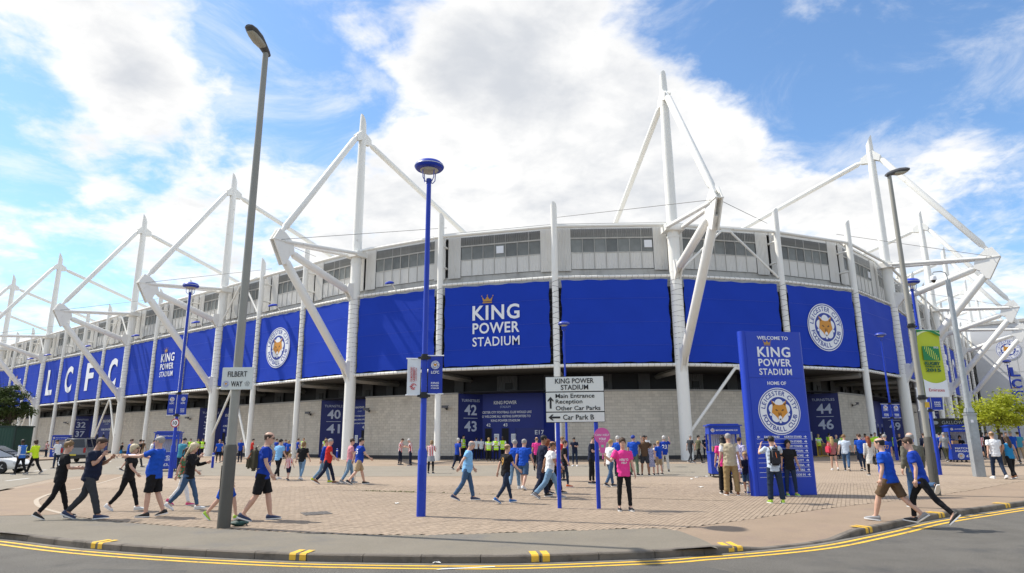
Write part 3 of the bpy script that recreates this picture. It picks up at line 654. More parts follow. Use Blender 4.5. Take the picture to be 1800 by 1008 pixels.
for i in VISB:
    L = (COLS[i+1][0]-COLS[i][0]).length; tp = 1.28/L; far_bay = i < 5 or i > 28
    mb = MB(); wallstrip(mb, i, 0, 1, 13.2, 14.84, OW-.06, .2); wallstrip(mb, i, 0, 1, 14.28, 14.36, OW+.0, .08); S(mb, 'sill_band', CLADG, 0)
    mb = MB(); wallstrip(mb, i, 0, 1, 14.8, 18.5, OW-.32, .12); S(mb, 'backing_wall', mat('dim_backing', (.10, .10, .10), .8), 0)
    for t0, t1 in ((0.015, tp), (1-tp, .985)): panel('cladding_pilaster', C_PIL, i, t0, t1, 14.70, 18.44, OW+.07)
    nP = 7 if L > 8.5 else 6
    for k in range(nP):
        a = tp+(1-2*tp)*k/nP; b = tp+(1-2*tp)*(k+1)/nP; g = .02/L
        panel('cladding_panel', C_PANEL, i, a+g, b-g, 14.86, 16.19, OW)
        panel('glazing_sheet', C_PANE, i, a+g, b-g, 16.27, 17.38, OW-.02)
    panel('louvre_sheet', C_UP, i, tp, 1-tp, 17.51, 18.22, OW+.02)
    mb = MB()
    wallstrip(mb, i, tp, 1-tp, 17.39, 17.50, OW+.05, .12); wallstrip(mb, i, tp, 1-tp, 16.19, 16.27, OW+.04, .1)
    for k in range(1, nP): t = tp+(1-2*tp)*k/nP; wallstrip(mb, i, t-.02/L, t+.02/L, 14.82, 18.2, OW+.06, .06)
    S(mb, 'window_frame', CLADG if i % 2 else CLADG, 0)
    mb = MB(); wallstrip(mb, i, 0, 1, 18.52, 18.68, OW+.12, .5); wallstrip(mb, i, 0, 1, 18.22, 18.52, OW+.02, .3); S(mb, 'parapet_trim', CLAD, 0)
    mb = MB(); wallstrip(mb, i, 0, 1, 6.95, 13.3, -.95, .1); S(mb, 'banner_gap_dark', DARK, 0)  # near-black sheet: shade of the gap behind the banner, put into the colour
    a, b, c, d = PT(i, 0, OW-.3, 18.6), PT(i, 1, OW-.3, 18.6), PT(i, 1, -31.5, 20.4), PT(i, 0, -31.5, 20.4); mb = MB(); mb.add([a, b, c, d]+[q-V((0, 0, .3)) for q in (a, b, c, d)], [(0, 1, 2, 3), (7, 6, 5, 4), (0, 4, 5, 1), (2, 6, 7, 3)]); S(mb, 'roof_panel', CLADG, 0)
    # dark undercroft above the block wall
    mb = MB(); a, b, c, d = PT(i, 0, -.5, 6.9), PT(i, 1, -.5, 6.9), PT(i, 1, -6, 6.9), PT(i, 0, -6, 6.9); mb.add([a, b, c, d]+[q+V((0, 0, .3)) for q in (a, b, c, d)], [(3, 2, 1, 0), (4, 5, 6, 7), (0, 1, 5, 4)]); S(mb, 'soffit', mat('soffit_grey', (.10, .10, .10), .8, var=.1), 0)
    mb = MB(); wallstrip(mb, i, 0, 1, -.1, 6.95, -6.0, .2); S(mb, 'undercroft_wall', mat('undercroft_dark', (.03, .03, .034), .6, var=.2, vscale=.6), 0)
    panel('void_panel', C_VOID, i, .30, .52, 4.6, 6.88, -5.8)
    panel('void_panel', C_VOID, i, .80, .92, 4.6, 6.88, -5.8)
    mb = MB(); q = PT(i, .43, -5.74, 6.0); t = (COLS[i+1][0]-COLS[i][0]).normalized(); Rz = Matrix.Rotation(atan2(t.y, t.x), 3, 'Z'); mb.box(q, (.62, .06, .55), Rz); mb.box(q+V((0, 0, .0)), (.5, .08, .42), Rz)
    S(mb, 'vent_grille', BLACK, 0)
    mb = MB(); q0 = CP(i, -.45, 6.62); q1 = CP(i, -6, 6.62); mb.tube([q0, q1], .24, 4); S(mb, 'soffit_beam', CONC, 0)
for i, t in ((17, .72), (18, .72), (20, .15), (22, .6), (16, .4), (12, .35)):
    pass
for i, t, z in ((17, .50, 16.9), (18, .82, 16.9), (21, .82, 16.8), (24, .5, 16.8)):
    mb = MB(); t2 = (COLS[i+1][0]-COLS[i][0]).normalized(); mb.box(PT(i, t, OW+.05, z), (.62, .04, .62), Matrix.Rotation(atan2(t2.y, t2.x), 3, 'Z')); S(mb, 'white_notice', PRINTW, 0)
# ---- block walls and turnstile recesses
OB = -2.45; HW = 5.2
def wall_t(px, py=745):
    r = ray(px, py); best = None
    for i in range(NB):
        a, b = PT(i, 0, OB), PT(i, 1, OB); d = b-a; den = r.x*d.y-r.y*d.x
        if abs(den) < 1e-9: continue
        s = (a.x*d.y-a.y*d.x)/den; k = (a.x*r.y-a.y*r.x)/den
        if s > 0 and -.0001 <= k <= 1.0001 and (best is None or s < best[0]): best = (s, i+k)
    return best[1]
def WP(t, off=OB, z=0.0): i = min(int(t), NB-1); return PT(i, t-i, off, z)
REC = [(127, 195, '32', '37', 'L', 'HOME SUPPORTERS'), (349, 401, '38', '39', 'L', 'HOME SUPPORTERS'), (563, 641, '40', '41', 'L', None), (805, 979, '42', '43', 'L', None), (1392, 1479, '44', '46', 'R', 'HOME SUPPORTERS'), (1538, 1592, '47', '49', 'R', 'HOME SUPPORTERS'), (1642, 1656, '50', '53', 'R', 'HOME SUPPORTERS')]
RT = [(wall_t(a), wall_t(b), *r) for a, b, *r in REC]
edges = [0.0]
for r in RT: edges += [r[0], r[1]]
edges.append(float(NB)-.01)
segs = [(edges[2*k], edges[2*k+1]) for k in range(len(edges)//2)]
CH, BL = HW/23, .45
blk = MB(); blk.loft([[V((x, y, z)) for x, y in ((-.5, -.5), (.5, -.5), (.5, .5), (-.5, .5))] for z in (-.09, 0)]); 
bv = MB(); w2, h2 = BL/2-.006, CH/2-.006
bv.loft([[V((x*k, y*k, z)) for x, y in ((-w2, -h2), (w2, -h2), (w2, h2), (-w2, h2))] for z, k in ((-.09, 1), (-.006, 1), (0, .985))]); BLK = bv.mesh('block', BLOCK, 0)
random.seed(3)
cand = []
for si, (t0, t1) in enumerate(segs):
    wmb = MB(); field = []
    ts = [t0]+[float(k) for k in range(int(t0)+1, int(t1)+1) if t0+.01 < k < t1-.01]+[t1]
    for a, b in zip(ts, ts[1:]):
        i = min(int((a+b)/2), NB-1); A, B = PT(i, a-i, OB), PT(i, b-i, OB); L = (B-A).length; d = (B-A)/L; n = bnorm(i); up = V((0, 0, 1))
        q = [A-n*.02, B-n*.02, B-n*.3, A-n*.3]; wmb.add([V((x.x, x.y, z)) for z in (-.1, HW) for x in q], [(3, 2, 1, 0), (4, 5, 6, 7), (0, 1, 5, 4), (1, 2, 6, 5), (2, 3, 7, 6), (3, 0, 4, 7)])
        for r in range(1, 23):
            x = -(BL/2 if r % 2 else 0)
            while x < L-.02:
                x0, x1 = max(x, 0), min(x+BL, L)
                if x1-x0 > .06: field.append((A+d*((x0+x1)/2)+V((0, 0, (r+.5)*CH)), d, n, x1-x0))
                x += BL
    w = S(wmb, 'block_wall', MORTAR, 0); mb = MB()
    for a, b in zip(ts, ts[1:]):        # dark damp course and coping
        i = min(int((a+b)/2), NB-1); wallstrip(mb, i, a-i, b-i, -.05, CH*1.25, OB+.03, .06)
    sub(mb, 'base_course', BASEB, w, 0)
    mb = MB()
    for a, b in zip(ts, ts[1:]): i = min(int((a+b)/2), NB-1); wallstrip(mb, i, a-i, b-i, HW, HW+.13, OB+.06, .5)
    sub(mb, 'coping', CONC, w, 0)
    rest = []
    for c, d, n, wd in field:
        full = abs(wd-BL) < .01
        if full and si == 4: cand.append((c.length, c, d, n, wd, w))
        else: rest.append((c, d, n, wd))
    if si == 4:
        cand.sort(key=lambda q: q[0])
        for _, c, d, n, wd, w_ in cand[:300]: link('block', BLK, w, frame(c, d))
        rest += [(c, d, n, wd) for _, c, d, n, wd, w_ in cand[300:]]
    fm = MB()
    for c, d, n, wd in rest:
        M = frame(c, d); hw = wd/2-.006; vs = [M @ V((x, y, z)) for z in (-.03, random.uniform(-.004, .004)) for x, y in ((-hw, -h2), (hw, -h2), (hw, h2), (-hw, h2))]
        fm.add(vs, [(4, 5, 6, 7), (0, 1, 5, 4), (1, 2, 6, 5), (2, 3, 7, 6), (3, 0, 4, 7)])
    tag(sub(fm, 'block_field', BLOCK, w, 0), kind='stuff')
# recesses
VIS_TXT = 'LEICESTER CITY FOOTBALL CLUB WOULD LIKE\nTO WELCOME ALL VISITING SUPPORTERS TO\nKING POWER STADIUM'
for ri, (ta, tb, n1, n2, sd, msg) in enumerate(RT):
    i = min(int((ta+tb)/2), NB-1); A, B = WP(ta), WP(tb); n = bnorm(i); d = (B-A).normalized(); W = (B-A).length; dep = 1.9; sp = min(1.5, W*.32)
    A2, B2 = A+d*sp-n*dep, B-d*sp-n*dep; up = V((0, 0, HW))
    def wl(mb, P, Q, z0, z1, th=.08):
        e = (Q-P).normalized(); nn = V((e.y, -e.x, 0)); c = (P+Q)/2-nn*th/2; mb.box((c.x, c.y, (z0+z1)/2), ((Q-P).length, th, z1-z0), Matrix.Rotation(atan2(e.y, e.x), 3, 'Z'))
    mb = MB(); wl(mb, A2, B2, -.05, HW+.1); en = S(mb, 'turnstile_entrance', BLUEW, 0)
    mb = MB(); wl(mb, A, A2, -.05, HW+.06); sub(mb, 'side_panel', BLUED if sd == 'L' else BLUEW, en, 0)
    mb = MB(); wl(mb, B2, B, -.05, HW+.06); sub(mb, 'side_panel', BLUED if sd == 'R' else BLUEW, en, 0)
    mb = MB(); mb.add([V((q.x, q.y, z)) for z in (HW+.11, HW+.2) for q in (A+d*.02, B-d*.02, B2, A2)], [(3, 2, 1, 0), (4, 5, 6, 7), (0, 1, 5, 4), (1, 2, 6, 5), (2, 3, 7, 6), (3, 0, 4, 7)]); sub(mb, 'canopy', DARK, en, 0)
    P, Q = (A, A2) if sd == 'L' else (B2, B); e = (Q-P).normalized(); L = (Q-P).length; c = (P+Q)/2; M = frame(V((c.x, c.y, 0)), e) @ Matrix.Translation((0, 0, .02))
    NUM = mat('numeral_pale', (.50, .55, .68), .5, var=.01); k = min(1.0, L/2.2)
    fit_text('TURNSTILES', L*.74, NUM, place(M, 0, 4.72), en, bold=.0, height=.22)
    fit_text(n1, L*.5, NUM, place(M, 0, 3.95), en, height=.85, bold=.02); fit_text(n2, L*.5, NUM, place(M, 0, 2.62), en, height=.85, bold=.02)
    mb = MB(); mb.prism([(-L*.28, -.02), (L*.28, -.02), (L*.28, .02), (-L*.28, .02)], place(M, 0, 3.28), .01); sub(mb, 'rule_line', NUM, en, 0)
    c = (A2+B2)/2; L = (B2-A2).length; M = frame(V((c.x, c.y, 0)), d) @ Matrix.Translation((0, 0, .03)); PR = mat('print_pale_blue', (.42, .50, .72), .5, var=.01)
    x0 = L*.05 if ri != 3 else -L*.12
    if msg is None:
        w = min(5.4, L*.86); fit_text('KING POWER', w*.44, PRINTW, place(M, x0, 4.55), en, height=w*.062, bold=.012); fit_text('STADIUM', w*.2, PR, place(M, x0, 4.2), en, height=w*.04)
        for q, ln in enumerate(VIS_TXT.split('\n')): fit_text(ln, w*(1, .96, .55)[q], PRINTW, place(M, x0, 3.76-q*.34), en, height=w*.042, bold=.012)
    else:
        w = min(3.4, L*.8); fit_text('KING POWER', w*.8, PRINTW, place(M, x0, 4.4), en, height=w*.12, bold=.012); fit_text('STADIUM', w*.4, PR, place(M, x0, 4.0), en, height=w*.07); fit_text(msg, w*.95, PRINTW, place(M, x0, 3.2), en, height=w*.08, bold=.012)
    nd = max(2, int(L/1.9)) if ri != 3 else 3
    for q in range(nd):
        x = -L/2+(q+.5)*L/nd
        if ri == 3: x = (-L*.40, -L*.12, L*.30)[q]
        wd = 2.6 if (ri == 3 and q == 2) else .62; hd = 2.45
        mb = MB(); mb.prism([(x-wd/2, 0), (x+wd/2, 0), (x+wd/2, hd), (x-wd/2, hd)], M, .02, 0)
        dr = sub(mb, 'door', mat('door_blue', (.006, .017, .16), .4) if wd > 1 else DARK, en, 0)  # narrow openings: near-black sheet painted for the shade inside; wide one a door
        mb = MB()
        for xx in (x-wd/2, x+wd/2): mb.prism([(xx-.03, 0), (xx+.03, 0), (xx+.03, hd+.03), (xx-.03, hd+.03)], place(M, 0, 0, .012), .03)
        sub(mb, 'door_frame', BLUED, dr, 0)
        fit_text('E17' if wd > 1 else str(int(n1)+q), .75 if wd > 1 else .36, PRINTW, place(M, x+(.7 if wd > 1 else 0), 2.1 if wd > 1 else 2.72, .015), dr, height=.34 if wd > 1 else .26, bold=.01)
        if wd < 1:
            mb = MB(); mb.prism([(x+.5, 1.3), (x+.92, 1.3), (x+.92, 2.0), (x+.5, 2.0)], place(M, 0, 0, .012), .02); sub(mb, 'notice', PRINTW, en, 0)
            mb = MB()
            for r in range(6): mb.prism([(x+.55, 1.36+r*.1), (x+.87, 1.36+r*.1), (x+.87, 1.39+r*.1), (x+.55, 1.39+r*.1)], place(M, 0, 0, .016), .003)
            sub(mb, 'notice_print', mat('notice_grey', (.3, .32, .36), .6), en, 0)
# ---- banners: each hangs by itself between two columns
def banner(i, kind, label):
    a, b = PT(i, 0, 0), PT(i, 1, 0); L = (b-a).length; ra = .62 if COLS[i][1] == 'M' else .46; rb = .66 if COLS[i+1][1] == 'M' else .5
    t = (b-a)/L; x0, x1 = ra, L-rb; c = a+t*((x0+x1)/2); w = x1-x0; h = HT-HB-.5; M = frame(V((c.x, c.y, (HT+HB)/2-.02)), t) @ Matrix.Translation((0, 0, .02))
    mb = MB(); nx, ny = 16, 12; random.seed(i*7); ph = random.uniform(0, 6); fr = []; bk = []
    for r in range(ny+1):
        for k in range(nx+1):
            u, v = k/nx-.5, r/ny-.5; ex = .05*(abs(u*2)**6)*cos(v*pi*7+ph); ey = .04*(abs(v*2)**6)*cos(u*pi*9+ph)
            z = .025*sin(u*7+ph)*cos(v*5+ph)+.018*sin((u+v)*13+ph)
            fr.append((u*w+(ex*(-1 if u > 0 else 1) if abs(u) > .4 else 0), v*h+ey*(-1 if v > 0 else 1), z)); bk.append((fr[-1][0], fr[-1][1], z-.012))
    fs = [(r*(nx+1)+k, r*(nx+1)+k+1, (r+1)*(nx+1)+k+1, (r+1)*(nx+1)+k) for r in range(ny) for k in range(nx)]; o0 = len(fr)
    mb.add(fr, fs); mb.add(bk, [tuple(reversed(f)) for f in fs])
    o = mb.build('banner', BANNER, None, 60); o.matrix_world = M; tag(o, label, 'banner', 'blue banners around the stadium')
    I = Matrix.Translation((0, 0, .06))
    # seams of the printed strips
    sm = MB()
    for v in (-.30, -.02, .27): sm.prism([(-w*.49, v*h-.008), (w*.49, v*h-.008), (w*.49, v*h+.008), (-w*.49, v*h+.008)], Matrix.Translation((0, 0, .05)), .004)
    sm.build('seam', mat('banner_seam', (.035, .07, .47), .45), o, 0)
    lc = MB()
    for s, e, gap in ((-1, -w/2, ra), (1, w/2, rb)):
        for k in range(14): y = -h*.47+h*.94*k/13; lc.tube([(e, y, .0), (e+s*(gap-.2), y+.06*(-1)**k, .04)], .012, 3)
    lc.build('lacing', ROPE, o, 0)
    if kind == 'logo': stadium_logo(place(I, 0, -.2), min(w*.50, 3.9), o)
    elif kind == 'crest': link('club_crest', CREST, o, place(I, .1, -.05) @ Matrix.Diagonal((1.98, 1.98, 1, 1)))
    elif kind: fit_text(kind, w*.40, PRINTW, place(I, 0, -.1), o, height=h*.60, bold=.03)
    return o
BK = {3: (None, 'far-left plain blue banner beside the two-word banner, three bays left of the letter L'), 4: ('logo', 'far-left blue banner with three lines of white lettering above the green bush'), 5: (None, 'plain blue banner directly left of the letter L banner'),
      6: ('L', 'blue banner with a large white letter L'), 7: ('C', 'blue banner with a large white C between the letters L and F'), 8: ('F', 'blue banner with a large white letter F on the left facade'), 9: ('C', 'blue banner with a large white C, last letter on the left facade'),
      10: (None, 'plain blue banner right of the left facade letters, next to a mast'), 11: ('logo', 'blue banner with crown and white lettering behind the left blue lamp'), 12: (None, 'plain blue banner crossed by the raking brace, left of the street name sign'), 13: (None, 'plain blue banner behind the tall grey lamp post'),
      14: ('crest', 'blue banner with round fox crest on the left facade'), 15: (None, 'plain blue banner crossed by a white brace, right of the left fox crest'), 16: (None, 'blue banner streaked by sun and shadow behind the near blue lamp'),
      17: ('logo', 'large blue banner with crown and white lettering at the stadium corner'), 18: (None, 'plain blue banner above the white direction sign'), 19: (None, 'plain blue banner above the left edge of the welcome totem'), 20: ('crest', 'blue banner with round fox crest right of the welcome totem'),
      21: (None, 'plain blue banner right of the right-hand fox crest'), 22: (None, 'narrow plain blue banner behind the right grey lamp post'), 23: ('logo', 'blue banner with white lettering just left of the green and yellow flag'), 24: ('L', 'blue banner with white L on the receding right facade'), 25: ('C', 'blue banner with white C on the right facade, beside the green and yellow flag'),
      26: ('F', 'blue banner with white F on the receding right facade'), 27: ('C', 'blue banner with white C, last letter on the right facade'), 28: ('logo', 'far-right blue banner with small white lettering'), 29: (None, 'farthest plain blue banner on the right facade')}
for i in range(NB):
    if i == 19:
        continue
order = list(range(NB))
for k, (kd, lb) in BK.items(): banner(k, kd, lb)
# ---- blue floodlights on the upper rail
fl0 = None
FL = [(16, 'behind the near blue lamp'), (13+1, 'above the left fox crest banner'), (12, 'left of the tall grey lamp post'), (10, 'just right of the white letters'), (8, 'above the letter F banner'), (6, 'above the letter L banner'), (5, 'above the banner left of the letter L'), (3, 'farthest left on the facade')]
for i, wh in FL:
    c = PT(i, .5, .9, HT+.55); n = bnorm(i); t = thing('facade_floodlight', 'small blue floodlight on the upper rail '+wh, 'floodlight', c, atan2(n.y, n.x), 'floodlights on the upper rail')
    mb = MB(); R = Matrix.Rotation(.25, 4, 'Y'); mb.lathe([(.02, .16), (.2, .13), (.36, .05), (.40, -.03), (.37, -.08), (.02, -.08)], 14, M=R @ Matrix.Diagonal((1.3, .8, 1, 1))); mb.build('housing', BLUEP, t)
    mb = MB(); mb.lathe([(.30, -.09), (.02, -.10)], 12, M=R @ Matrix.Diagonal((1.3, .8, 1, 1))); mb.build('lens', LENS, t)
    mb = MB(); mb.tube([(-.35, 0, -.05), (-.7, 0, -.3), (-.88, 0, -.5)], .045, 8); mb.build('arm', WHITE, t)
# ---- wall cameras
for px, py, wh in ((547, 729, 'above the curly-haired person'), (650, 723, 'above the walker with crutches'), (786, 719, 'just right of the near blue lamp'), (120, 745, 'farthest left, above the grey car'), (335, 737, 'right of the lamp with the 10 sign'), (1497, 713, 'right of the totem'), (1607, 725, 'behind the right grey lamp')):
    t_ = wall_t(px, py); p = WP(t_, OB+.06); n = bnorm(int(t_)); z = hAt(px, py, p); t = thing('wall_camera', 'security camera bracketed to the wall '+wh, 'camera', (p.x, p.y, z), atan2(n.y, n.x), 'cameras on the block wall')
    mb = MB(); mb.box((.02, 0, 0), (.05, .16, .2)); mb.tube([(0, 0, 0), (.28, 0, .02), (.34, 0, .08)], .03, 8); mb.build('bracket', BLACK, t)
    mb = MB(); mb.box((.42, .08, .14), (.2, .5, .17), Matrix.Rotation(.25, 3, 'Z')); mb.box((.40, .10, .24), (.26, .58, .03), Matrix.Rotation(.25, 3, 'Z')); mb.build('housing', mat('camera_grey', (.10, .10, .11), .5), t)
# ---- the projecting white stand at the far right
v = vR.normalized(); n = bnorm(25); base = Mf+vR*9.3; W, H, D = 62, 20.5, 30
annex = thing('annex_building', 'tall pale windowless building with a round crest beyond the right facade', 'building', base+n*.5)
A0 = V((0, 0, 0)); M = frame(n*(W/2), n)
# the face looks back along the facade towards the camera
fM = Matrix(((n.x, 0, -v.x, 0), (n.y, 0, -v.y, 0), (0, 1, 0, 0), (0, 0, 0, 1)))
mb = MB(); mb.prism([(0, -.2), (W, -.2), (W, H), (0, H)], fM, D); mb.build('wall', mat('annex_white', (.62, .63, .64), .6, var=.04, vscale=.4), annex, 0)
mb = MB(); mb.prism([(-.2, H), (W+.4, H), (W+.4, H+.5), (-.2, H+.5)], place(fM, 0, 0, .3), D+.6); mb.build('roof_edge', CLADG, annex, 0)
k = 0
for x in range(0, W, 6):
    for y in range(0, 18, 4):
        mb = MB(); mb.prism([(x+.05, y+.05), (x+5.95, y+.05), (x+5.95, y+3.95), (x+.05, y+3.95)], place(fM, 0, 0, .05), .05); mb.build('wall_panel', mat('annex_panel', (.60, .61, .63), .55, var=.03, vscale=.4, rnd=.03), annex, 0)
# crest where the photograph shows it on that face
r = ray(1772, 615); q0 = base+n*.5; nf = -v; s = (q0).dot(nf)/V((r.x, r.y, 0)).dot(nf); hit = V((r.x*s, r.y*s, HC+r.z*s)); dx = (V((hit.x, hit.y, 0))-V((q0.x, q0.y, 0))).dot(n)
link('club_crest', CREST, annex, place(fM, dx, hit.z, .12) @ Matrix.Diagonal((1.75, 1.75, 1, 1)))
# ---------------------------------------------------------------- street furniture
def rbox(mb, c, size, bev, R=None, mi=0, seg=2, taper=None):
    bm = bmesh.new(); bmesh.ops.create_cube(bm, size=1)
    for v in bm.verts:
        k = 1.0
        if taper and v.co.z > 0: v.co.x *= taper[0]; v.co.y *= taper[1]
        v.co = V((v.co.x*size[0], v.co.y*size[1], v.co.z*size[2]))
    bmesh.ops.bevel(bm, geom=bm.edges[:], offset=bev, segments=seg, affect='EDGES', clamp_overlap=True); bm.verts.index_update()
    vs = [((R @ v.co) if R is not None else v.co)+V(c) for v in bm.verts]; mb.add(vs, [tuple(q.index for q in f.verts) for f in bm.faces], mi); bm.free(); return mb
FLAGB = mat('flag_blue', (.012, .04, .36), .6, var=.03); FLAGW = mat('flag_white', (.72, .76, .80), .6, var=.02)
def flag(t, side, z0, z1, w, kind, off=.09, yaw=0.0):
    """cloth flag on two rods; side -1 / +1 = left / right of the pole as seen from -Y"""
    R = Matrix.Rotation(yaw, 4, 'Z'); c = V((side*(off+w/2), -.02, (z0+z1)/2)); h = z1-z0
    M = R @ frame(c, (1, 0, 0)); mb = MB(); nx, ny = 6, 14; fr = []
    for r in range(ny+1):
        for k in range(nx+1): u, v = k/nx-.5, r/ny-.5; fr.append(V((u*w, v*h, .012*sin(v*9+u*5)+.008*sin(u*12))))
    fs = [(r*(nx+1)+k, r*(nx+1)+k+1, (r+1)*(nx+1)+k+1, (r+1)*(nx+1)+k) for r in range(ny) for k in range(nx)]
    mi = 0; mb.add([M @ p for p in fr], fs); mb.add([M @ (p+V((0, 0, -.004))) for p in fr], [tuple(reversed(f)) for f in fs])
    cl = mb.build('flag', {'blue': FLAGB, 'white': FLAGW, 'rugby': mat('flag_lime', (.50, .58, .03), .6, var=.02)}[kind], t, 60)
    for z in (z0, z1): rd = MB(); rd.tube([R @ V((0, -.02, z)), R @ V((side*(off+w+.03), -.02, z))], .014, 8); rd.build('flag_rod', PRINTW, t)
    P = place(M, 0, 0, .03)
    if kind == 'blue':
        link('club_crest', CREST if w > .3 else CREST_S, cl, place(P, 0, h*.25) @ Matrix.Diagonal((w*.30, w*.30, .6, 1)))
        fit_text('LCFC', w*.56, PRINTW, place(P, 0, h*.06), cl, bold=.02, height=w*.2); 
        for q, (s, y, hh) in enumerate((('KING', -.22, .13), ('POWER', -.29, .11), ('STADIUM', -.355, .09))): fit_text(s, w*.54, PRINTW, place(P, 0, h*y), cl, height=w*hh, bold=.015)
    elif kind == 'white':
        RM = place(P, -.02, .06) @ Matrix.Rotation(pi/2, 4, 'Z')
        fit_text('DE MONTFORT', h*.40, REDP, place(RM, 0, w*.12), cl, height=w*.14, bold=.01); fit_text('UNIVERSITY', h*.40, REDP, place(RM, 0, -w*.08), cl, height=w*.15, bold=.01); fit_text('LEICESTER', h*.36, REDP, place(RM, 0, -w*.24), cl, height=w*.07)
        m2 = MB(); c2 = place(P, 0, -h*.27)
        for a0, a1, r in ((.3, 5.2, .15), (1.2, 5.9, .08)):
            for k in range(12):
                a, b = a0+(a1-a0)*k/12, a0+(a1-a0)*(k+1)/12; m2.poly([c2 @ V((rr*w*1.2*cos(t_), rr*w*1.2*sin(t_), 0)) for rr, t_ in ((r, a), (r+.045, a), (r+.045, b), (r, b))])
        m2.poly([c2 @ V((x*w, y*w, 0)) for x, y in ((-.34, .0), (-.1, -.03), (-.1, .05))]); m2.build('lion_emblem', REDP, cl, 0)
    else:
        LG = mat('print_leaf_green', (.01, .22, .06), .5, var=.02); LM = mat('print_pale_lime', (.72, .78, .42), .5, var=.02); DG = mat('print_dark_green', (.01, .10, .05), .5, var=.01)
        def pg(p, z, m, nm):
            q = MB(); q.poly([P @ V((x*w, y*h, z)) for x, y in p]); q.build(nm, m, cl, 0)
        pg([(-.5, -.5), (.5, -.5), (.5, -.24)]+[(x/10, -.30+.06*(x/5)**2) for x in range(4, -5, -1)]+[(-.5, -.24)], .004, PRINTW, 'white_foot')
        pg([(-.5, .5), (-.5, .40)]+[(-.5+k*.1, .40+.075*(1-((k-5)/5)**2)) for k in range(1, 10)]+[(.5, .40), (.5, .5)], .004, LM, 'pale_wave')
        pg([(-.5, .5), (-.5, .455), (-.2, .485), (.1, .47), (.5, .405), (.5, .44), (.2, .5)], .007, LG, 'green_wave'); pg([(.2, .5), (.5, .46), (.5, .5)], .007, LG, 'green_wave')
        pg([(-.36, .04), (.36, .04), (.36, .25), (-.36, .25)], .006, LG, 'emblem_field')
        el = MB()
        th = radians(-38)
        for k in range(9):
            s = -.40+k*.1; hl = .17*sqrt(max(0, 1-(s/.44)**2)); a = V((s*cos(th)-hl*.6*sin(th)*-1, 0, 0))
            c0 = (s*cos(th), s*sin(th)); dx, dy = .35*hl, .95*hl
            pts = [(c0[0]-dx-.018, c0[1]-dy), (c0[0]-dx+.022, c0[1]-dy), (c0[0]+dx+.022, c0[1]+dy), (c0[0]+dx-.018, c0[1]+dy)]
            el.poly([P @ V((x*w*.8, .145*h+y*w*.8, .009)) for x, y in pts])
        el.build('ball_emblem', mat('print_lime', (.55, .66, .10), .5), cl, 0)
        fit_text('IRB', w*.2, PRINTW, place(P, w*.24, h*.235, .007), cl, height=w*.07)
        fit_text('RUGBY', w*.66, DG, place(P, 0, -h*.005), cl, height=h*.05, bold=.03); fit_text('WORLD CUP', w*.66, DG, place(P, 0, -h*.052), cl, height=h*.028, bold=.02); fit_text('2015', w*.64, DG, place(P, 0, -h*.105), cl, height=h*.05, bold=.035)
        fit_text('Emirates', w*.66, REDP, place(P, 0, -h*.40, .006), cl, height=h*.045)
def clamp(t, z, r):
    mb = MB(); mb.lathe([(r+.03, z-.045), (r+.035, z+.045)], 12); mb.box((0, -.02, z), (.30, .07, .05)); mb.lathe([(r+.012, z+.045), (r+.012, z+.09)], 12); mb.build('clamp', BLACK, t)
def blue_lamp(p, H, label, flags=(), rz=0.0, letters=False):
    t = thing('blue_lamp_post', label, 'lamp post', (p.x, p.y, 0), rz, 'blue domed lamp posts')
    mb = MB(); mb.tube([(0, 0, -.05), (0, 0, 1.42), (0, 0, 1.50), (0, 0, H-.62), (0, 0, H-.6)], [.105, .105, .072, .058, .058], 14); mb.build('pole', BLUEP, t)
    mb = MB(); mb.box((0, -.106, .85), (.10, .012, .55)); mb.build('access_door', BLUEP, t)
    mb = MB(); mb.lathe([(.062, H-.62), (.07, H-.60), (.07, H-.50), (.05, H-.49)], 12); mb.build('neck', PRINTB, t)
    for k in range(4):
        a = k*pi/2+pi/4; q = MB(); q.tube([(.06*cos(a), .06*sin(a), H-.58), (.12*cos(a), .12*sin(a), H-.585), (.19*cos(a), .19*sin(a), H-.50), (.20*cos(a), .20*sin(a), H-.30)], .012, 6); q.build('bracket', BLUEP, t)
    mb = MB(); mb.lathe([(.20, H-.27), (.33, H-.24), (.365, H-.20), (.37, H-.165)], 28); mb.lathe([(.375, H-.16), (.36, H-.12), (.30, H-.06), (.18, H-.015), (.02, H)], 28); dome = mb.build('lamp_dome', BLUEP, t)
    mb = MB(); mb.lathe([(.378, H-.172), (.378, H-.158)], 28); mb.build('trim_ring', mat('trim_silver', (.6, .62, .66), .3, metal=.6), dome)
    mb = MB(); mb.lathe([(.02, H-.33), (.16, H-.32), (.22, H-.285), (.24, H-.255)], 20); mb.build('lens', LENS, t)
    for side, z0, z1, w, kind, yaw in flags: flag(t, side, z0, z1, w, kind, yaw=yaw)
    if flags:
        z0, z1 = flags[0][1], flags[0][2]; clamp(t, z0-.02, .07); clamp(t, z1+.02, .068)
    if letters:
        for k, ch in enumerate('LCFC'):
            o = fit_text(ch, .95, BLUEP, frame(V((.55, -.07, H-1.2-k*1.15)), (1, 0, 0)), t, 'letter', height=.9, ext=.06, bold=.03)
            m2 = MB(); m2.box((.40, -.02, H-1.62-k*1.15), (.9, .05, .10)); m2.build('gold_underline', GOLD, t)
    return t
def by_top(px, py, H): return atH(px, py, H)
pA = atH(740, 908); blue_lamp(pA, hAt(757, 283, pA), 'nearest blue domed lamp post, carrying one white and one blue flag', [(-1, hAt(727, 695, pA), hAt(727, 631, pA), .31, 'white', .15), (1, hAt(768, 693, pA), hAt(768, 626, pA), .34, 'blue', 0)])
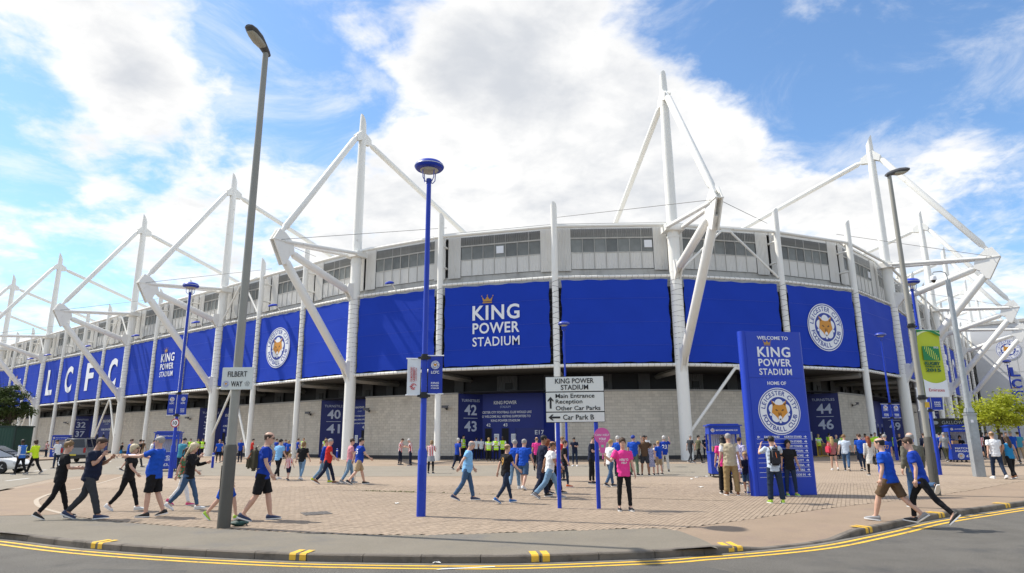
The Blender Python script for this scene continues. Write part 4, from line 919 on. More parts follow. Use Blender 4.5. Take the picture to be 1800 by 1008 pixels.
pB = atH(299, 841); tB = blue_lamp(pB, hAt(327, 496, pB), 'blue domed lamp post at left with two blue flags and a round 10 sign', [(-1, hAt(302, 730, pB), hAt(302, 693, pB), .36, 'blue', .1), (1, hAt(320, 730, pB), hAt(320, 693, pB), .36, 'blue', -.1)])
pC = by_top(991, 565, 8.9); blue_lamp(pC, 8.9, 'slim blue domed lamp post behind the white direction sign')
pD = by_top(1547, 585, 8.9); blue_lamp(pD, 8.9, 'blue domed lamp post in front of turnstiles 47 and 49 with two blue flags', [(-1, hAt(1552, 735, pD), hAt(1552, 711, pD), .55, 'blue', 0), (1, hAt(1571, 735, pD), hAt(1571, 711, pD), .55, 'blue', 0)])
pE = atH(1652, 835); blue_lamp(pE, hAt(1610, 489, pE), 'blue domed lamp post right of the green and yellow flag', [(-1, hAt(1622, 722, pE), hAt(1622, 683, pE), .42, 'white', 0), (1, hAt(1655, 721, pE), hAt(1655, 672, pE), .5, 'blue', 0)])
pF = by_top(1769, 633, 8.9); blue_lamp(pF, 8.9, 'far blue domed lamp post with stacked blue letters above the tree at right', letters=True)
# round speed sign on the left lamp
t = thing('speed_limit_sign', 'round white 10 sign with red rim on the left blue lamp post', 'road sign', (pB.x, pB.y-.1, hAt(304, 744, pB)))
mb = MB(); mb.lathe([(.20, 0), (.20, -.012)], 28, M=frame(V((0, 0, 0)), (1, 0, 0))); mb.build('plate', mat('sign_red', (.45, .015, .02), .4, var=.02), t)
mb = MB(); mb.lathe([(.158, .006), (.158, .002)], 28, M=frame(V((0, 0, 0)), (1, 0, 0))); mb.build('face', PRINTW, t)
fit_text('10', .19, PRINTK, frame(V((0, -.012, 0)), (1, 0, 0)), t, height=.17, bold=.02)
mb = MB(); mb.tube([(0, .03, -.02), (0, .1, -.02)], .03, 8); mb.build('bracket', BLACK, t)
# tall grey street lamps
def street_lamp(p, H, sleeve, label, rz, r0=.13):
    t = thing('street_lamp', label, 'street lamp', (p.x, p.y, 0), rz, 'tall grey street lamps')
    mb = MB(); mb.tube([(0, 0, -.05), (0, 0, sleeve-.05), (0, 0, sleeve)], [r0, r0*.97, r0*.80], 16); mb.build('base_sleeve', GREYD, t)
    mb = MB(); mb.tube([(0, 0, sleeve-.1), (0, 0, H*.6), (0, 0, H)], [r0*.74, r0*.62, r0*.5], 14); mb.build('pole', GREYP, t)
    mb = MB(); mb.box((0, -r0-.001, .9), (.11, .012, .6)); mb.build('access_door', GREYD, t)
    # cobra head pointing along +X
    rings = []
    for x, w, zt, zb in ((-.12, .06, .02, -.06), (-.05, .085, .07, -.09), (.12, .11, .13, -.05), (.35, .155, .17, -.02), (.58, .15, .165, .0), (.70, .11, .14, .03), (.74, .06, .11, .05)):
        c = (zt+zb)/2; hh = (zt-zb)/2; tilt = x*.16
        rings.append([V((x, w*cos(2*pi*k/12), H+tilt+c+hh*sin(2*pi*k/12))) for k in range(12)])
    mb = MB(); mb.loft(rings); hd = mb.build('lamp_head', mat('lamp_head_grey', (.09, .09, .095), .4), t)
    rings = []
    for x, w, d in ((.10, .07, .0), (.16, .11, -.05), (.35, .13, -.08), (.55, .12, -.06), (.66, .08, -.01)):
        rings.append([V((x, w*cos(2*pi*k/12), H+x*.16+.03+(d*abs(sin(2*pi*k/12)) if sin(2*pi*k/12) < 0 else .0)-.02)) for k in range(12)])
    mb = MB(); mb.loft(rings); mb.build('lens', LENS, hd)
    return t
pL = atH(393, 928); street_lamp(pL, hAt(472, 92, pL), hAt(400, 782, pL), 'tall grey street lamp with a street name plate, at left by the kerb', radians(258))
pR = atH(1646, 871); tR = street_lamp(pR, hAt(1566, 306, pR), hAt(1632, 768, pR), 'tall grey street lamp at right with a green and yellow flag', radians(8), .125)
flag(tR, 1, hAt(1645, 697, pR), hAt(1640, 577, pR), .86, 'rugby', off=.1, yaw=.1); clamp(tR, hAt(1620, 573, pR), .08); clamp(tR, hAt(1630, 700, pR), .085)
mb = MB(); mb.box((.05, -.11, hAt(1632, 712, pR)), (.14, .01, .16)); mb.build('yellow_tag', mat('tag_yellow', (.6, .38, .03), .5), tR)
mb = MB(); z = hAt(404, 752, pL); mb.lathe([(.105, z-.05), (.104, z+.05)], 14)
# street name plate
cP = V((pL.x, pL.y, 0)); z0, z1 = hAt(411, 686, pL), hAt(411, 647, pL); w = .68
t = thing('street_name_sign', 'white street name plate on the tall grey lamp post at left', 'street sign', (pL.x+.06, pL.y-.125, (z0+z1)/2), radians(-6))
M = frame(V((0, 0, 0)), (1, 0, 0)); h = z1-z0; mb = MB(); rbox(mb, (0, .01, 0), (w, .02, h), .006); mb.build('plate', mat('sign_white', (.66, .69, .66), .45, var=.03), t)
P = place(M, 0, 0, .004); fit_text('FILBERT', w*.62, PRINTK, place(P, 0, h*.20), t, height=h*.24, bold=.004); fit_text('WAY', w*.36, PRINTK, place(P, 0, -h*.24), t, height=h*.24, bold=.004)
link('club_crest', CREST_S, t, place(P, -w*.34, -h*.24) @ Matrix.Diagonal((h*.15, h*.15, .5, 1)))
mb = MB()
for k in range(5):
    a = pi/2+k*2*pi/5
    for q in range(8):
        a0, a1 = q*pi/4, (q+1)*pi/4; c0 = V((.034*cos(a), .034*sin(a), 0)); mb.poly([place(P, w*.34, -h*.24) @ (c0+V((r*cos(b), r*sin(b), .002))) for r, b in ((.019, a0), (.024, a0), (.024, a1), (.019, a1))])
mb.build('flower_emblem', PRINTK, t, 0)
mb = MB()
for z in (-h*.3, h*.3): mb.box((-.06, .07, z), (.26, .12, .03))
mb.build('clamp', GREYD, t)
# galvanised camera post
pG = atH(1722, 838); HG = hAt(1673, 492, pG); zs = hAt(1708, 728, pG)
t = thing('camera_post', 'galvanised steel camera post with a hooked arm and dome camera at right', 'camera post', (pG.x, pG.y, 0), radians(-12))
mb = MB(); mb.box((0, 0, zs/2-.03), (.36, .36, zs+.06)); mb.box((0, 0, zs), (.42, .42, .06)); rbox(mb, (0, 0, zs+.16), (.36, .36, .28), .05, taper=(.7, .7)); mb.build('cabinet_base', GALV, t)
mb = MB(); mb.tube([(0, 0, zs+.2), (0, 0, HG)], [.125, .10], 16); mb.build('pole', GALV, t)
mb = MB(); mb.tube([(0, 0, HG-.1), (0, 0, HG+.22), (-.06, 0, HG+.36), (-.22, 0, HG+.42), (-.52, 0, HG+.40), (-.56, 0, HG+.34), (-.56, 0, HG+.22)], .025, 8); mb.build('hook_arm', GALV, t)
mb = MB(); mb.lathe([(.04, HG+.24), (.11, HG+.2), (.13, HG+.08), (.12, HG+.03)], 16, (-.56, 0, 0)); dc = mb.build('dome_housing', PRINTW, t)
mb = MB(); mb.lathe([(.09, HG+.03), (.085, HG-.03), (.05, HG-.08), (.01, HG-.095)], 14, (-.56, 0, 0)); mb.build('dome_lens', GLASSD, dc)
mb = MB(); mb.box((-.0, -.19, zs*.55), (.2, .012, zs*.6)); mb.build('access_door', GALV, t)
mb = MB(); mb.box((-.02, -.188, zs-.3), (.10, .01, .12)); mb.build('sticker', PRINTW, t)
# direction sign
pS = (atH(985, 893)+atH(1052, 895))/2; d = (atH(1052, 895)-atH(985, 893)); gap = d.length; rz = atan2(d.y, d.x)*.4
t = thing('direction_sign', 'white three-panel direction sign on two blue posts in the middle of the plaza', 'direction sign', (pS.x, pS.y, 0), rz)
zt, zb = hAt(1014, 662, pS), hAt(1016, 743, pS); W = 1.50; H = zt-zb
for s in (-1, 1): mb = MB(); mb.tube([(s*gap/2, 0, -.05), (s*gap/2, 0, zt-.06)], .052, 12); mb.build('post', BLUEP, t); 
M = frame(V((-.03, -.07, zb)), (1, 0, 0)); SW = mat('sign_white_panel', (.70, .72, .69), .4, var=.02)
hs = [(0, H*.225), (H*.225, H*.66), (H*.66, H)]
mb = MB(); rbox(mb, (-.03, -.058, zb+H/2), (W, .02, H), .012); mb.build('backing', PRINTK, t)
TX = [[('Car Park B', .03, .5, .78, .125)], [('Main Entrance', .0, .80, .99, .105), ('Reception', 0, .49, .68, .135), ('Other Car Parks', 0, .19, 1.13, .105)], [('KING POWER', 0, .70, .99, .125), ('STADIUM', 0, .29, .70, .125)]]
for (a, b), tx in zip(hs, TX):
    mb = MB(); c = (a+b)/2; g = .014; mb.prism([(-W/2+g, a+g), (W/2-g, a+g), (W/2-g, b-g), (-W/2+g, b-g)], place(M, 0, 0, .006), .004); pn = mb.build('panel', SW, t, 0)
    for s, x, y, w, hh in tx:
        al = len(tx) == 3; X = -W/2+.26+w/2 if al else (x+.05 if len(tx) == 1 else 0)
        fit_text(s, w, PRINTK, place(M, X, a+(b-a)*y, .012), pn, height=hh*1.02, bold=.01)
A1 = [(0, .15), (-.075, .06), (-.075, .02), (-.025, .06), (-.025, -.15), (.025, -.15), (.025, .06), (.075, .02), (.075, .06)]
mb = MB(); mb.prism([(x-W/2+.13, y+H*.43) for x, y in A1], place(M, 0, 0, .012), .004); mb.build('arrow_up', PRINTK, t, 0)
mb = MB(); mb.prism([(-y*1.0-W/2+.22, x+H*.11) for x, y in A1], place(M, 0, 0, .012), .004); mb.build('arrow_left', PRINTK, t, 0)
# welcome totem
pa, pb = atH(1327, 873), atH(1440, 870); d = pb-pa; W = d.length; c = (pa+pb)/2; rz = atan2(d.y, d.x); n = V((d.y, -d.x, 0)).normalized(); c = c-n*.16
t = thing('welcome_totem', 'tall blue welcome totem with round fox crest and directions, right of centre', 'totem sign', (c.x, c.y, 0), rz); HH = hAt(1356, 583, (pa+pb)/2)
mb = MB(); D = .32; prof = []
for k in range(9): a = pi/2+pi*k/8; prof.append((-W/2+.10+.10*cos(a), D/2*sin(a)))
for k in range(9): a = -pi/2+pi*k/8; prof.append((W/2-.10+.10*cos(a), D/2*sin(a)))
mb.loft([[V((x, y, z)) for x, y in prof] for z in (-.05, HH)]); mb.build('body', mat('totem_blue', (.010, .044, .45), .38, var=.03, vscale=1.5), t, 30)
M = frame(V((0, -D/2-.004, 0)), (1, 0, 0)); gz = [0.02, HH*.375, HH*.705, HH-.02]
for a, b in zip(gz, gz[1:]):
    mb = MB(); mb.prism([(-W/2+.14, a+.006), (W/2-.14, a+.006), (W/2-.14, b-.006), (-W/2+.14, b-.006)], place(M, 0, 0, .012), .016); mb.build('face_panel', mat('totem_blue_face', (.010, .046, .46), .36, var=.03, vscale=1.5, rnd=.03), t, 0)
P = place(M, 0, 0, .017); fit_text('WELCOME TO', W*.50, PRINTW, place(P, 0, HH*.957), t, height=.11, bold=.015)
stadium_logo(place(P, 0, HH*.805) @ Matrix.Diagonal((1, .92, 1, 1)), W*.53, t); fit_text('HOME OF', W*.30, PRINTW, place(P, 0, HH*.672), t, height=.105, bold=.015)
link('club_crest', CREST, t, place(P, 0, HH*.50) @ Matrix.Diagonal((.70, .70, .6, 1)))
rows = [('EAST STAND', 'NORTH STAND'), (None, 'SOUTH STAND'), (None, 'WEST STAND'), (None, 'RECEPTION'), (None, 'STORE'), (None, 'HOSPITALITY'), (None, 'MEDIA'), (None, 'PLAYERS'), (None, 'CODE IN')]
for k, (l, r) in enumerate(rows):
    y = HH*.345-k*.137; m2 = MB(); m2.prism([(-W*.40, y-.062), (W*.40, y-.062), (W*.40, y-.054), (-W*.40, y-.054)], P, .003); m2.build('rule_line', PRINTW, t, 0)
    ar = MB(); X = W*.37; ar.prism([(X-.05, y-.01), (X, y-.01), (X, y-.04), (X+.045, y), (X, y+.04), (X, y+.01), (X-.05, y+.01)], P, .003); ar.build('arrow', PRINTW, t, 0)
    wd = .052*len(r); fit_text(r, wd, PRINTW, place(P, W*.31-wd/2, y), t, height=.062, bold=.02)
    if l: fit_text(l, .5, PRINTW, place(P, -W*.16, y), t, height=.062, bold=.02); ar = MB(); X = -W*.37; ar.prism([(X+.05, y-.01), (X+.05, y+.01), (X, y+.01), (X, y+.04), (X-.045, y), (X, y-.04), (X, y-.01)], P, .003); ar.build('arrow', PRINTW, t, 0)
# matchday kiosks
def kiosk(p, rz, label, w=1.4, h=2.12, dp=1.1, seller=True):
    t = thing('magazine_kiosk', label, 'kiosk', (p.x, p.y, 0), rz, 'blue magazine kiosks'); B = mat('kiosk_blue', (.012, .05, .42), .4, var=.03); zc = .98*h/2.12; zh = 1.72*h/2.12
    mb = MB(); mb.box((0, -dp/2+.02, (zc+.1)/2+.05), (w, .04, zc-.1)); fp = mb.build('front_panel', B, t, 0)
    for s in (-1, 1):
        mb = MB(); mb.box((s*(w/2-.02), 0, (zc+.1)/2+.05), (.04, dp-.1, zc-.1)); mb.build('side_panel', B, t, 0)
        for y in (-dp/2+.03, dp/2-.03): mb = MB(); mb.box((s*(w/2-.03), y*.99, (zc+zh)/2), (.07, .07, zh-zc+.1)); mb.build('post', B, t, 0)
    mb = MB(); mb.box((0, 0, zc), (w+.04, dp+.04, .04)); mb.build('counter', B, t, 0)
    mb = MB(); mb.box((0, -dp/2+.03, zh+.17), (w-.01, .05, .34)); hd = mb.build('header', B, t, 0)
    mb = MB()
    for s in (-1, 1): mb.box((s*(w/2-.03), .03, zh+.17), (.05, dp-.1, .33))
    mb.build('side_header', B, t, 0)
    mb = MB(); mb.box((0, 0, zh+.37), (w+.12, dp+.14, .05)); rbox(mb, (0, 0, zh+.41), (w-.1, dp-.1, .06), .02); mb.build('roof', B, t, 0)
    mb = MB(); nx = 24
    for k in range(nx):
        x0, x1 = -w/2+.08+(w-.16)*k/nx, -w/2+.08+(w-.16)*(k+1)/nx; y0, y1 = dp/2-.12+.03*(k % 2), dp/2-.12+.03*((k+1) % 2); mb.poly([(x0, y0, zc), (x1, y1, zc), (x1, y1, zh+.1), (x0, y0, zh+.1)])
    mb.build('curtain', mat('kiosk_curtain', (.55, .55, .60), .8, var=.1), t, 0)
    mb = MB()
    for s in (-1, 1):
        for y in (-dp/2+.1, dp/2-.1): mb.lathe([(.06, -.02), (.06, .02)], 12, M=Matrix.Translation((s*(w/2-.08), y, .062)) @ Matrix.Rotation(pi/2, 4, 'Y'))
    mb.box((0, 0, .125), (w-.02, dp-.02, .03)); mb.build('wheel_base', BLACK, t)
    mb = MB(); mb.box((-w*.28, -dp*.22, zc+.14), (.32, .26, .24)); mb.build('carton', mat('cardboard', (.36, .22, .11), .8, var=.05), t, 0)
    mb = MB(); mb.box((w*.1, -dp*.3, zc+.045), (.3, .22, .05)); mb.build('magazine_pile', PRINTW, t, 0)
    P = place(frame(V((0, -dp/2-.004, 0)), (1, 0, 0)), 0, 0, .004)
    fit_text('MATCHDAY', w*.74, PRINTW, place(P, 0, zc*.80), fp, height=.115, bold=.02); fit_text('MAGAZINE', w*.74, PRINTW, place(P, 0, zc*.64), fp, height=.115, bold=.02); fit_text('£3.50', w*.40, PRINTW, place(P, w*.17, zc*.36), fp, height=.14, bold=.025)
    link('club_crest', CREST_S, fp, place(P, -w*.2, zc*.36) @ Matrix.Diagonal((.19, .19, .5, 1))); link('club_crest', CREST_S, hd, place(P, -w*.38, zh+.17) @ Matrix.Diagonal((.085, .085, .4, 1)))
    fit_text('MATCHDAY MAGAZINE £3.50', w*.68, PRINTW, place(P, w*.06, zh+.17), hd, height=.062, bold=.01)
    return t
K1 = (atH(1249, 841)+atH(1301, 839))/2+V((.2, .55, 0)); kiosk(K1, radians(-8), 'blue wheeled magazine kiosk left of the welcome totem', 1.32, 2.2)
K2 = atH(1697, 813)+V((.35, .6, 0)); kiosk(K2, radians(-14), 'blue wheeled magazine kiosk behind the galvanised post at right', 1.65, 2.3)
K3 = atH(282, 829)+V((0, .5, 0)); kiosk(K3, radians(18), 'blue magazine kiosk left of the lamp post with the 10 sign', 1.25, 2.15)
K4 = atH(98, 806)+V((0, .5, 0)); kiosk(K4, radians(24), 'far blue magazine kiosk at left beyond the service road', 1.5, 2.2)
# bollards
for x, y, wh in ((373, 823, 'near the police officers at left'), (592, 809, 'before turnstiles 40 and 41')):
    p = atH(x, y); t = thing('bollard', 'short blue bollard standing '+wh, 'bollard', p, 0, 'blue bollards'); mb = MB(); mb.tube([(0, 0, -.05), (0, 0, .84), (0, 0, .88), (0, 0, .92)], [.075, .075, .07, .03], 14); mb.build('post', BLUEP, t)
    mb = MB(); mb.lathe([(.078, .70), (.078, .78)], 14); mb.build('reflective_band', PRINTW, t)
# yellow crowd barrier
p = atH(1446, 804); t = thing('crowd_barrier', 'yellow steel crowd barrier by the wall right of turnstiles 44 and 46', 'barrier', p, radians(30)); YB = mat('barrier_yellow', (.62, .40, .02), .5)
mb = MB(); mb.tube([(-.55, 0, .1), (-.55, 0, 1.05), (.55, 0, 1.05), (.55, 0, .1), (-.55, 0, .1)], .025, 8); mb.build('frame', YB, t)
for k in range(7): mb = MB(); mb.tube([(-.45+k*.15, 0, .1), (-.45+k*.15, 0, 1.05)], .012, 6); mb.build('bar', YB, t)
for s in (-1, 1): mb = MB(); mb.tube([(s*.5, -.28, .02), (s*.5, 0, .12), (s*.5, .28, .02)], .02, 6); mb.build('foot', YB, t)
# black sign frame by the right facade
p = atH(1668, 806)+V((.8, 3, 0)); zt = hAt(1690, 735, p); t = thing('banner_gantry', 'black gantry with a lettered fascia behind the right-hand kiosk', 'gantry', p, radians(-20)); w = 3.4
mb = MB(); mb.box((w/2, 0, zt-.35), (w, .25, .7)); f = mb.build('fascia', mat('gantry_black', (.012, .014, .013), .5), t, 0)
for x in (.08, w-.08): mb = MB(); mb.box((x, 0, (zt-.7)/2), (.16, .2, zt-.7)); mb.build('leg', MATS['gantry_black'], t, 0)
mb = MB(); mb.box((w/2, .05, zt-.95), (w-.32, .1, .5)); mb.build('valance', mat('gantry_green', (.012, .03, .016), .6), t, 0)
mb = MB(); mb.box((.55, -.02, zt-1.8), (.55, .06, 1.1)); mb.build('notice', SW, t, 0)
fit_text('GALLOWPARK', w*.66, mat('print_dim_grey', (.3, .32, .32), .5), frame(V((w*.58, -.135, zt-.33)), (1, 0, 0)), f, height=.26)
mb = MB(); mb.lathe([(.17, 0), (.11, .004)], 18, M=frame(V((.4, -.13, zt-.33)), (1, 0, 0)) @ Matrix.Diagonal((1.3, .8, 1, 1))); mb.build('oval_emblem', MATS['print_dim_grey'], f)
# green site container at left
p = atH(20, 806); t = thing('site_container', 'dark green steel container at the left edge under the bush', 'container', (p.x, p.y, 0), radians(2)); h = hAt(40, 749, p); GC = mat('container_green', (.012, .055, .04), .5, var=.12, vscale=1.5)
mb = MB(); mb.box((-6, 1.3, h/2), (12, 2.5, h-.1)); mb.build('body', GC, t, 0)
CG = corr_mesh('side_sheet', GC, 10, .03)
for k in range(4): link('side_sheet', CG, t, frame(V((-1.6-k*2.95, .045, h/2)), (1, 0, 0)) @ Matrix.Diagonal((2.85, h-.35, 1, 1)))
mb = MB(); mb.box((-6, 1.3, h-.05), (12.2, 2.7, .14)); mb.build('roof', mat('container_dark', (.006, .03, .024), .5), t, 0)
for x in (-.06, -12): mb = MB(); mb.box((x, .03, h/2), (.16, .16, h)); mb.build('corner_post', MATS['container_dark'], t, 0)
# verge kerb beside it
a, b = atH(-60, 817), atH(158, 806); dd = (b-a).normalized(); nn = V((-dd.y, dd.x, 0)); mb = MB()
mb.add([V((q.x, q.y, z)) for z in (-.05, .12) for q in (a, b, b+nn*6, a+nn*6)], [(4, 5, 6, 7), (0, 1, 5, 4), (1, 2, 6, 5), (2, 3, 7, 6), (3, 0, 4, 7)]); tag(mb.build('verge_pavement', PINKT, None, 0), kind='structure')

# ---------------------------------------------------------------- trees
def tree(name, label, base, H, crown_c, crown_r, nleaf, lsize, m, seed, trunk_r=.11, clumps=26, airy=.5, bark=(.07, .055, .04)):
    random.seed(seed); t = thing(name, label, 'tree' if 'tree' in name else 'bush', (base.x, base.y, 0)); BK_ = mat('bark', bark, .9, var=.2, vscale=8, bump=.5, bscale=30)
    cc = V(crown_c); cr = V(crown_r); mb = MB(); mb.tube([(0, 0, -.1), (.03, .02, H*.2), (-.02, .03, cc.z-cr.z*.5), (cc.x*.4, cc.y*.4, cc.z)], [trunk_r*1.25, trunk_r, trunk_r*.75, trunk_r*.4], 9)
    cl = []
    for k in range(clumps):
        while True:
            q = V((random.uniform(-1, 1), random.uniform(-1, 1), random.uniform(-.85, 1)))
            if .25 < q.length < 1: break
        q = q*(.55+.45*random.random()); c = cc+V((q.x*cr.x, q.y*cr.y, q.z*cr.z)); cl.append((c, random.uniform(.55, 1.25)))
        s0 = V((0, 0, cc.z-cr.z*random.uniform(.3, .8))); mid = s0.lerp(c, .5)+V((random.uniform(-.1, .1), random.uniform(-.1, .1), .12)); mb.tube([s0, mid, c], [trunk_r*.42, trunk_r*.26, trunk_r*.08], 5)
    mb.build('trunk', BK_, t)
    vs = []; fs = []; cs = max(cr)*airy
    for k in range(nleaf):
        c, s = random.choice(cl); d = V((random.gauss(0, 1), random.gauss(0, 1), random.gauss(0, .62))); p = c+d*cs*.42*s; a = V((random.gauss(0, 1), random.gauss(0, 1), random.gauss(0, .5))).normalized(); b = a.cross(V((random.gauss(0, 1), random.gauss(0, 1), random.gauss(0, 1)))).normalized(); L = lsize*random.uniform(.6, 1.3); o = len(vs)
        vs += [p-a*L, p+b*L*.38, p+a*L, p-b*L*.38]; fs.append((o, o+1, o+2, o+3))
    q = MB(); q.v = [tuple(x) for x in vs]; q.f = fs; q.m = [0]*len(fs); cr_ = q.build('crown', m, t, 0); tag(cr_, kind='stuff'); return t
def leafmat(name, col, var, trans=.25):
    m = mat(name, col, .55, var=.18, vscale=1.1, island=var); N = m.node_tree.nodes; L = m.node_tree.links; b = N['Principled BSDF']; tr = N.new('ShaderNodeBsdfTranslucent'); mx = N.new('ShaderNodeMixShader'); mx.inputs[0].default_value = trans
    L.new(b.inputs['Base Color'].links[0].from_socket, tr.inputs[0]); out = [n for n in N if n.type == 'OUTPUT_MATERIAL'][0]; L.new(b.outputs[0], mx.inputs[1]); L.new(tr.outputs[0], mx.inputs[2]); L.new(mx.outputs[0], out.inputs[0]); return m
pT = atH(1766, 818); tree('locust_tree', 'small yellow-green tree with airy foliage at the right edge', pT, 4.5, (.3, 0, 2.95), (2.35, 1.9, 1.05), 9000, .095, leafmat('locust_leaf', (.36, .40, .03), .35, .45), 4, .09, 34, .36)
pT = atH(-30, 803)+V((-3.0, 7, 0)); tree('round_bush_tree', 'dark green bushy tree behind the green container at the left edge', pT, 9, (-.6, 0, 5.7), (3.1, 2.8, 3.0), 15000, .15, leafmat('bush_leaf', (.055, .085, .018), .45, .22), 8, .16, 44, .34)

# ---------------------------------------------------------------- vehicles
def wheel(par, c, r, w, side):
    M = Matrix.Translation(c) @ Matrix.Rotation(pi/2, 4, 'Y'); mb = MB(); mb.lathe([(r*.62, -w/2), (r*.93, -w/2), (r, -w*.32), (r, w*.32), (r*.93, w/2), (r*.62, w/2)], 22, M=M); wh = mb.build('wheel', RUBBER, par)
    mb = MB(); mb.lathe([(r*.62, -w*.30), (r*.60, w*.36), (r*.1, w*.30)], 18, M=M)
    for k in range(5):
        a = k*2*pi/5; mb.box(M @ V((r*.33*cos(a), r*.33*sin(a), side*w*.40)), (.05, r*.5, r*.12), Matrix.Rotation(a+pi/2, 3, 'X'))
    mb.build('rim', mat('alloy_rim', (.42, .43, .44), .35, metal=.7), wh)
def car(label, p, rz, col, kind, nm='parked_car', group=None):
    t = thing(nm, label, 'car', p, rz, group); paint = mat('paint_'+col[0], col[1], .25, var=.02, spec=.6)
    if kind == 'suv': L, W, H, zb, bel, r = 4.7, 1.9, 1.86, .36, 1.12, .38
    else: L, W, H, zb, bel, r = 4.35, 1.82, 1.32, .22, .82, .33
    # body: cross-sections along the length, front at +Y
    if kind == 'suv': prof = [(-2.35, zb+.05, 1.05, .90), (-2.28, zb, 1.15, .97), (-1.2, zb, bel, 1), (.75, zb, bel, 1), (1.15, zb, 1.08, .99), (2.0, zb, 1.0, .96), (2.28, zb+.06, .86, .86), (2.36, zb+.12, .74, .74)]
    else: prof = [(-2.17, .34, .72, .82), (-2.0, zb, .86, .94), (-1.2, zb, .88, 1), (.3, zb, .84, 1), (1.1, zb, .80, .99), (1.75, zb, .70, .94), (2.06, zb+.03, .58, .82), (2.18, .30, .48, .60)]
    rings = []
    for y, z0, z1, k in prof:
        w = W/2*k; ring = [(-w*.9, z0), (w*.9, z0), (w, z0+.1), (w*1.0, (z0+z1)/2), (w*.975, z1-.12), (w*.88, z1), (-w*.88, z1), (-w*.975, z1-.12), (-w, (z0+z1)/2), (-w, z0+.1)]
        rings.append([V((x, y, z)) for x, z in ring])
    mb = MB(); mb.loft(rings); body = mb.build('body', paint, t, 40)
    if kind == 'suv': cab = [(-2.25, .80), (-2.1, .72), (.25, .72), (.95, .82)]; zt = [bel-.05, H-.03, H, bel-.06]
    else: cab = [(-1.75, .80), (-.85, .62), (.15, .62), (1.15, .80)]; zt = [.80, H-.03, H, .76]
    def cabin(k, m, nm, dz):
        rr = []
        y0, y1, y2, y3 = [c[0] for c in cab]; wb, wt = W/2*.90*k, W/2*.72*k
        vs = [(-wb, y0, bel-.06), (wb, y0, bel-.06), (wb, y3, bel-.06), (-wb, y3, bel-.06), (-wt, y1, H+dz), (wt, y1, H+dz), (wt, y2, H+dz), (-wt, y2, H+dz)]
        q = MB(); q.add([V(x) for x in vs], [(3, 2, 1, 0), (4, 5, 6, 7), (0, 1, 5, 4), (1, 2, 6, 5), (2, 3, 7, 6), (3, 0, 4, 7)])
        me = q.mesh(nm, m, 35); bm = bmesh.new(); bm.from_mesh(me); bmesh.ops.bevel(bm, geom=bm.edges[:], offset=.06, segments=2, affect='EDGES'); bm.to_mesh(me); bm.free(); return link(nm, me, t)
    cabin(1.0, paint, 'cabin', 0)
    y0, y1, y2, y3 = [c[0] for c in cab]; wb, wt = W/2*.90, W/2*.72
    def pane(a, b, c, d, nm='window'):
        nrm = (b-a).cross(d-a).normalized(); q = MB(); cen = (a+b+c+d)/4; P4 = [cen+(x-cen)*.86+nrm*.012 for x in (a, b, c, d)]; q.add(P4+[x-nrm*.02 for x in P4], [(0, 1, 2, 3), (7, 6, 5, 4), (0, 4, 5, 1), (1, 5, 6, 2), (2, 6, 7, 3), (3, 7, 4, 0)]); q.build(nm, GLASSD, t, 0)
    zb2 = bel; pane(V((-wb, y0, zb2)), V((wb, y0, zb2)), V((wt, y1, H-.02)), V((-wt, y1, H-.02)), 'rear_window'); pane(V((wb, y3, zb2)), V((-wb, y3, zb2)), V((-wt, y2, H-.02)), V((wt, y2, H-.02)), 'windscreen')
    for s in (-1, 1):
        for f0, f1 in ((.04, .48), (.52, .97)):
            bl = lambda f: V((s*wb, y0+(y3-y0)*f, zb2)); tp = lambda f: V((s*wt, y1+(y2-y1)*f, H-.03)); q = [bl(f0), bl(f1), tp(f1), tp(f0)]; q = q if s > 0 else [q[1], q[0], q[3], q[2]]; pane(*q)
        for y in (-L*.30, L*.31): wheel(t, V((s*(W/2-.10), y, r)), r, .22, s)
        q = MB(); rbox(q, (s*(W/2+.08), .75 if kind == 'suv' else .7, bel+.06), (.2, .12, .14), .03); q.build('wing_mirror', paint, t)
        q = MB(); rbox(q, (s*W*.40, -L/2+.03, .95 if kind == 'suv' else .68), (.16, .1, .38 if kind == 'suv' else .14), .02); q.build('tail_light', mat('tail_red', (.35, .01, .012), .3), t)
        q = MB(); rbox(q, (s*W*.36, L/2-.20, .72 if kind == 'suv' else .56), (.30, .2, .14), .03); q.build('headlight', mat('headlight_glass', (.6, .62, .65), .1), t)
        if kind == 'suv': q = MB(); q.tube([(s*.62, -1.8, H+.06), (s*.62, .1, H+.06)], .022, 6); q.build('roof_rail', BLACK, t)
    q = MB(); rbox(q, (0, -L/2+.02, .52 if kind == 'suv' else .42), (W*.92, .16, .22), .04); q.build('rear_bumper', BLACK if kind == 'suv' else paint, t); q = MB(); q.box((0, -L/2-.075, .62 if kind == 'suv' else .5), (.5, .012, .11)); q.build('number_plate', mat('plate_yellow', (.6, .48, .05), .5), t)
    q = MB(); rbox(q, (0, L/2-.04, .40), (W*.8, .14, .16), .04); q.build('front_grille', BLACK, t)
    return t
hd = radians(16); pc = atH(125, 815)+V((-sin(hd), cos(hd), 0))*2.4; car('grey off-road car seen from behind on the service road at left', V((pc.x, pc.y, .004)), hd, ('gunmetal', (.16, .165, .17)), 'suv')
pc = atH(16, 834); car('white car nosing in at the left edge of the picture', V((pc.x-2.2, pc.y+.95, .004)), radians(-82), ('white', (.72, .72, .71)), 'saloon')
pc = atH(22, 814); car('dark blue car behind the white car at the left edge', V((pc.x-2.2, pc.y+1.0, .004)), radians(-84), ('midnight', (.02, .024, .035)), 'saloon')
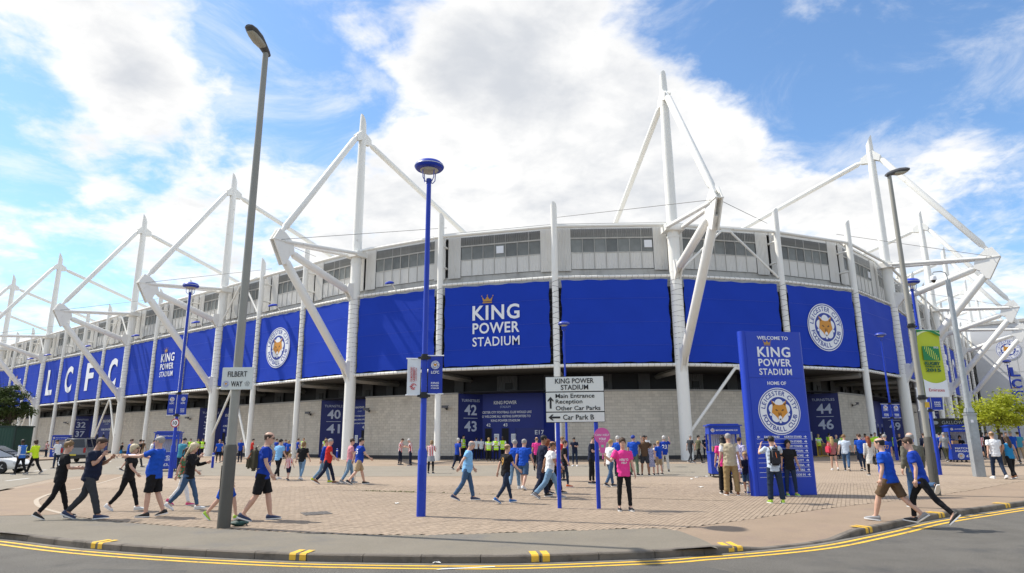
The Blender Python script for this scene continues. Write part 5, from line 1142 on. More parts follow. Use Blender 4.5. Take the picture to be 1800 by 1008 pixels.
# ---------------------------------------------------------------- people
# pose: lean, legs L/R = (hip flexion, knee flexion, abduction, foot pitch), arms L/R = (shoulder flexion, abduction, elbow, inward), head (yaw, pitch)
POSES = {
 'stand': dict(lean=0, L=(2, 2, 4, 0), R=(-2, 2, 4, 0), aL=(2, 10, 14, 0), aR=(-2, 10, 16, 0), head=(0, 4)),
 'stand2': dict(lean=-2, L=(6, 6, 5, 0), R=(-4, 2, 5, 0), aL=(-6, 12, 22, .1), aR=(4, 9, 12, 0), head=(18, 6)),
 'walk': dict(lean=4, L=(21, 6, 1, 5), R=(-16, 24, 1, -28), aL=(-22, 9, 14, 0), aR=(24, 9, 26, .05), head=(0, 3)),
 'walkb': dict(lean=4, R=(21, 6, 1, 5), L=(-16, 24, 1, -28), aR=(-20, 9, 14, 0), aL=(22, 9, 30, .05), head=(-8, 6)),
 'stroll': dict(lean=3, L=(15, 6, 1, 2), R=(-11, 20, 1, -18), aL=(-12, 9, 12, 0), aR=(12, 9, 18, 0), head=(4, 8)),
 'strollb': dict(lean=2, R=(15, 6, 1, 2), L=(-11, 20, 1, -18), aR=(-12, 9, 12, 0), aL=(12, 9, 18, 0), head=(-6, 5)),
 'stride': dict(lean=7, L=(29, 16, 1, 6), R=(-22, 22, 2, -36), aL=(-28, 10, 22, 0), aR=(12, 12, 24, 0), head=(-4, 6)),
 'strideb': dict(lean=11, R=(30, 26, 1, 6), L=(-30, 16, 2, -44), aR=(-14, 12, 18, 0), aL=(8, 12, 26, 0), head=(-14, 8)),
 'step1': dict(lean=7, L=(29, 16, 1, 6), R=(-22, 22, 2, -36), aL=(-4, 10, 18, 0), aR=(10, 12, 24, 0), head=(-4, 6)),
 'step2': dict(lean=11, R=(30, 26, 1, 6), L=(-30, 16, 2, -44), aR=(-8, 12, 18, 0), aL=(-10, 10, 22, 0), head=(-14, 8)),
 'eat': dict(lean=5, L=(-16, 20, 1, -26), R=(20, 5, 1, 6), aL=(16, 10, 118, .6), aR=(20, 10, 138, .6), head=(0, 20)),
 'eat1': dict(lean=3, L=(20, 5, 1, 6), R=(-18, 24, 1, -28), aL=(24, 8, 84, .3), aR=(30, 8, 118, .3), head=(0, 10)),
 'hands': dict(lean=4, L=(20, 5, 1, 5), R=(-17, 20, 1, -26), aL=(14, 8, 76, .35), aR=(16, 8, 74, .35), head=(6, 8)),
 'phone': dict(lean=4, L=(3, 4, 4, 0), R=(-2, 2, 4, 0), aL=(16, 9, 88, .4), aR=(18, 9, 92, .4), head=(0, 28)),
 'fold': dict(lean=-1, L=(3, 2, 4, 0), R=(-2, 2, 4, 0), aL=(20, 14, 96, .95), aR=(22, 14, 100, .95), head=(6, 2)),
 'photo': dict(lean=-1, L=(4, 3, 5, 0), R=(-3, 2, 5, 0), aL=(58, 24, 98, .75), aR=(58, 24, 98, .75), head=(0, 2)),
 'offer': dict(lean=-3, L=(6, 6, 2, 0), R=(-6, 16, 2, -14), aL=(66, 8, 24, .12), aR=(54, 8, 46, .2), head=(0, 0)),
 'sign': dict(lean=0, L=(3, 3, 4, 0), R=(-2, 2, 4, 0), aL=(2, 10, 10, 0), aR=(22, 34, 118, -.25), head=(6, 2)),
 'reach': dict(lean=6, L=(16, 6, 1, 2), R=(-15, 20, 1, -22), aL=(12, 9, 20, 0), aR=(-34, 16, 10, 0), head=(-10, 22)),
 'shade': dict(lean=-1, L=(2, 2, 5, 0), R=(-3, 3, 5, 0), aL=(4, 12, 16, 0), aR=(70, 30, 112, .6), head=(8, -6)),
 'hip': dict(lean=0, L=(3, 3, 5, 0), R=(-3, 2, 5, 0), aL=(-18, 34, 76, .6), aR=(4, 10, 14, 0), head=(-8, 2)),
 'lift': dict(lean=2, L=(12, 8, 1, 0), R=(-28, 66, 1, -50), aL=(-6, 8, 16, 0), aR=(8, 8, 20, 0), head=(0, 4)),
 'sit': dict(lean=6, L=(30, 30, 4, 0), R=(30, 30, 4, 0), aL=(34, 14, 66, .5), aR=(34, 14, 66, .5), head=(10, 6)),
}
def rotx(v, a): c, s = cos(a), sin(a); return V((v.x, v.y*c-v.z*s, v.y*s+v.z*c))
def joints(pose):
    P = POSES[pose]; J = {}; ln = radians(P['lean']); up = V((0, sin(ln), cos(ln))); pel = V((0, 0, 0)); J['up'] = up; J['fwd'] = V((0, cos(ln), -sin(ln))); low = 0
    for s, k in ((-1, 'L'), (1, 'R')):
        a, kn, ab, fp = [radians(q) for q in P[k]]; hip = V((s*.088, 0, -.02)); d1 = V((s*sin(ab), sin(a)*cos(ab), -cos(a)*cos(ab))); d2 = V((s*sin(ab)*.6, sin(a-kn), -cos(a-kn))); knee = hip+d1*.425; ank = knee+d2.normalized()*.415
        fd = V((s*.12, cos(fp), sin(fp))).normalized()
        J['hip'+k] = hip; J['knee'+k] = knee; J['ank'+k] = ank; J['foot'+k] = fd
        un = V((0, -sin(fp), cos(fp)))
        for q in (ank-un*.085-fd*.06, ank-un*.085+fd*.17): low = min(low, q.z)
        a, ab, e, inw = radians(P['a'+k][0]), radians(P['a'+k][1]), radians(P['a'+k][2]), P['a'+k][3]; sh = up*.485+V((s*.178, 0, 0)); d1 = V((s*sin(ab), cos(ab)*sin(a), -cos(ab)*cos(a))); d1 = rotx(d1, -ln*.5); el = sh+d1*.285; d2 = rotx(d1, e); d2.x -= s*inw*sin(min(e, pi/2)); d2.normalize(); J['sh'+k] = sh; J['el'+k] = el; J['wr'+k] = el+d2*.245; J['hd'+k] = d2
    J['dz'] = -low; nb = up*.535; J['neck'] = nb; yaw, pt = radians(P['head'][0]), radians(P['head'][1]); hu = V((0, sin(pt+ln*.6), cos(pt+ln*.6))); J['headc'] = nb+V((0, .012, .02))+hu*.15; J['hM'] = Matrix.Rotation(-yaw, 3, 'Z') @ Matrix.Rotation(-(pt+ln*.6), 3, 'X'); return J
def ringE(c, rx, ry, up, n=12, fwd=None):
    up = up.normalized(); x = V((1, 0, 0)); y = (fwd or V((0, 1, 0))); y = (y-up*y.dot(up)).normalized(); x = y.cross(up).normalized(); return [c+x*rx*cos(2*pi*k/n)+y*ry*sin(2*pi*k/n) for k in range(n)]
def torso(mb, J, rings, grow=0.0, belly=0.0, fem=0.0):
    up, fw = J['up'], J['fwd']; R = []
    for h, rx, ry in rings:
        b = belly*max(0, 1-abs(h-.08)/.22); fx = 1-fem*.13*max(0, 1-abs(h-.16)/.16)-fem*.07*(h > .3); R.append(ringE(up*h+fw*(b*.5+(fem*.02*max(0, 1-abs(h-.34)/.1))), rx*fx+grow+b*.35, ry+grow+b*.5+fem*.018*max(0, 1-abs(h-.34)/.1), up, 12, fw))
    mb.loft(R)
T_SKIN = [(-.10, .150, .105), (.0, .152, .106), (.12, .145, .1), (.24, .155, .107), (.36, .168, .108), (.45, .160, .095), (.505, .10, .07), (.54, .055, .055)]
T_SHIRT = [(-.115, .172, .128), (-.06, .172, .126), (.03, .166, .120), (.14, .162, .116), (.25, .170, .121), (.36, .184, .122), (.435, .186, .110), (.485, .150, .090), (.52, .088, .075), (.535, .070, .066)]
T_LONG = [(-.42, .20, .145), (-.25, .195, .14), (-.10, .180, .132)]+T_SHIRT[2:]
def hand(mb, w, d, s, curl=.5):
    d = d.normalized(); inn = V((-s, 0, 0)); inn = (inn-d*inn.dot(d)); inn = inn.normalized() if inn.length > .2 else d.orthogonal().normalized(); ax = d.cross(inn).normalized()
    if ax.y < 0: ax = -ax
    mb.tube([w-d*.02, w+d*.03, w+d*.085], [.024, .036, .036], 8, flat=.5, up=ax)
    for k in range(4):
        o = w+d*.082+ax*(.027-.018*k); L = (.066, .074, .069, .054)[k]; p1 = o+(d*cos(curl*.5)+inn*sin(curl*.5))*L*.5; p2 = p1+(d*cos(curl*1.6)+inn*sin(curl*1.6))*L*.5; mb.tube([o-d*.01, p1, p2], [.0085, .008, .006], 5)
    o = w+d*.03+ax*.03; p1 = o+(d*.7+ax*.6+inn*.25).normalized()*.034; p2 = p1+(d*.9+ax*.15+inn*.35).normalized()*.028; mb.tube([o-ax*.012, p1, p2], [.011, .0095, .0075], 5)
HEADR = [(-.118, .030, .034, .050), (-.105, .046, .052, .040), (-.075, .058, .074, .022), (-.04, .067, .088, .010), (0, .074, .097, .002), (.035, .077, .100, -.003), (.07, .071, .092, -.006), (.095, .056, .073, -.008), (.112, .032, .043, -.008), (.118, .008, .012, -.008)]
def head(mb, J, k=1.0):
    M, c = J['hM'], J['headc']; mb.loft([[c+M @ V((rx*k*cos(2*pi*i/14), (yo+ry*sin(2*pi*i/14))*k, z*k)) for i in range(14)] for z, rx, ry, yo in HEADR])
def headx(mb, J, k=1.0):
    M, c = J['hM'], J['headc']; q = lambda x, y, z: c+M @ V((x*k, y*k, z*k))
    mb.add([q(0, .094, .022), q(-.016, .088, -.028), q(.016, .088, -.028), q(0, .122, -.022), q(0, .09, -.036)], [(0, 1, 3), (0, 3, 2), (1, 4, 3), (4, 2, 3)])
    for s in (-1, 1): mb.loft([[q(s*(.072+o), -.008+r*.55*cos(t*pi/4), -.005+r*sin(t*pi/4)) for t in range(8)] for o, r in ((0, .026), (.012, .030), (.016, .02))])
RM = {}; JOBS = []
def job(key, mb, vox, extra=None): RM[key] = None; JOBS.append((key, mb, vox, extra))
def legt(J, k, t0, t1, n=7):
    H, K, A = J['hip'+k], J['knee'+k], J['ank'+k]; out = []
    for i in range(n):
        t = t0+(t1-t0)*i/(n-1); out.append(H.lerp(K, t*2) if t < .5 else K.lerp(A, t*2-1))
    return out
def need(key):
    if key in RM: return
    kind, pose = key[0], key[1]; J = joints(pose); mb = MB(); ex = None
    if kind == 'body':
        ch = key[2]; thin = 1.0 if key[4] else .74; arm = 1.0 if key[5] else .78; torso(mb, J, T_SKIN); mb.tube([J['up']*.49, J['neck']+V((0, .005, 0)), J['headc']-J['hM'] @ V((0, .01, .05))], [.066, .056, .054], 10); head(mb, J, 1.28 if ch else 1.0); ex = MB()
        for s, k in ((-1, 'L'), (1, 'R')):
            mb.tube([J['sh'+k]*.97, J['sh'+k].lerp(J['el'+k], .5), J['el'+k], J['el'+k].lerp(J['wr'+k], .35), J['wr'+k]], [.052*arm, .047*arm, .038*arm, .040*arm, .027], 9); L = legt(J, k, 0, 1, 7); mb.tube(L, [.086*thin, .080*thin, .068*thin, .054*thin, .058*thin, .048*thin, .036], 10); mb.tube([J['ank'+k], J['ank'+k]-V((0, 0, .05))+J['foot'+k]*.10], [.04, .03], 8); hand(ex, J['wr'+k], J['hd'+k], s)
        headx(ex, J, 1.28 if ch else 1.0); job(key, mb, key[3], ex)
    elif kind == 'top':
        sl, belly, fem = key[2], key[3], key[4]; torso(mb, J, T_LONG if sl in ('coat', 'dress') else T_SHIRT, .006 if sl != 'vest' else .014, belly, fem)
        for s, k in ((-1, 'L'), (1, 'R')):
            S0, E, W = J['sh'+k], J['el'+k], J['wr'+k]; a = S0*.86+J['up']*.05
            if sl in ('short', 'dress'): mb.tube([a, S0, S0.lerp(E, .35), S0.lerp(E, .68)], [.055, .070, .067, .066], 10)
            elif sl in ('long', 'coat'): mb.tube([a, S0, S0.lerp(E, .5), E, E.lerp(W, .5), E.lerp(W, .97)], [.055, .070, .060, .054, .048, .040], 10)
            elif sl == 'vest': mb.tube([a, S0, S0.lerp(E, .14)], [.06, .074, .07], 10)
            elif sl == 'tank': mb.tube([a*.9, S0*.93], [.05, .045], 8)
        job(key, mb, key[5])
    elif kind == 'legs':
        st = key[2]; up, fw = J['up'], J['fwd']; P0 = V((0, 0, 0)); mb.loft([ringE(V((0, 0, h)), rx, ry, V((0, 0, 1)), 12) for h, rx, ry in ((-.14, .13, .10), (-.08, .165, .12), (.0, .165, .118), (.09, .155, .112))])
        for s, k in ((-1, 'L'), (1, 'R')):
            if st == 'jeans': mb.tube(legt(J, k, 0, .97, 8), [.098, .094, .082, .070, .066, .063, .058, .056], 10)
            elif st == 'skinny': mb.tube(legt(J, k, 0, .96, 8), [.094, .088, .076, .063, .064, .058, .050, .046], 10)
            elif st == 'wide': mb.tube(legt(J, k, 0, .98, 8), [.10, .098, .092, .083, .078, .076, .074, .074], 10)
            elif st == 'shorts': mb.tube(legt(J, k, 0, .47, 5), [.10, .101, .098, .094, .092], 10)
            elif st == 'hotpants': mb.tube(legt(J, k, 0, .2, 4), [.10, .10, .096, .094], 10)
        job(key, mb, key[3])
    elif kind == 'skirt':
        mb.loft([ringE(V((0, .02*i, -.05-.11*i)), .165+.018*i, .125+.02*i, V((0, 0, 1)), 14) for i in range(5)]); job(key, mb, key[2])
def run_jobs():
    obs = []
    for key, mb, vox, ex in JOBS:
        me = mb.mesh('m', [], 0); o = bpy.data.objects.new('remesh_tmp', me); COL.objects.link(o); m = o.modifiers.new('r', 'REMESH'); m.mode = 'VOXEL'; m.voxel_size = vox; m.use_smooth_shade = True; s = o.modifiers.new('s', 'SMOOTH'); s.factor = .5; s.iterations = 3; obs.append((key, o, ex))
    dg = bpy.context.evaluated_depsgraph_get()
    for key, o, ex in obs:
        me = bpy.data.meshes.new_from_object(o.evaluated_get(dg)); me.name = {'body': 'body', 'top': 'top', 'legs': 'trousers', 'skirt': 'skirt'}[key[0]]
        if ex:
            bm = bmesh.new(); bm.from_mesh(me); vs = [bm.verts.new(v) for v in ex.v]; bm.verts.index_update()
            for f in ex.f: bm.faces.new([vs[i] for i in f])
            for f in bm.faces: f.smooth = True
            bm.to_mesh(me); bm.free()
        else:
            me.polygons.foreach_set('use_smooth', [True]*len(me.polygons)); am = .011 if key[0] == 'top' else .009     # folds in the cloth
            nn = [v.normal.copy() for v in me.vertices]
            for v, n in zip(me.vertices, nn):
                c = v.co; f = noise.noise(V((c.x*9+c.z*5, c.y*9, c.z*13-c.x*6)))+.5*noise.noise(V((c.x*20, c.y*20, c.z*26+c.x*9))); v.co = c+n*(f*am+.002)
        J = joints(key[1]); me.transform(Matrix.Translation((0, 0, J['dz']))); me.materials.clear(); me.materials.append(None); RM[key] = me
    for _, o, _ in obs:
        d = o.data; bpy.data.objects.remove(o); bpy.data.meshes.remove(d)
SHOE = {}
def shoe_mesh(pose, k):
    if (pose, k) in SHOE: return SHOE[pose, k]
    J = joints(pose); A, f = J['ank'+k], J['foot'+k]; fp = radians(POSES[pose][k][3]); un = V((0, -sin(fp), cos(fp))); un = (un-f*un.dot(f)).normalized(); x = f.cross(un); o = A-un*.085; mb = MB()
    def sec(y, w, z0, z1): return [o+f*y+x*w*cos(2*pi*i/10)+un*((z0+z1)/2+(z1-z0)/2*sin(2*pi*i/10)) for i in range(10)]
    mb.loft([sec(-.078, .018, .02, .06), sec(-.068, .034, .012, .10), sec(-.02, .040, .01, .112), sec(.035, .043, .01, .096), (sec(.09, .047, .01, .072)), sec(.15, .045, .01, .055), sec(.188, .032, .012, .042), sec(.20, .014, .016, .032)], 0)
    mb.loft([[o+f*y*1.02+x*w*sx+un*z for y, w in ((-.08, .03), (-.02, .043), (.09, .051), (.16, .047), (.205, .018)) for sx in (1,)]+[o+f*y*1.02-x*w+un*z for y, w in ((.205, .018), (.16, .047), (.09, .051), (-.02, .043), (-.08, .03))] for z in (0, .022)], 1)
    me = mb.mesh('shoe', [], 50); me.transform(Matrix.Translation((0, 0, J['dz']))); me.materials.append(None); me.materials.append(None)
    me.polygons.foreach_set('material_index', mb.m); SHOE[pose, k] = me; return me
HAIRM = {}
def hair_mesh(pose, style, child):
    key = (pose, style, child)
    if key in HAIRM: return HAIRM[key]
    J = joints(pose); M, c = J['hM'], J['headc']; kk = 1.28 if child else 1.0; mb = MB(); random.seed(hash(style) % 97 if False else len(style)*13); n = 18
    rings = []
    lowf = {'short': (.058, -.04), 'quiff': (.06, -.045), 'bald': (.10, -.05), 'bob': (.05, -.13), 'long': (.05, -.16), 'cap': (.045, -.03), 'hood': (.05, -.1), 'pony': (.055, -.05), 'tophat': (.05, 0)}.get(style, (.045, -.045))
    gro = {'short': .007, 'quiff': .011, 'bald': .004, 'bob': .020, 'long': .022, 'cap': .014, 'pony': .012}.get(style, .01)
    m = 9; cols = []
    for i in range(n):
        a = 2*pi*i/n; fr = (sin(a)+1)/2; z0 = lowf[1]+(lowf[0]-lowf[1])*(fr**2.2 if style != 'cap' else fr)
        col = []
        for j in range(m+1):
            t = j/m; z = z0+(.118+gro-z0)*sin(t*pi/2)
            # head radius at z
            rr = HEADR[0]
            for q0, q1 in zip(HEADR, HEADR[1:]):
                if q0[0] <= z <= q1[0]: u = (z-q0[0])/(q1[0]-q0[0]); rr = [q0[w]+(q1[w]-q0[w])*u for w in range(4)]; break
            else: rr = HEADR[-1] if z > 0 else HEADR[3]
            if z < -.03: rr = (z, .070, .085, -.004)
            k2 = 0 if (style == 'bald' and z > .085) else 1
            g = gro*(1 if j > 0 else .2)*(1+.35*noise.noise(V((cos(a)*3, sin(a)*3, z*30)))); top = .5 if (style == 'quiff' and z > .06 and fr > .4) else 0
            rx, ry = (rr[1]+g)*(1 if j < m else .05), (rr[2]+g)*(1 if j < m else .05)
            if style == 'bald' and z > .08: rx *= .9; ry *= .9; z -= .012
            col.append(c+M @ V((rx*kk*cos(a), (rr[3]+ry*sin(a))*kk, (z+top*.05)*kk)))
        cols.append(col)
    mb.loft([[cols[i][j] for i in range(n)] for j in range(m+1)])
    if style == 'long':
        rings = []
        for i, (z, y, w, d) in enumerate(((.06, -.05, .070, .05), (-.02, -.075, .088, .045), (-.11, -.10, .098, .042), (-.22, -.125, .092, .036), (-.33, -.125, .07, .028), (-.40, -.12, .03, .014))): rings.append([c+M @ V((w*kk*cos(2*pi*q/12), (y+d*sin(2*pi*q/12))*kk, z*kk)) for q in range(12)])
        mb.loft(rings)
    if style == 'pony': mb.tube([c+M @ V((0, -.09, .03)), c+M @ V((0, -.14, .0)), c+M @ V((0, -.14, -.13))], [.025, .03, .012], 8)
    if style == 'cap': mb.loft([[c+M @ V((w*kk*cos(pi*q/8), (y+.045*sin(pi*q/8)*1.6)*kk, z*kk)) for q in range(9)] for w, y, z in ((.078, .06, .048), (.078, .06, .056))])
    me = mb.mesh('hair', [], 60); me.transform(Matrix.Translation((0, 0, J['dz']))); me.materials.append(None); HAIRM[key] = me; return me
def cloth(name, c, **k): return mat('cloth_'+name, c, .85, var=.09, vscale=9, bump=.25, bscale=14, spec=.2, **k)
CL = {n: cloth(n, c) for n, c in dict(black=(.012, .012, .014), navy=(.012, .017, .04), blue=(.012, .075, .46), royal=(.010, .045, .34), sky=(.20, .44, .74), teal=(.05, .24, .34), white=(.72, .73, .75), grey=(.25, .26, .28), charcoal=(.04, .043, .05), denim=(.05, .10, .19), lightdenim=(.16, .27, .40), darkdenim=(.018, .03, .06), khaki=(.30, .21, .10), tan=(.38, .28, .17), cargo=(.115, .075, .045), red=(.52, .03, .025), orange=(.70, .10, .02), pink=(.72, .05, .27), rose=(.62, .28, .33), salmon=(.42, .16, .16), cream=(.44, .38, .27), olive=(.10, .10, .06), green=(.12, .17, .11), purple=(.14, .10, .42), brown=(.10, .06, .035), aqua=(.02, .20, .42), cardigan=(.58, .56, .52), shirtpale=(.50, .58, .68), yellow=(.6, .8, .03), jacket=(.13, .125, .10)).items()}
CL['stripe'] = stripes('cloth_stripe', (.72, .70, .69), (.50, .02, .04), .09, 0)
CL['hivis'] = bands('cloth_hivis', (.46, .80, .025), (.70, .72, .68), ((.98, 1.03), (1.13, 1.18)))
CL['bluevest'] = bands('cloth_bluevest', (.03, .14, .50), (.55, .62, .72), ((.98, 1.02),))
CL['floral'] = mat('cloth_floral', (.20, .16, .46), .85, var=.35, vscale=26, dirt=((.66, .66, .74), 30, .46, .52))
CL['pattern'] = mat('cloth_pattern', (.18, .20, .34), .85, var=.3, vscale=30, dirt=((.55, .52, .58), 34, .5, .56))
CL['posy'] = mat('cloth_posy', (.05, .16, .08), .85, var=.2, vscale=20, dirt=((.55, .08, .06), 16, .52, .58))
SKIN = {'fair': mat('skin_fair', (.56, .34, .25), .5, var=.05, vscale=18), 'mid': mat('skin_mid', (.46, .26, .18), .5, var=.05, vscale=18), 'tan': mat('skin_tan', (.33, .17, .10), .5, var=.05, vscale=18), 'dark': mat('skin_dark', (.07, .035, .022), .45, var=.05, vscale=18)}
HAIRC = {n: mat('hair_'+n, c, .55, var=.25, vscale=40, bump=.5, bscale=90) for n, c in dict(black=(.008, .007, .006), brown=(.05, .026, .014), blond=(.38, .25, .10), platinum=(.58, .49, .32), grey=(.30, .29, .28), ginger=(.20, .05, .015), white=(.55, .54, .52), dblond=(.20, .12, .05), royal=(.01, .04, .3)).items()}
SHOEC = {n: mat('shoe_'+n, c, .5, var=.08) for n, c in dict(black=(.014, .014, .015), white=(.70, .70, .70), navy=(.02, .035, .09), brown=(.16, .06, .02), yellow=(.5, .6, .02), orange=(.55, .10, .02), pink=(.6, .06, .18), blue=(.02, .12, .35), grey=(.25, .25, .26), lime=(.35, .55, .05)).items()}
PEOPLE = []; HEADED = {}
def person(px, py, facing, pose, top, bot, label, H=1.75, sl='short', leg='jeans', hair=('short', 'brown'), skin='fair', shoe='black', w=1.0, belly=0.0, fem=0.0, child=False, z=0.0, under=None, p=None, glasses=False, sole='white'):
    PEOPLE.append(dict(px=px, py=py, facing=facing, pose=pose, top=top, bot=bot, label=label, H=H, sl=sl, leg=leg, hair=hair, skin=skin, shoe=shoe, w=w, belly=belly, fem=fem, child=child, z=z, under=under, p=p, glasses=glasses, sole=sole)); return len(PEOPLE)-1
P_ = person
# --- near left
i_la = P_(96, 912, 46, 'hands', 'black', 'black', 'person in black T-shirt with white letters, leftmost of the near walkers', 1.74, leg='skinny', hair=('quiff', 'dblond'), shoe='black', w=.95)
P_(149, 913, 80, 'eat', 'navy', 'charcoal', 'heavy person in navy T-shirt and dark grey jeans eating while walking, at left', 1.83, hair=('short', 'brown'), shoe='navy', w=1.14, belly=.05, skin='mid')
P_(219, 898, 86, 'walk', 'black', 'black', 'blond person in black top, leggings and white trainers, facing the man in blue', 1.66, leg='skinny', hair=('bob', 'platinum'), shoe='white', fem=1, glasses=True)
i_pap = P_(264, 909, -88, 'offer', 'blue', 'black', 'grey-haired person in bright blue shirt and black shorts holding out papers to the left', 1.80, leg='shorts', hair=('short', 'grey'), belly=.07, w=1.08, glasses=True)
P_(326, 897, 84, 'eat1', 'black', 'denim', 'person with long platinum hair, black jacket and tight blue jeans', 1.68, sl='long', leg='skinny', hair=('long', 'platinum'), shoe='white', fem=1)
P_(317, 889, 84, 'walkb', 'posy', 'white', 'person in white trousers and pink shoes half hidden behind the long-haired one', 1.56, leg='skinny', hair=('pony', 'brown'), shoe='pink', fem=1)
P_(393, 914, 84, 'stride', 'orange', 'blue', 'child in orange shirt and blue shorts passing behind the tall grey post', 1.60, leg='shorts', hair=('short', 'black'), shoe='lime', w=.85)
i_bp = P_(456, 915, 78, 'stroll', 'royal', 'black', 'bald person in blue shirt and black shorts carrying a backpack', 1.89, leg='shorts', hair=('bald', 'brown'), shoe='navy', w=1.06, glasses=True)
P_(314, 837, 20, 'phone', 'teal', 'darkdenim', 'person in teal hooded top by the base of the left blue lamp', 1.83, sl='long', hair=('short', 'black'), shoe='black')
# --- left mid and far
P_(33, 835, -80, 'stroll', 'white', 'black', 'steward in white shirt and blue vest walking left near the white car', 1.80, sl='long', under='bluevest', skin='dark', hair=('short', 'black'))
P_(57, 834, -84, 'hands', 'yellow', 'black', 'steward in yellow high-visibility jacket crossing the road at far left', 1.80, sl='long', hair=('bob', 'brown'))
P_(97, 824, -80, 'phone', 'white', 'darkdenim', 'person in white shirt and dark cap beyond the black T-shirt walker', 1.78, hair=('cap', 'black'), skin='mid')
P_(80, 804, 200, 'stand', 'stripe', 'darkdenim', 'person in red and white stripes by the far left kiosk', 1.68, hair=('short', 'brown'), fem=1)
P_(223, 828, 70, 'stroll', 'blue', 'navy', 'person in bright blue T-shirt behind the blond one in black', 1.80, leg='shorts', hair=('short', 'brown'))
P_(240, 822, 30, 'walkb', 'black', 'charcoal', 'person in black T-shirt walking away left of the left kiosk', 1.80, hair=('short', 'black'))
P_(211, 806, 40, 'walk', 'black', 'aqua', 'child in dark top and light blue shorts at the foot of a white column', 1.52, leg='shorts', hair=('short', 'black'))
P_(248, 806, 10, 'stroll', 'brown', 'tan', 'person in brown top walking along the left facade', 1.72, hair=('short', 'brown'))
P_(263, 820, 60, 'phone', 'white', 'darkdenim', 'person in white T-shirt buying at the left kiosk', 1.74, hair=('short', 'brown'))
for x, y, f, ps, wh in ((332, 805, 150, 'stand', 'left of three by the left entrance'), (346, 804, 170, 'fold', 'middle of three by the left entrance'), (354, 804, 190, 'stand2', 'right of three by the left entrance')):
    P_(x, y, f, ps, 'black', 'black', 'police officer in yellow vest, '+wh, 1.80, under='hivis', hair=('cap', 'black'))
P_(383, 814, 160, 'stand', 'blue', 'black', 'person in blue T-shirt chatting left of the street name post', 1.70, leg='skinny', hair=('short', 'blond'))
P_(391, 812, 250, 'phone', 'grey', 'black', 'teenager in grey T-shirt and shorts next to the street name post', 1.58, leg='shorts', hair=('short', 'brown'))
P_(399, 810, 200, 'stand2', 'white', 'darkdenim', 'person in white T-shirt partly behind the street name post', 1.74)
P_(421, 813, 190, 'stand', 'royal', 'navy', 'person in royal blue top right of the street name post', 1.76, hair=('short', 'grey'))
P_(441, 810, 60, 'stroll', 'red', 'charcoal', 'person in red T-shirt behind the backpack wearer', 1.76, hair=('short', 'black'))
P_(471, 812, 80, 'stand', 'black', 'charcoal', 'person in black T-shirt just right of the backpack wearer', 1.74, hair=('short', 'brown'))
P_(484, 808, 30, 'stand', 'royal', 'darkdenim', 'person in royal blue shirt left of the pale blue shirt, by the wall', 1.74, hair=('short', 'brown'))
P_(500, 807, 200, 'stand2', 'royal', 'navy', 'person in royal blue shirt standing inside the vee brace', 1.66, hair=('short', 'brown'))
P_(505, 811, 20, 'stand', 'blue', 'brown', 'fair-haired person in blue top and brown skirt by the vee brace', 1.60, leg='shorts', hair=('bob', 'blond'), fem=1)
P_(487, 843, 24, 'stroll', 'sky', 'black', 'person in pale blue shirt and black trousers walking away beside a small child', 1.74, leg='skinny', hair=('short', 'black'), shoe='white', w=1.03)
P_(506, 845, 12, 'stroll', 'stripe', 'navy', 'small child in red and white stripes walking away', 1.10, leg='shorts', hair=('short', 'blond'), child=True)
P_(529, 844, 8, 'stroll', 'black', 'lightdenim', 'curly-haired person in black T-shirt and light jeans right of the small child', 1.62, leg='skinny', hair=('bob', 'dblond'), shoe='white', fem=1, w=1.06)
P_(522, 809, 60, 'hip', 'royal', 'grey', 'person in royal blue shirt and grey shorts beside a white column', 1.76, leg='shorts')
P_(532, 807, 190, 'stand', 'white', 'black', 'steward in yellow vest behind the curly-haired person', 1.78, under='hivis', hair=('short', 'dblond'))
P_(574, 851, 78, 'walk', 'red', 'navy', 'person in red polo shirt and dark trousers walking right', 1.76, hair=('short', 'grey'), shoe='brown', belly=.04, w=1.05)
P_(567, 849, 76, 'walkb', 'royal', 'lightdenim', 'person in blue jacket and light jeans behind the red polo shirt', 1.74, sl='long', hair=('short', 'dblond'), shoe='yellow')
P_(571, 808, 170, 'stand', 'white', 'black', 'steward in yellow vest at the left of turnstiles 40 and 41', 1.80, under='hivis', hair=('short', 'black'), skin='tan')
P_(604, 807, 100, 'stand', 'white', 'black', 'steward in yellow vest at the right of turnstiles 40 and 41', 1.80, under='hivis', sl='long', hair=('bob', 'brown'))
i_cr = P_(613, 850, 66, 'stroll', 'rose', 'lightdenim', 'person in pink shirt and jeans walking with crutches', 1.74, hair=('short', 'brown'), shoe='grey')
i_55 = P_(629, 852, 58, 'walk', 'royal', 'tan', 'person in numbered blue shirt and tan shorts next to the crutches', 1.78, leg='shorts', hair=('short', 'black'), w=1.08, belly=.04)
# --- centre
P_(703, 818, 100, 'phone', 'stripe', 'navy', 'person in red and white striped shirt, left one of the facing pair by the wall', 1.72, hair=('short', 'brown'))
P_(721, 819, -95, 'phone', 'stripe', 'navy', 'white-haired person in striped shirt, right one of the facing pair by the wall', 1.70, hair=('short', 'white'))
P_(757, 833, 5, 'phone', 'stripe', 'black', 'person in striped shirt with a grey sweater tied at the waist, behind the blue lamp', 1.62, leg='skinny', hair=('bob', 'dblond'), fem=1, under='sweater')
i_br = P_(804, 826, 40, 'strollb', 'royal', 'navy', 'white-haired person in blue and white shirt carrying a dark bag', 1.72, hair=('short', 'white'))
P_(820, 880, 84, 'reach', 'sky', 'denim', 'balding person in light blue polo shirt and jeans, looking down', 1.66, hair=('bald', 'grey'), shoe='navy', belly=.05, w=1.08)
P_(814, 808, 120, 'stand', 'white', 'black', 'tall steward in yellow vest beside panel 42 and 43, left one', 1.92, under='hivis', hair=('short', 'black'))
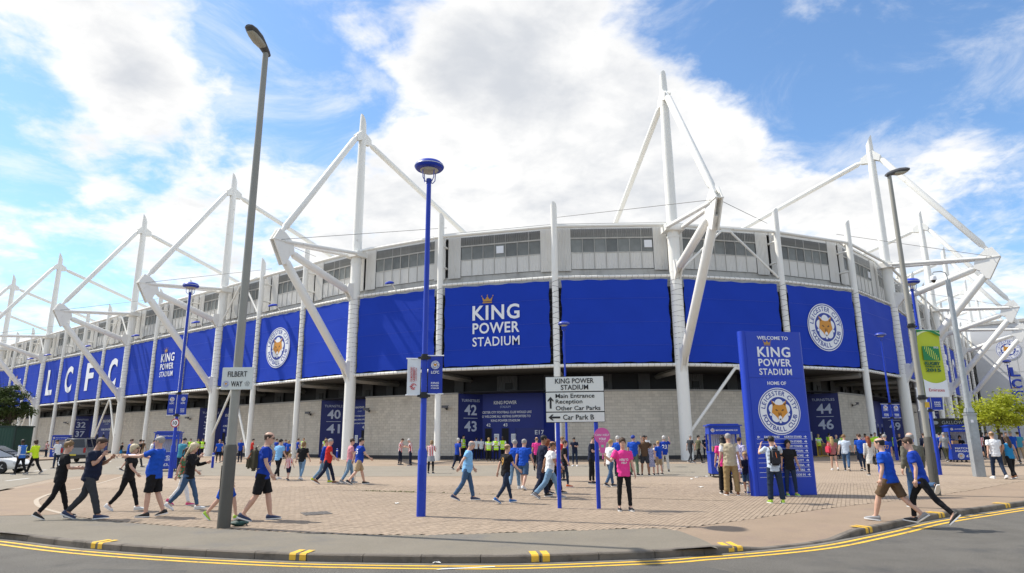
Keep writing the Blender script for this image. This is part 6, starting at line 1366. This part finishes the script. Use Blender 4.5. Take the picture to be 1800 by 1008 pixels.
P_(823, 807, 230, 'stand', 'white', 'black', 'steward in yellow vest beside panel 42 and 43, right one', 1.86, under='hivis', hair=('short', 'black'), skin='dark')
P_(837, 808, 4, 'stand', 'white', 'black', 'person in white shirt facing turnstile door 42, left one of two', 1.74, hair=('short', 'black'))
P_(846, 808, -6, 'stand2', 'white', 'black', 'person in white shirt facing turnstile door 42, right one of two', 1.72, hair=('short', 'black'))
P_(859, 812, 176, 'stand', 'white', 'black', 'steward in yellow vest between doors 42 and 43, left of three', 1.70, under='hivis', hair=('bob', 'blond'), fem=1)
P_(872, 812, 180, 'fold', 'white', 'black', 'steward in yellow vest with folded arms between doors 42 and 43, middle of three', 1.74, under='hivis', sl='long', hair=('short', 'brown'))
P_(884, 811, 200, 'stand', 'white', 'black', 'steward in yellow vest between doors 42 and 43, right of three', 1.78, under='hivis', skin='dark', hair=('short', 'black'))
P_(901, 806, 160, 'stand2', 'white', 'black', 'steward in yellow vest right of door 43', 1.80, under='hivis', skin='dark', hair=('short', 'black'))
i_9 = P_(889, 885, 58, 'walk', 'black', 'darkdenim', 'person in black shirt with a golden 9 on the back, walking right', 1.58, leg='skinny', hair=('bald', 'dblond'), shoe='blue')
P_(905, 860, 14, 'strollb', 'blue', 'lightdenim', 'grey-haired person in bright blue shirt and light jeans seen from behind, left of two', 1.66, hair=('short', 'grey'), shoe='white', w=1.1, belly=.04)
P_(921, 861, 24, 'stroll', 'blue', 'denim', 'grey-haired person in bright blue shirt and denim shorts seen from behind, right of two', 1.68, leg='shorts', hair=('short', 'grey'), shoe='white', w=1.1)
P_(944, 828, 4, 'stand', 'pink', 'black', 'helper in pink shirt seen from behind near door E17', 1.72, hair=('bald', 'dblond'))
P_(954, 874, 70, 'stroll', 'navy', 'navy', 'black-haired person in dark navy suit behind the bald one in white', 1.80, sl='coat', leg='wide', hair=('short', 'black'), skin='tan')
P_(967, 877, 80, 'stride', 'white', 'lightdenim', 'bald person in white T-shirt and light jeans striding past the sign post', 1.66, leg='wide', hair=('bald', 'brown'), skin='tan', shoe='grey', glasses=True, w=1.05)
P_(963, 868, 60, 'stand', 'salmon', 'black', 'red-haired person between the navy suit and the sign post', 1.66, hair=('bob', 'ginger'), fem=1)
P_(978, 868, 90, 'stroll', 'stripe', 'black', 'person in red and white stripes behind the left post of the direction sign', 1.62, sl='long', hair=('short', 'brown'))
P_(993, 857, 100, 'lift', 'black', 'darkdenim', 'person in black T-shirt, dark jeans and orange shoes looking down between the sign posts', 1.62, leg='skinny', hair=('short', 'brown'), shoe='orange')
P_(989, 846, 110, 'stand', 'red', 'charcoal', 'person in red top behind the black T-shirt between the sign posts', 1.74, hair=('short', 'dblond'))
P_(1011, 820, 200, 'phone', 'navy', 'darkdenim', 'dark-haired person in navy shirt looking at a phone by the wall', 1.72, leg='skinny', hair=('short', 'black'), shoe='white')
P_(1041, 851, 110, 'phone', 'navy', 'black', 'person in navy polo shirt and black trousers left of the right sign post', 1.78, leg='skinny', hair=('short', 'brown'))
P_(1074, 856, 60, 'stroll', 'white', 'denim', 'person in white T-shirt and blue jeans behind the pink round placard', 1.64, hair=('short', 'blond'))
i_pk = P_(1099, 898, 176, 'sign', 'pink', 'black', 'helper in bright pink T-shirt facing the camera and raising a pink round placard', 1.68, leg='skinny', hair=('quiff', 'brown'))
P_(1088, 838, 20, 'stand', 'blue', 'navy', 'fair-haired person in blue shirt half hidden behind the pink helper', 1.76, hair=('short', 'white'))
P_(1116, 836, 24, 'shade', 'blue', 'green', 'person in blue cap and shirt with green trousers, right of the pink helper', 1.78, hair=('cap', 'royal'), w=1.08, belly=.04)
P_(1135, 836, 186, 'stand2', 'brown', 'charcoal', 'person in dark brown T-shirt and grey shorts facing the camera', 1.78, leg='shorts', hair=('short', 'black'), skin='tan')
P_(1146, 836, 4, 'stand', 'pattern', 'pattern', 'girl in a patterned dress with tied hair seen from behind', 1.42, sl='tank', leg='skirt', hair=('pony', 'brown'), fem=1)
P_(1153, 834, 190, 'stand', 'white', 'charcoal', 'child in white top behind the girl in the patterned dress', 1.40, leg='shorts', hair=('short', 'brown'))
P_(1160, 835, -30, 'stand', 'blue', 'tan', 'boy in blue shirt and tan shorts beside the number 23 shirt', 1.52, leg='shorts', hair=('short', 'blond'))
i_23 = P_(1170, 830, 4, 'shade', 'royal', 'cardigan', 'person in blue shirt numbered 23 with pale trousers', 1.76, hair=('short', 'white'), w=1.05)
P_(1138, 812, 190, 'stand', 'white', 'charcoal', 'far person in white shirt by the block wall left of the big column', 1.76, hair=('short', 'black'))
P_(1215, 814, 60, 'stroll', 'charcoal', 'charcoal', 'dark-dressed person walking right past the big white column, rear one', 1.80, hair=('short', 'grey'))
P_(1229, 815, 84, 'walk', 'olive', 'black', 'dark-dressed person in olive shirt walking right past the big white column, front one', 1.82, hair=('short', 'black'))
P_(1242, 809, 180, 'phone', 'navy', 'navy', 'person in navy by the left side of the kiosk', 1.76, sl='long')
P_(1277, 868, 14, 'stand', 'pink', 'black', 'dark-haired person in pink polo shirt at the kiosk counter', 1.72, leg='wide', hair=('long', 'black'), fem=1)
P_(1288, 871, 8, 'stand', 'white', 'khaki', 'grey-haired person in beige waistcoat and khaki trousers at the kiosk', 1.80, under='waistcoat', leg='wide', hair=('short', 'grey'), shoe='brown', w=1.1, belly=.03)
P_(1305, 852, 60, 'hip', 'floral', 'floral', 'person in purple floral dress left of the totem', 1.68, sl='dress', leg='skirt', hair=('short', 'brown'), fem=1, w=1.06)
P_(1315, 868, 200, 'hands', 'navy', 'denim', 'small boy in navy shirt and denim shorts by the left edge of the totem', 1.24, leg='shorts', hair=('short', 'blond'), child=True)
i_ph = P_(1366, 885, 4, 'photo', 'shirtpale', 'darkdenim', 'person with dark backpack photographing in front of the totem', 1.72, sl='short', leg='wide', hair=('short', 'black'), shoe='lime')
P_(1393, 872, 184, 'stand', 'black', 'darkdenim', 'person in black T-shirt posing against the totem, facing the camera', 1.60, leg='skinny', hair=('bob', 'black'), skin='mid', shoe='lime', fem=1)
# --- right
P_(1442, 803, 178, 'hip', 'white', 'black', 'steward in yellow vest with hand on hip before panel 44 and 46', 1.80, under='hivis', hair=('bob', 'blond'), fem=1)
P_(1461, 803, 60, 'stand', 'white', 'black', 'steward in yellow vest turned to the entrance at 44 and 46', 1.88, under='hivis', hair=('short', 'black'))
P_(1474, 808, 160, 'stand', 'green', 'charcoal', 'person in green shirt between the stewards and the pale shirt', 1.74, hair=('bald', 'grey'))
P_(1482, 803, 140, 'stand2', 'white', 'black', 'steward in yellow vest left of the yellow barrier', 1.78, under='hivis', hair=('short', 'black'))
P_(1468, 827, 16, 'stroll', 'salmon', 'black', 'blond person in pink top and black shorts walking away with a red bag', 1.66, leg='hotpants', hair=('long', 'blond'), shoe='white', fem=1)
P_(1490, 828, 30, 'walk', 'shirtpale', 'denim', 'fair-haired person in pale striped shirt and jeans walking to the entrance', 1.80, hair=('short', 'dblond'), w=1.05)
P_(1518, 828, 18, 'strollb', 'blue', 'darkdenim', 'person in blue T-shirt and dark jeans left of the pale cardigan', 1.80, leg='skinny', hair=('short', 'brown'))
P_(1534, 836, 10, 'lift', 'cardigan', 'black', 'red-haired person in long pale cardigan walking away', 1.66, sl='coat', leg='skinny', hair=('long', 'ginger'), fem=1)
P_(1513, 812, 190, 'stand', 'navy', 'navy', 'person in navy facing the camera behind the blue T-shirt', 1.78)
P_(1524, 806, 184, 'phone', 'stripe', 'charcoal', 'person in red and white stripes by the wall right of the barrier', 1.84, hair=('short', 'black'), skin='tan')
P_(1537, 806, 0, 'stand', 'white', 'black', 'steward in yellow vest seen from behind before the column', 1.78, under='hivis', hair=('short', 'brown'))
P_(1543, 805, 200, 'stand', 'white', 'black', 'steward in yellow vest facing out beside the column', 1.90, under='hivis', hair=('short', 'black'), sl='long')
P_(1555, 808, 120, 'stand', 'navy', 'tan', 'person in navy shirt right of the column by 47 and 49', 1.80)
i_27 = P_(1564, 836, 14, 'stroll', 'royal', 'grey', 'person in lettered blue shirt and cap behind the near pair at right', 1.76, leg='shorts', hair=('cap', 'grey'))
P_(1576, 805, 100, 'stand', 'white', 'black', 'steward in yellow vest before panel 47 and 49', 1.82, under='hivis', sl='long', hair=('short', 'black'))
P_(1586, 805, 200, 'fold', 'navy', 'black', 'person in navy standing at panel 47 and 49', 1.84, hair=('short', 'black'))
P_(1574, 917, -40, 'step1', 'blue', 'cargo', 'person in bright blue polo shirt and brown cargo shorts stepping off the kerb', 1.72, leg='shorts', hair=('bald', 'black'), shoe='grey', w=1.1, belly=.04)
i_bt = P_(1630, 921, -48, 'step2', 'royal', 'black', 'dark-haired person in royal blue T-shirt and black jeans stepping over the kerb', 1.74, leg='skinny', hair=('short', 'brown'), w=.98, glasses=True)
P_(1618, 893, 6, 'lift', 'jacket', 'denim', 'older person in grey-brown jacket and jeans beside the right grey post', 1.78, sl='long', hair=('bald', 'grey'), w=1.08)
P_(1630, 812, 20, 'stroll', 'navy', 'navy', 'dark-dressed person walking away left of the right blue lamp', 1.84, sl='long')
P_(1604, 812, 12, 'stroll', 'blue', 'cream', 'person in blue shirt and pale trousers behind the near pair', 1.80)
P_(1638, 813, 10, 'strollb', 'blue', 'cream', 'person in blue and white shirt just left of the right blue lamp', 1.84)
P_(1658, 810, 16, 'stroll', 'royal', 'navy', 'person in numbered royal shirt right of the right blue lamp', 1.86, hair=('short', 'black'))
P_(1666, 813, 10, 'strollb', 'grey', 'olive', 'grey-haired person in slate T-shirt and olive trousers walking away', 1.86, hair=('short', 'grey'))
P_(1677, 812, 14, 'stroll', 'royal', 'lightdenim', 'person in royal blue top and light jeans left of the right-hand kiosk', 1.72, hair=('bob', 'brown'), fem=1)
P_(1727, 808, 30, 'walk', 'stripe', 'navy', 'person in striped shirt with a red bag right of the galvanised post', 1.86, leg='shorts', hair=('short', 'brown'), skin='tan')
P_(1740, 806, 190, 'stand', 'black', 'black', 'dark-dressed person in the crowd under the tree, left one', 1.88, sl='long', hair=('bob', 'black'), fem=1)
P_(1748, 805, 160, 'stand2', 'black', 'charcoal', 'dark-dressed person in the crowd under the tree, right one', 1.80, sl='long', hair=('short', 'black'))
P_(1757, 842, 12, 'stroll', 'white', 'darkdenim', 'bald person in white T-shirt and dark jeans walking away at right', 1.84, hair=('bald', 'dblond'), shoe='white', w=1.06)
P_(1782, 842, 4, 'strollb', 'aqua', 'black', 'person with long brown hair and blue strappy top at the right edge', 1.66, sl='tank', leg='wide', hair=('long', 'brown'), skin='mid', shoe='brown', fem=1)
P_(1769, 812, 8, 'stand', 'navy', 'navy', 'person in numbered navy shirt between the white T-shirt and the strappy top', 1.84)
P_(1786, 816, 12, 'stroll', 'blue', 'charcoal', 'person in blue T-shirt behind the strappy top at the right edge', 1.92, hair=('short', 'grey'))
P_(1797, 812, 20, 'stand', 'teal', 'tan', 'person in teal shirt cut by the right edge of the picture', 1.86)
P_(1710, 806, 24, 'stroll', 'royal', 'navy', 'person in royal blue between the kiosk and the galvanised post', 1.84)
P_(1775, 806, 180, 'stand', 'royal', 'black', 'far person in royal blue in the crowd below the tree trunk', 1.86)
P_(1733, 803, 10, 'stand2', 'royal', 'navy', 'far person in royal blue right of the striped shirt', 1.86)
# kiosk sellers
P_(0, 0, 190, 'sit', 'black', 'black', 'dark-haired seller in black behind the counter of the right-hand kiosk', 1.70, hair=('bob', 'black'), fem=1, p=K2+V((-.05, .10, 0)), skin='mid')
P_(0, 0, 200, 'stand', 'black', 'black', 'dark-haired seller in the shade of the kiosk left of the totem', 1.66, hair=('bob', 'black'), fem=1, p=K1+V((.1, .12, 0)), skin='mid')
# --- build
def vox_for(d): return .016 if d < 24 else (.02 if d < 36 else .026)
VEXTRA = {'hivis': ('vest', 'hivis'), 'bluevest': ('vest', 'bluevest'), 'waistcoat': ('vest', 'cream')}
DRESSY = {'skirt'}
for q in PEOPLE:
    q['pos'] = q['p'] if q['p'] is not None else atH(q['px'], q['py']); d = q['pos'].length; vx = vox_for(d); q['vx'] = vx
    q['kb'] = ('body', q['pose'], q['child'], vx, q['leg'] in ('shorts', 'hotpants', 'skirt'), q['sl'] in ('short', 'tank', 'dress')); q['kt'] = ('top', q['pose'], q['sl'], round(q['belly'], 2), q['fem'], vx); need(q['kb']); need(q['kt'])
    if q['leg'] == 'skirt': q['kl'] = ('skirt', q['pose'], vx)
    else: q['kl'] = ('legs', q['pose'], q['leg'], vx)
    need(q['kl'])
    if q['under'] in VEXTRA: q['kv'] = ('top', q['pose'], 'vest', .02, 0, vx); need(q['kv'])
run_jobs()
def part(name, me, par, m, m2=None):
    o = link(name, me, par)
    for i, mm in enumerate((m, m2)):
        if mm is not None and i < len(o.material_slots): o.material_slots[i].link = 'OBJECT'; o.material_slots[i].material = mm
    return o
TOPN = {'short': 'shirt', 'long': 'jacket', 'coat': 'coat', 'dress': 'dress', 'tank': 'vest_top', 'vest': 'vest'}
for q in PEOPLE:
    t = thing('person', q['label'], 'person', (q['pos'].x, q['pos'].y, q['z']), -radians(q['facing'])); s = q['H']/1.77; t.scale = (s*q['w'], s*q['w'], s); q['o'] = t; pose = q['pose']; J = joints(pose); dz = V((0, 0, J['dz']))
    part('body', RM[q['kb']], t, SKIN[q['skin']]); q['top_o'] = part(TOPN[q['sl']], RM[q['kt']], t, CL[q['top']])
    part({'shorts': 'shorts', 'hotpants': 'shorts', 'skirt': 'skirt'}.get(q['leg'], 'trousers'), RM[q['kl']], t, CL[q['bot']])
    for k in 'LR': part('shoe', shoe_mesh(pose, k), t, SHOEC[q['shoe']], SHOEC[q['sole']])
    st, hc = q['hair']; part('cap' if st == 'cap' else 'hair', hair_mesh(pose, st, q['child']), t, HAIRC[hc])
    if q['under'] in VEXTRA: o = part('vest', RM[q['kv']], t, CL[VEXTRA[q['under']][1]])
    if q['under'] == 'sweater':
        mb = MB(); mb.loft([ringE(V((0, -.01*i, -.02-.07*i))+dz, .19+.012*i, .14+.012*i, V((0, 0, 1)), 14) for i in range(5)]); mb.build('tied_sweater', CL['grey'], t)
    hM, hc_ = J['hM'], J['headc']+dz; kk = 1.28 if q['child'] else 1.0
    if q['pos'].length < 30:
        mb = MB()
        for sx in (-1, 1): mb.lathe([(.013, -.004), (.011, .004), (.002, .006)], 8, M=Matrix.Translation(hc_+hM @ V((sx*.031*kk, .0885*kk, .008*kk))) @ hM.to_4x4() @ Matrix.Rotation(-pi/2, 4, 'X') @ Matrix.Diagonal((1, .55, 1, 1)))
        mb.build('eyes', BLACK, t)
        mb = MB(); mb.tube([hc_+hM @ V((x*kk, (.094-.12*abs(x)**1.2)*kk, -.062*kk)) for x in (-.024, 0, .024)], [.004, .006, .004], 6); mb.build('lips', mat('lip_tone', (.36, .14, .11), .5), t)
        mb = MB()
        for sx in (-1, 1): mb.tube([hc_+hM @ V((sx*x*kk, (.098-.06*x)*kk, z*kk)) for x, z in ((.014, .028), (.032, .033), (.05, .026))], [.004, .005, .003], 5)
        if st != 'bald' or True: mb.build('eyebrows', HAIRC[hc if hc in ('black', 'brown', 'grey') else 'dblond'], t)
    if q['glasses']:
        mb = MB()
        for sx in (-1, 1):
            mb.lathe([(.024, -.003), (.024, .003)], 12, M=Matrix.Translation(hc_+hM @ V((sx*.033, .104, .006))) @ hM.to_4x4() @ Matrix.Rotation(-pi/2, 4, 'X') @ Matrix.Diagonal((1, .8, 1, 1))); mb.tube([hc_+hM @ V((sx*.055, .10, .01)), hc_+hM @ V((sx*.085, .03, .012)), hc_+hM @ V((sx*.082, -.01, .008))], .004, 5)
        mb.tube([hc_+hM @ V((-.02, .105, .012)), hc_+hM @ V((.02, .105, .012))], .003, 5); mb.build('glasses', GLASSD, t)
def pm(q): return Matrix.Translation((q['pos'].x, q['pos'].y, q['z'])) @ Matrix.Rotation(-radians(q['facing']), 4, 'Z') @ Matrix.Diagonal((q['H']/1.77,)*3+(1,))
def local(q, v): J = joints(q['pose']); return pm(q) @ (v+V((0, 0, J['dz'])))
# printed numbers and words that follow the cloth
def shirt_print(i, s, front, zc, w, h, m, bold=.02):
    q = PEOPLE[i]; me = RM[q['kt']]; bvh = BVHTree.FromPolygons([v.co for v in me.vertices], [tuple(p.vertices) for p in me.polygons]); tm = text_mesh(s, 1.0, m, bold=bold, ext=0); xs = [v.co.x for v in tm.vertices]; ys = [v.co.y for v in tm.vertices]; sg = 1 if front else -1; vs = []
    for v in tm.vertices:
        x = ((v.co.x-(max(xs)+min(xs))/2)/(max(xs)-min(xs))*w)*(-1 if front else 1); z = zc+(v.co.y-(max(ys)+min(ys))/2)/(max(ys)-min(ys))*h; hit = bvh.ray_cast(V((x, sg*1.0, z)), V((0, -sg, 0))); y = hit[0].y+sg*.006 if hit[0] else sg*.13; vs.append((x, y, z))
    mb = MB(); mb.add(vs, [tuple(p.vertices) for p in tm.polygons]); mb.build('shirt_print', m, q['o'], 0)
shirt_print(i_la, 'LA', False, 1.27, .24, .17, PRINTW)
shirt_print(i_9, '9', False, 1.22, .13, .24, GOLD); shirt_print(i_23, '23', False, 1.22, .22, .2, PRINTW); shirt_print(i_55, '55', False, 1.22, .22, .2, PRINTW); shirt_print(i_27, '27', False, 1.2, .22, .18, GOLD)
shirt_print(i_pk, 'HERE TO', True, 1.24, .22, .055, PRINTW); shirt_print(i_pk, 'HELP', True, 1.165, .14, .05, PRINTW)
q = PEOPLE[i_pk]
# pink round placard in the helper's raised hand
J = joints('sign'); hw = J['wrR']+J['hdR']*.09; wp = local(q, hw)
t = thing('round_placard', 'pink lollipop-shaped placard held up by the helper in pink', 'placard', (wp.x, wp.y-.02, wp.z-.14)); PK = mat('placard_pink', (.60, .10, .33), .5, var=.02)
mb = MB(); M = frame(V((0, -.02, .56)), (1, 0, 0)); out = [(.19*cos(a), .19*sin(a)) for a in [radians(-60+k*12) for k in range(26)]]; out = out+[(-.05, -.40), (.05, -.40)]; mb.prism(out, M, .012); mb.build('board', PK, t, 0)
mb = MB(); mb.tube([(0, -.02, .02), (0, -.02, .20)], .014, 8); mb.build('handle', PK, t)
P = place(M, 0, 0, .003); fit_text('CAN I HELP', .33, PRINTW, place(P, 0, .02), t, height=.05); fit_text('YOU?', .17, PRINTW, place(P, 0, -.075), t, height=.06, bold=.02); fit_text('leicester city', .14, PRINTW, place(P, 0, -.14), t, height=.018)
mb = MB(); mb.prism([(-.03, -.27), (.03, -.27), (.03, -.21), (-.03, -.21)], P, .002); mb.build('badge', mat('badge_green', (.25, .5, .35), .5), t, 0)
# backpacks
def backpack(i, label, m, strap, sc=1.0):
    q = PEOPLE[i]; J = joints(q['pose']); a = math.asin(J['up'].y); base = local(q, J['up']*.27+J['fwd']*-.165); t = thing('backpack', label, 'backpack', base, -radians(q['facing'])); t.rotation_euler = (-a, 0, -radians(q['facing'])); t.scale = (sc,)*3
    mb = MB(); rbox(mb, (0, -.03, 0), (.30, .17, .46), .06, seg=3, taper=(.85, .8)); mb.build('bag_body', m, t); mb = MB(); rbox(mb, (0, -.13, -.08), (.23, .08, .22), .03, seg=2); mb.build('front_pocket', m, t)
    for s in (-1, 1): mb = MB(); mb.tube([(s*.10, .03, .20), (s*.105, .12, .27), (s*.11, .22, .27), (s*.125, .33, .16), (s*.14, .32, .0), (s*.15, .18, -.15), (s*.13, .02, -.2)], .016, 6, flat=.4); mb.build('strap', strap, t)
    mb = MB(); mb.tube([(-.04, .0, .235), (0, .0, .27), (.04, .0, .235)], .01, 6); mb.build('grab_loop', strap, t)
    mb = MB(); mb.tube([(.0, -.115, .12), (.0, -.175, -.02)], .008, 5); mb.build('zip_pull', mat('zip_orange', (.5, .12, .03), .5), t)
backpack(i_bp, 'olive and black backpack on the bald person at left', mat('pack_olive', (.085, .075, .045), .8, var=.25, vscale=9), CL['cream'], 1.1)
backpack(i_ph, 'dark leather-trimmed backpack on the photographer by the totem', mat('pack_dark', (.012, .014, .022), .6, var=.2, vscale=9), CL['brown'], .95)
# phone in the photographer's hands, papers, bags, crutches
q = PEOPLE[i_ph]; J = joints('photo'); c = local(q, (J['wrL']+J['wrR'])/2+(J['hdL']+J['hdR'])*.09); t = tag(rbox(MB(), (0, 0, 0), (.15, .012, .075), .004).build('phone', BLACK), 'black phone held up by the photographer at the totem', 'phone'); t.location = c
q = PEOPLE[i_pap]; J = joints('offer'); c = local(q, J['wrR']+J['hdR']*.12); mb = MB()
for k in range(4): mb.box((0, 0, k*.006), (.30, .21, .003), Matrix.Rotation(k*.12, 3, 'Z'))
o = mb.build('paper_sheaf', mat('paper_lilac', (.60, .62, .78), .7)); o.location = c+V((-.08, 0, -.03)); o.rotation_euler = (.25, .1, .2); tag(o, 'sheaf of pale papers in the hand of the grey-haired person in blue', 'papers')
q = PEOPLE[i_br]; J = joints(q['pose']); c = local(q, J['wrL']+J['hdL']*.12); t = thing('holdall', 'dark holdall carried by the white-haired person left of panel 42 and 43', 'bag', (c.x, c.y, c.z-.34), .5)
mb = MB(); rbox(mb, (0, 0, .15), (.40, .16, .30), .04); mb.build('bag_body', CL['navy'], t); mb = MB(); mb.tube([(-.1, 0, .29), (-.06, 0, .37), (.06, 0, .37), (.1, 0, .29)], .012, 6); mb.build('handle', BLACK, t)
q = PEOPLE[i_cr]; J = joints(q['pose'])
for k, wh in (('L', 'in the left hand'), ('R', 'in the right hand')):
    c = local(q, J['wr'+k]+J['hd'+k]*.07); t = thing('crutch', 'grey elbow crutch '+wh+' of the person in pink shirt', 'crutch', (c.x, c.y, 0), 0, 'pair of crutches'); mb = MB(); mb.tube([(-.18 if k == 'L' else -.05, -.02, .0), (0, 0, c.z), (.02, 0, c.z+.22)], .012, 8); mb.build('shaft', GALV, t); mb = MB(); mb.tube([(-.03, 0, c.z), (.1, 0, c.z)], .016, 8); mb.build('grip', BLACK, t)
# red shoulder bag
for q in PEOPLE:
    if 'red bag' in q['label'] and 'blond' in q['label']:
        c = local(q, V((-.24, -.08, .02))); t = thing('shoulder_bag', 'red shoulder bag hanging on the blond person in pink top', 'bag', c, .3); mb = MB(); rbox(mb, (0, 0, .12), (.14, .34, .34), .05); mb.build('bag_body', cloth('bagred', (.55, .05, .09)), t); mb = MB(); mb.tube([(0, -.12, .26), (.05, -.05, .5), (.06, .05, .5), (0, .12, .26)], .012, 6); mb.build('strap', CL['red'], t)
# rucksack left on the ground and the water bottle
p = atH(421, 925); t = thing('dropped_bag', 'crumpled dark green bag lying at the foot of the tall grey post', 'bag', p, .3); DG = mat('bag_green', (.015, .055, .05), .6, var=.3, vscale=14)
mb = MB(); rings = []
for i in range(7):
    u = i/6; r = .10*sin(pi*(.12+u*.8)); rings.append([V((-.17+u*.34, r*1.1*cos(2*pi*k/10)*(1+.25*noise.noise(V((u*5, k, 1)))), .06+r*.62*sin(2*pi*k/10)*(1+.3*noise.noise(V((u*5, k, 3)))))) for k in range(10)])
mb.loft(rings); mb.build('bag_body', DG, t); mb = MB(); mb.tube([(-.12, .02, .1), (-.03, -.06, .13), (.08, -.03, .1), (.15, -.1, .02)], .014, 6); mb.build('strap', BLACK, t)
p = atH(1316, 870); t = thing('water_bottle', 'clear water bottle standing by the small boy at the totem', 'bottle', p); mb = MB(); mb.lathe([(.03, .0), (.036, .01), (.036, .10), (.034, .11), (.036, .12), (.035, .17), (.014, .22), (.013, .235)], 14); mb.build('bottle', mat('bottle_plastic', (.62, .74, .82), .12, trans=.5), t)
mb = MB(); mb.lathe([(.015, .235), (.015, .255), (.002, .256)], 12); mb.build('cap', FLAGB, t); mb = MB(); mb.lathe([(.0368, .05), (.0368, .095)], 14); mb.build('label_band', FLAGB, t)
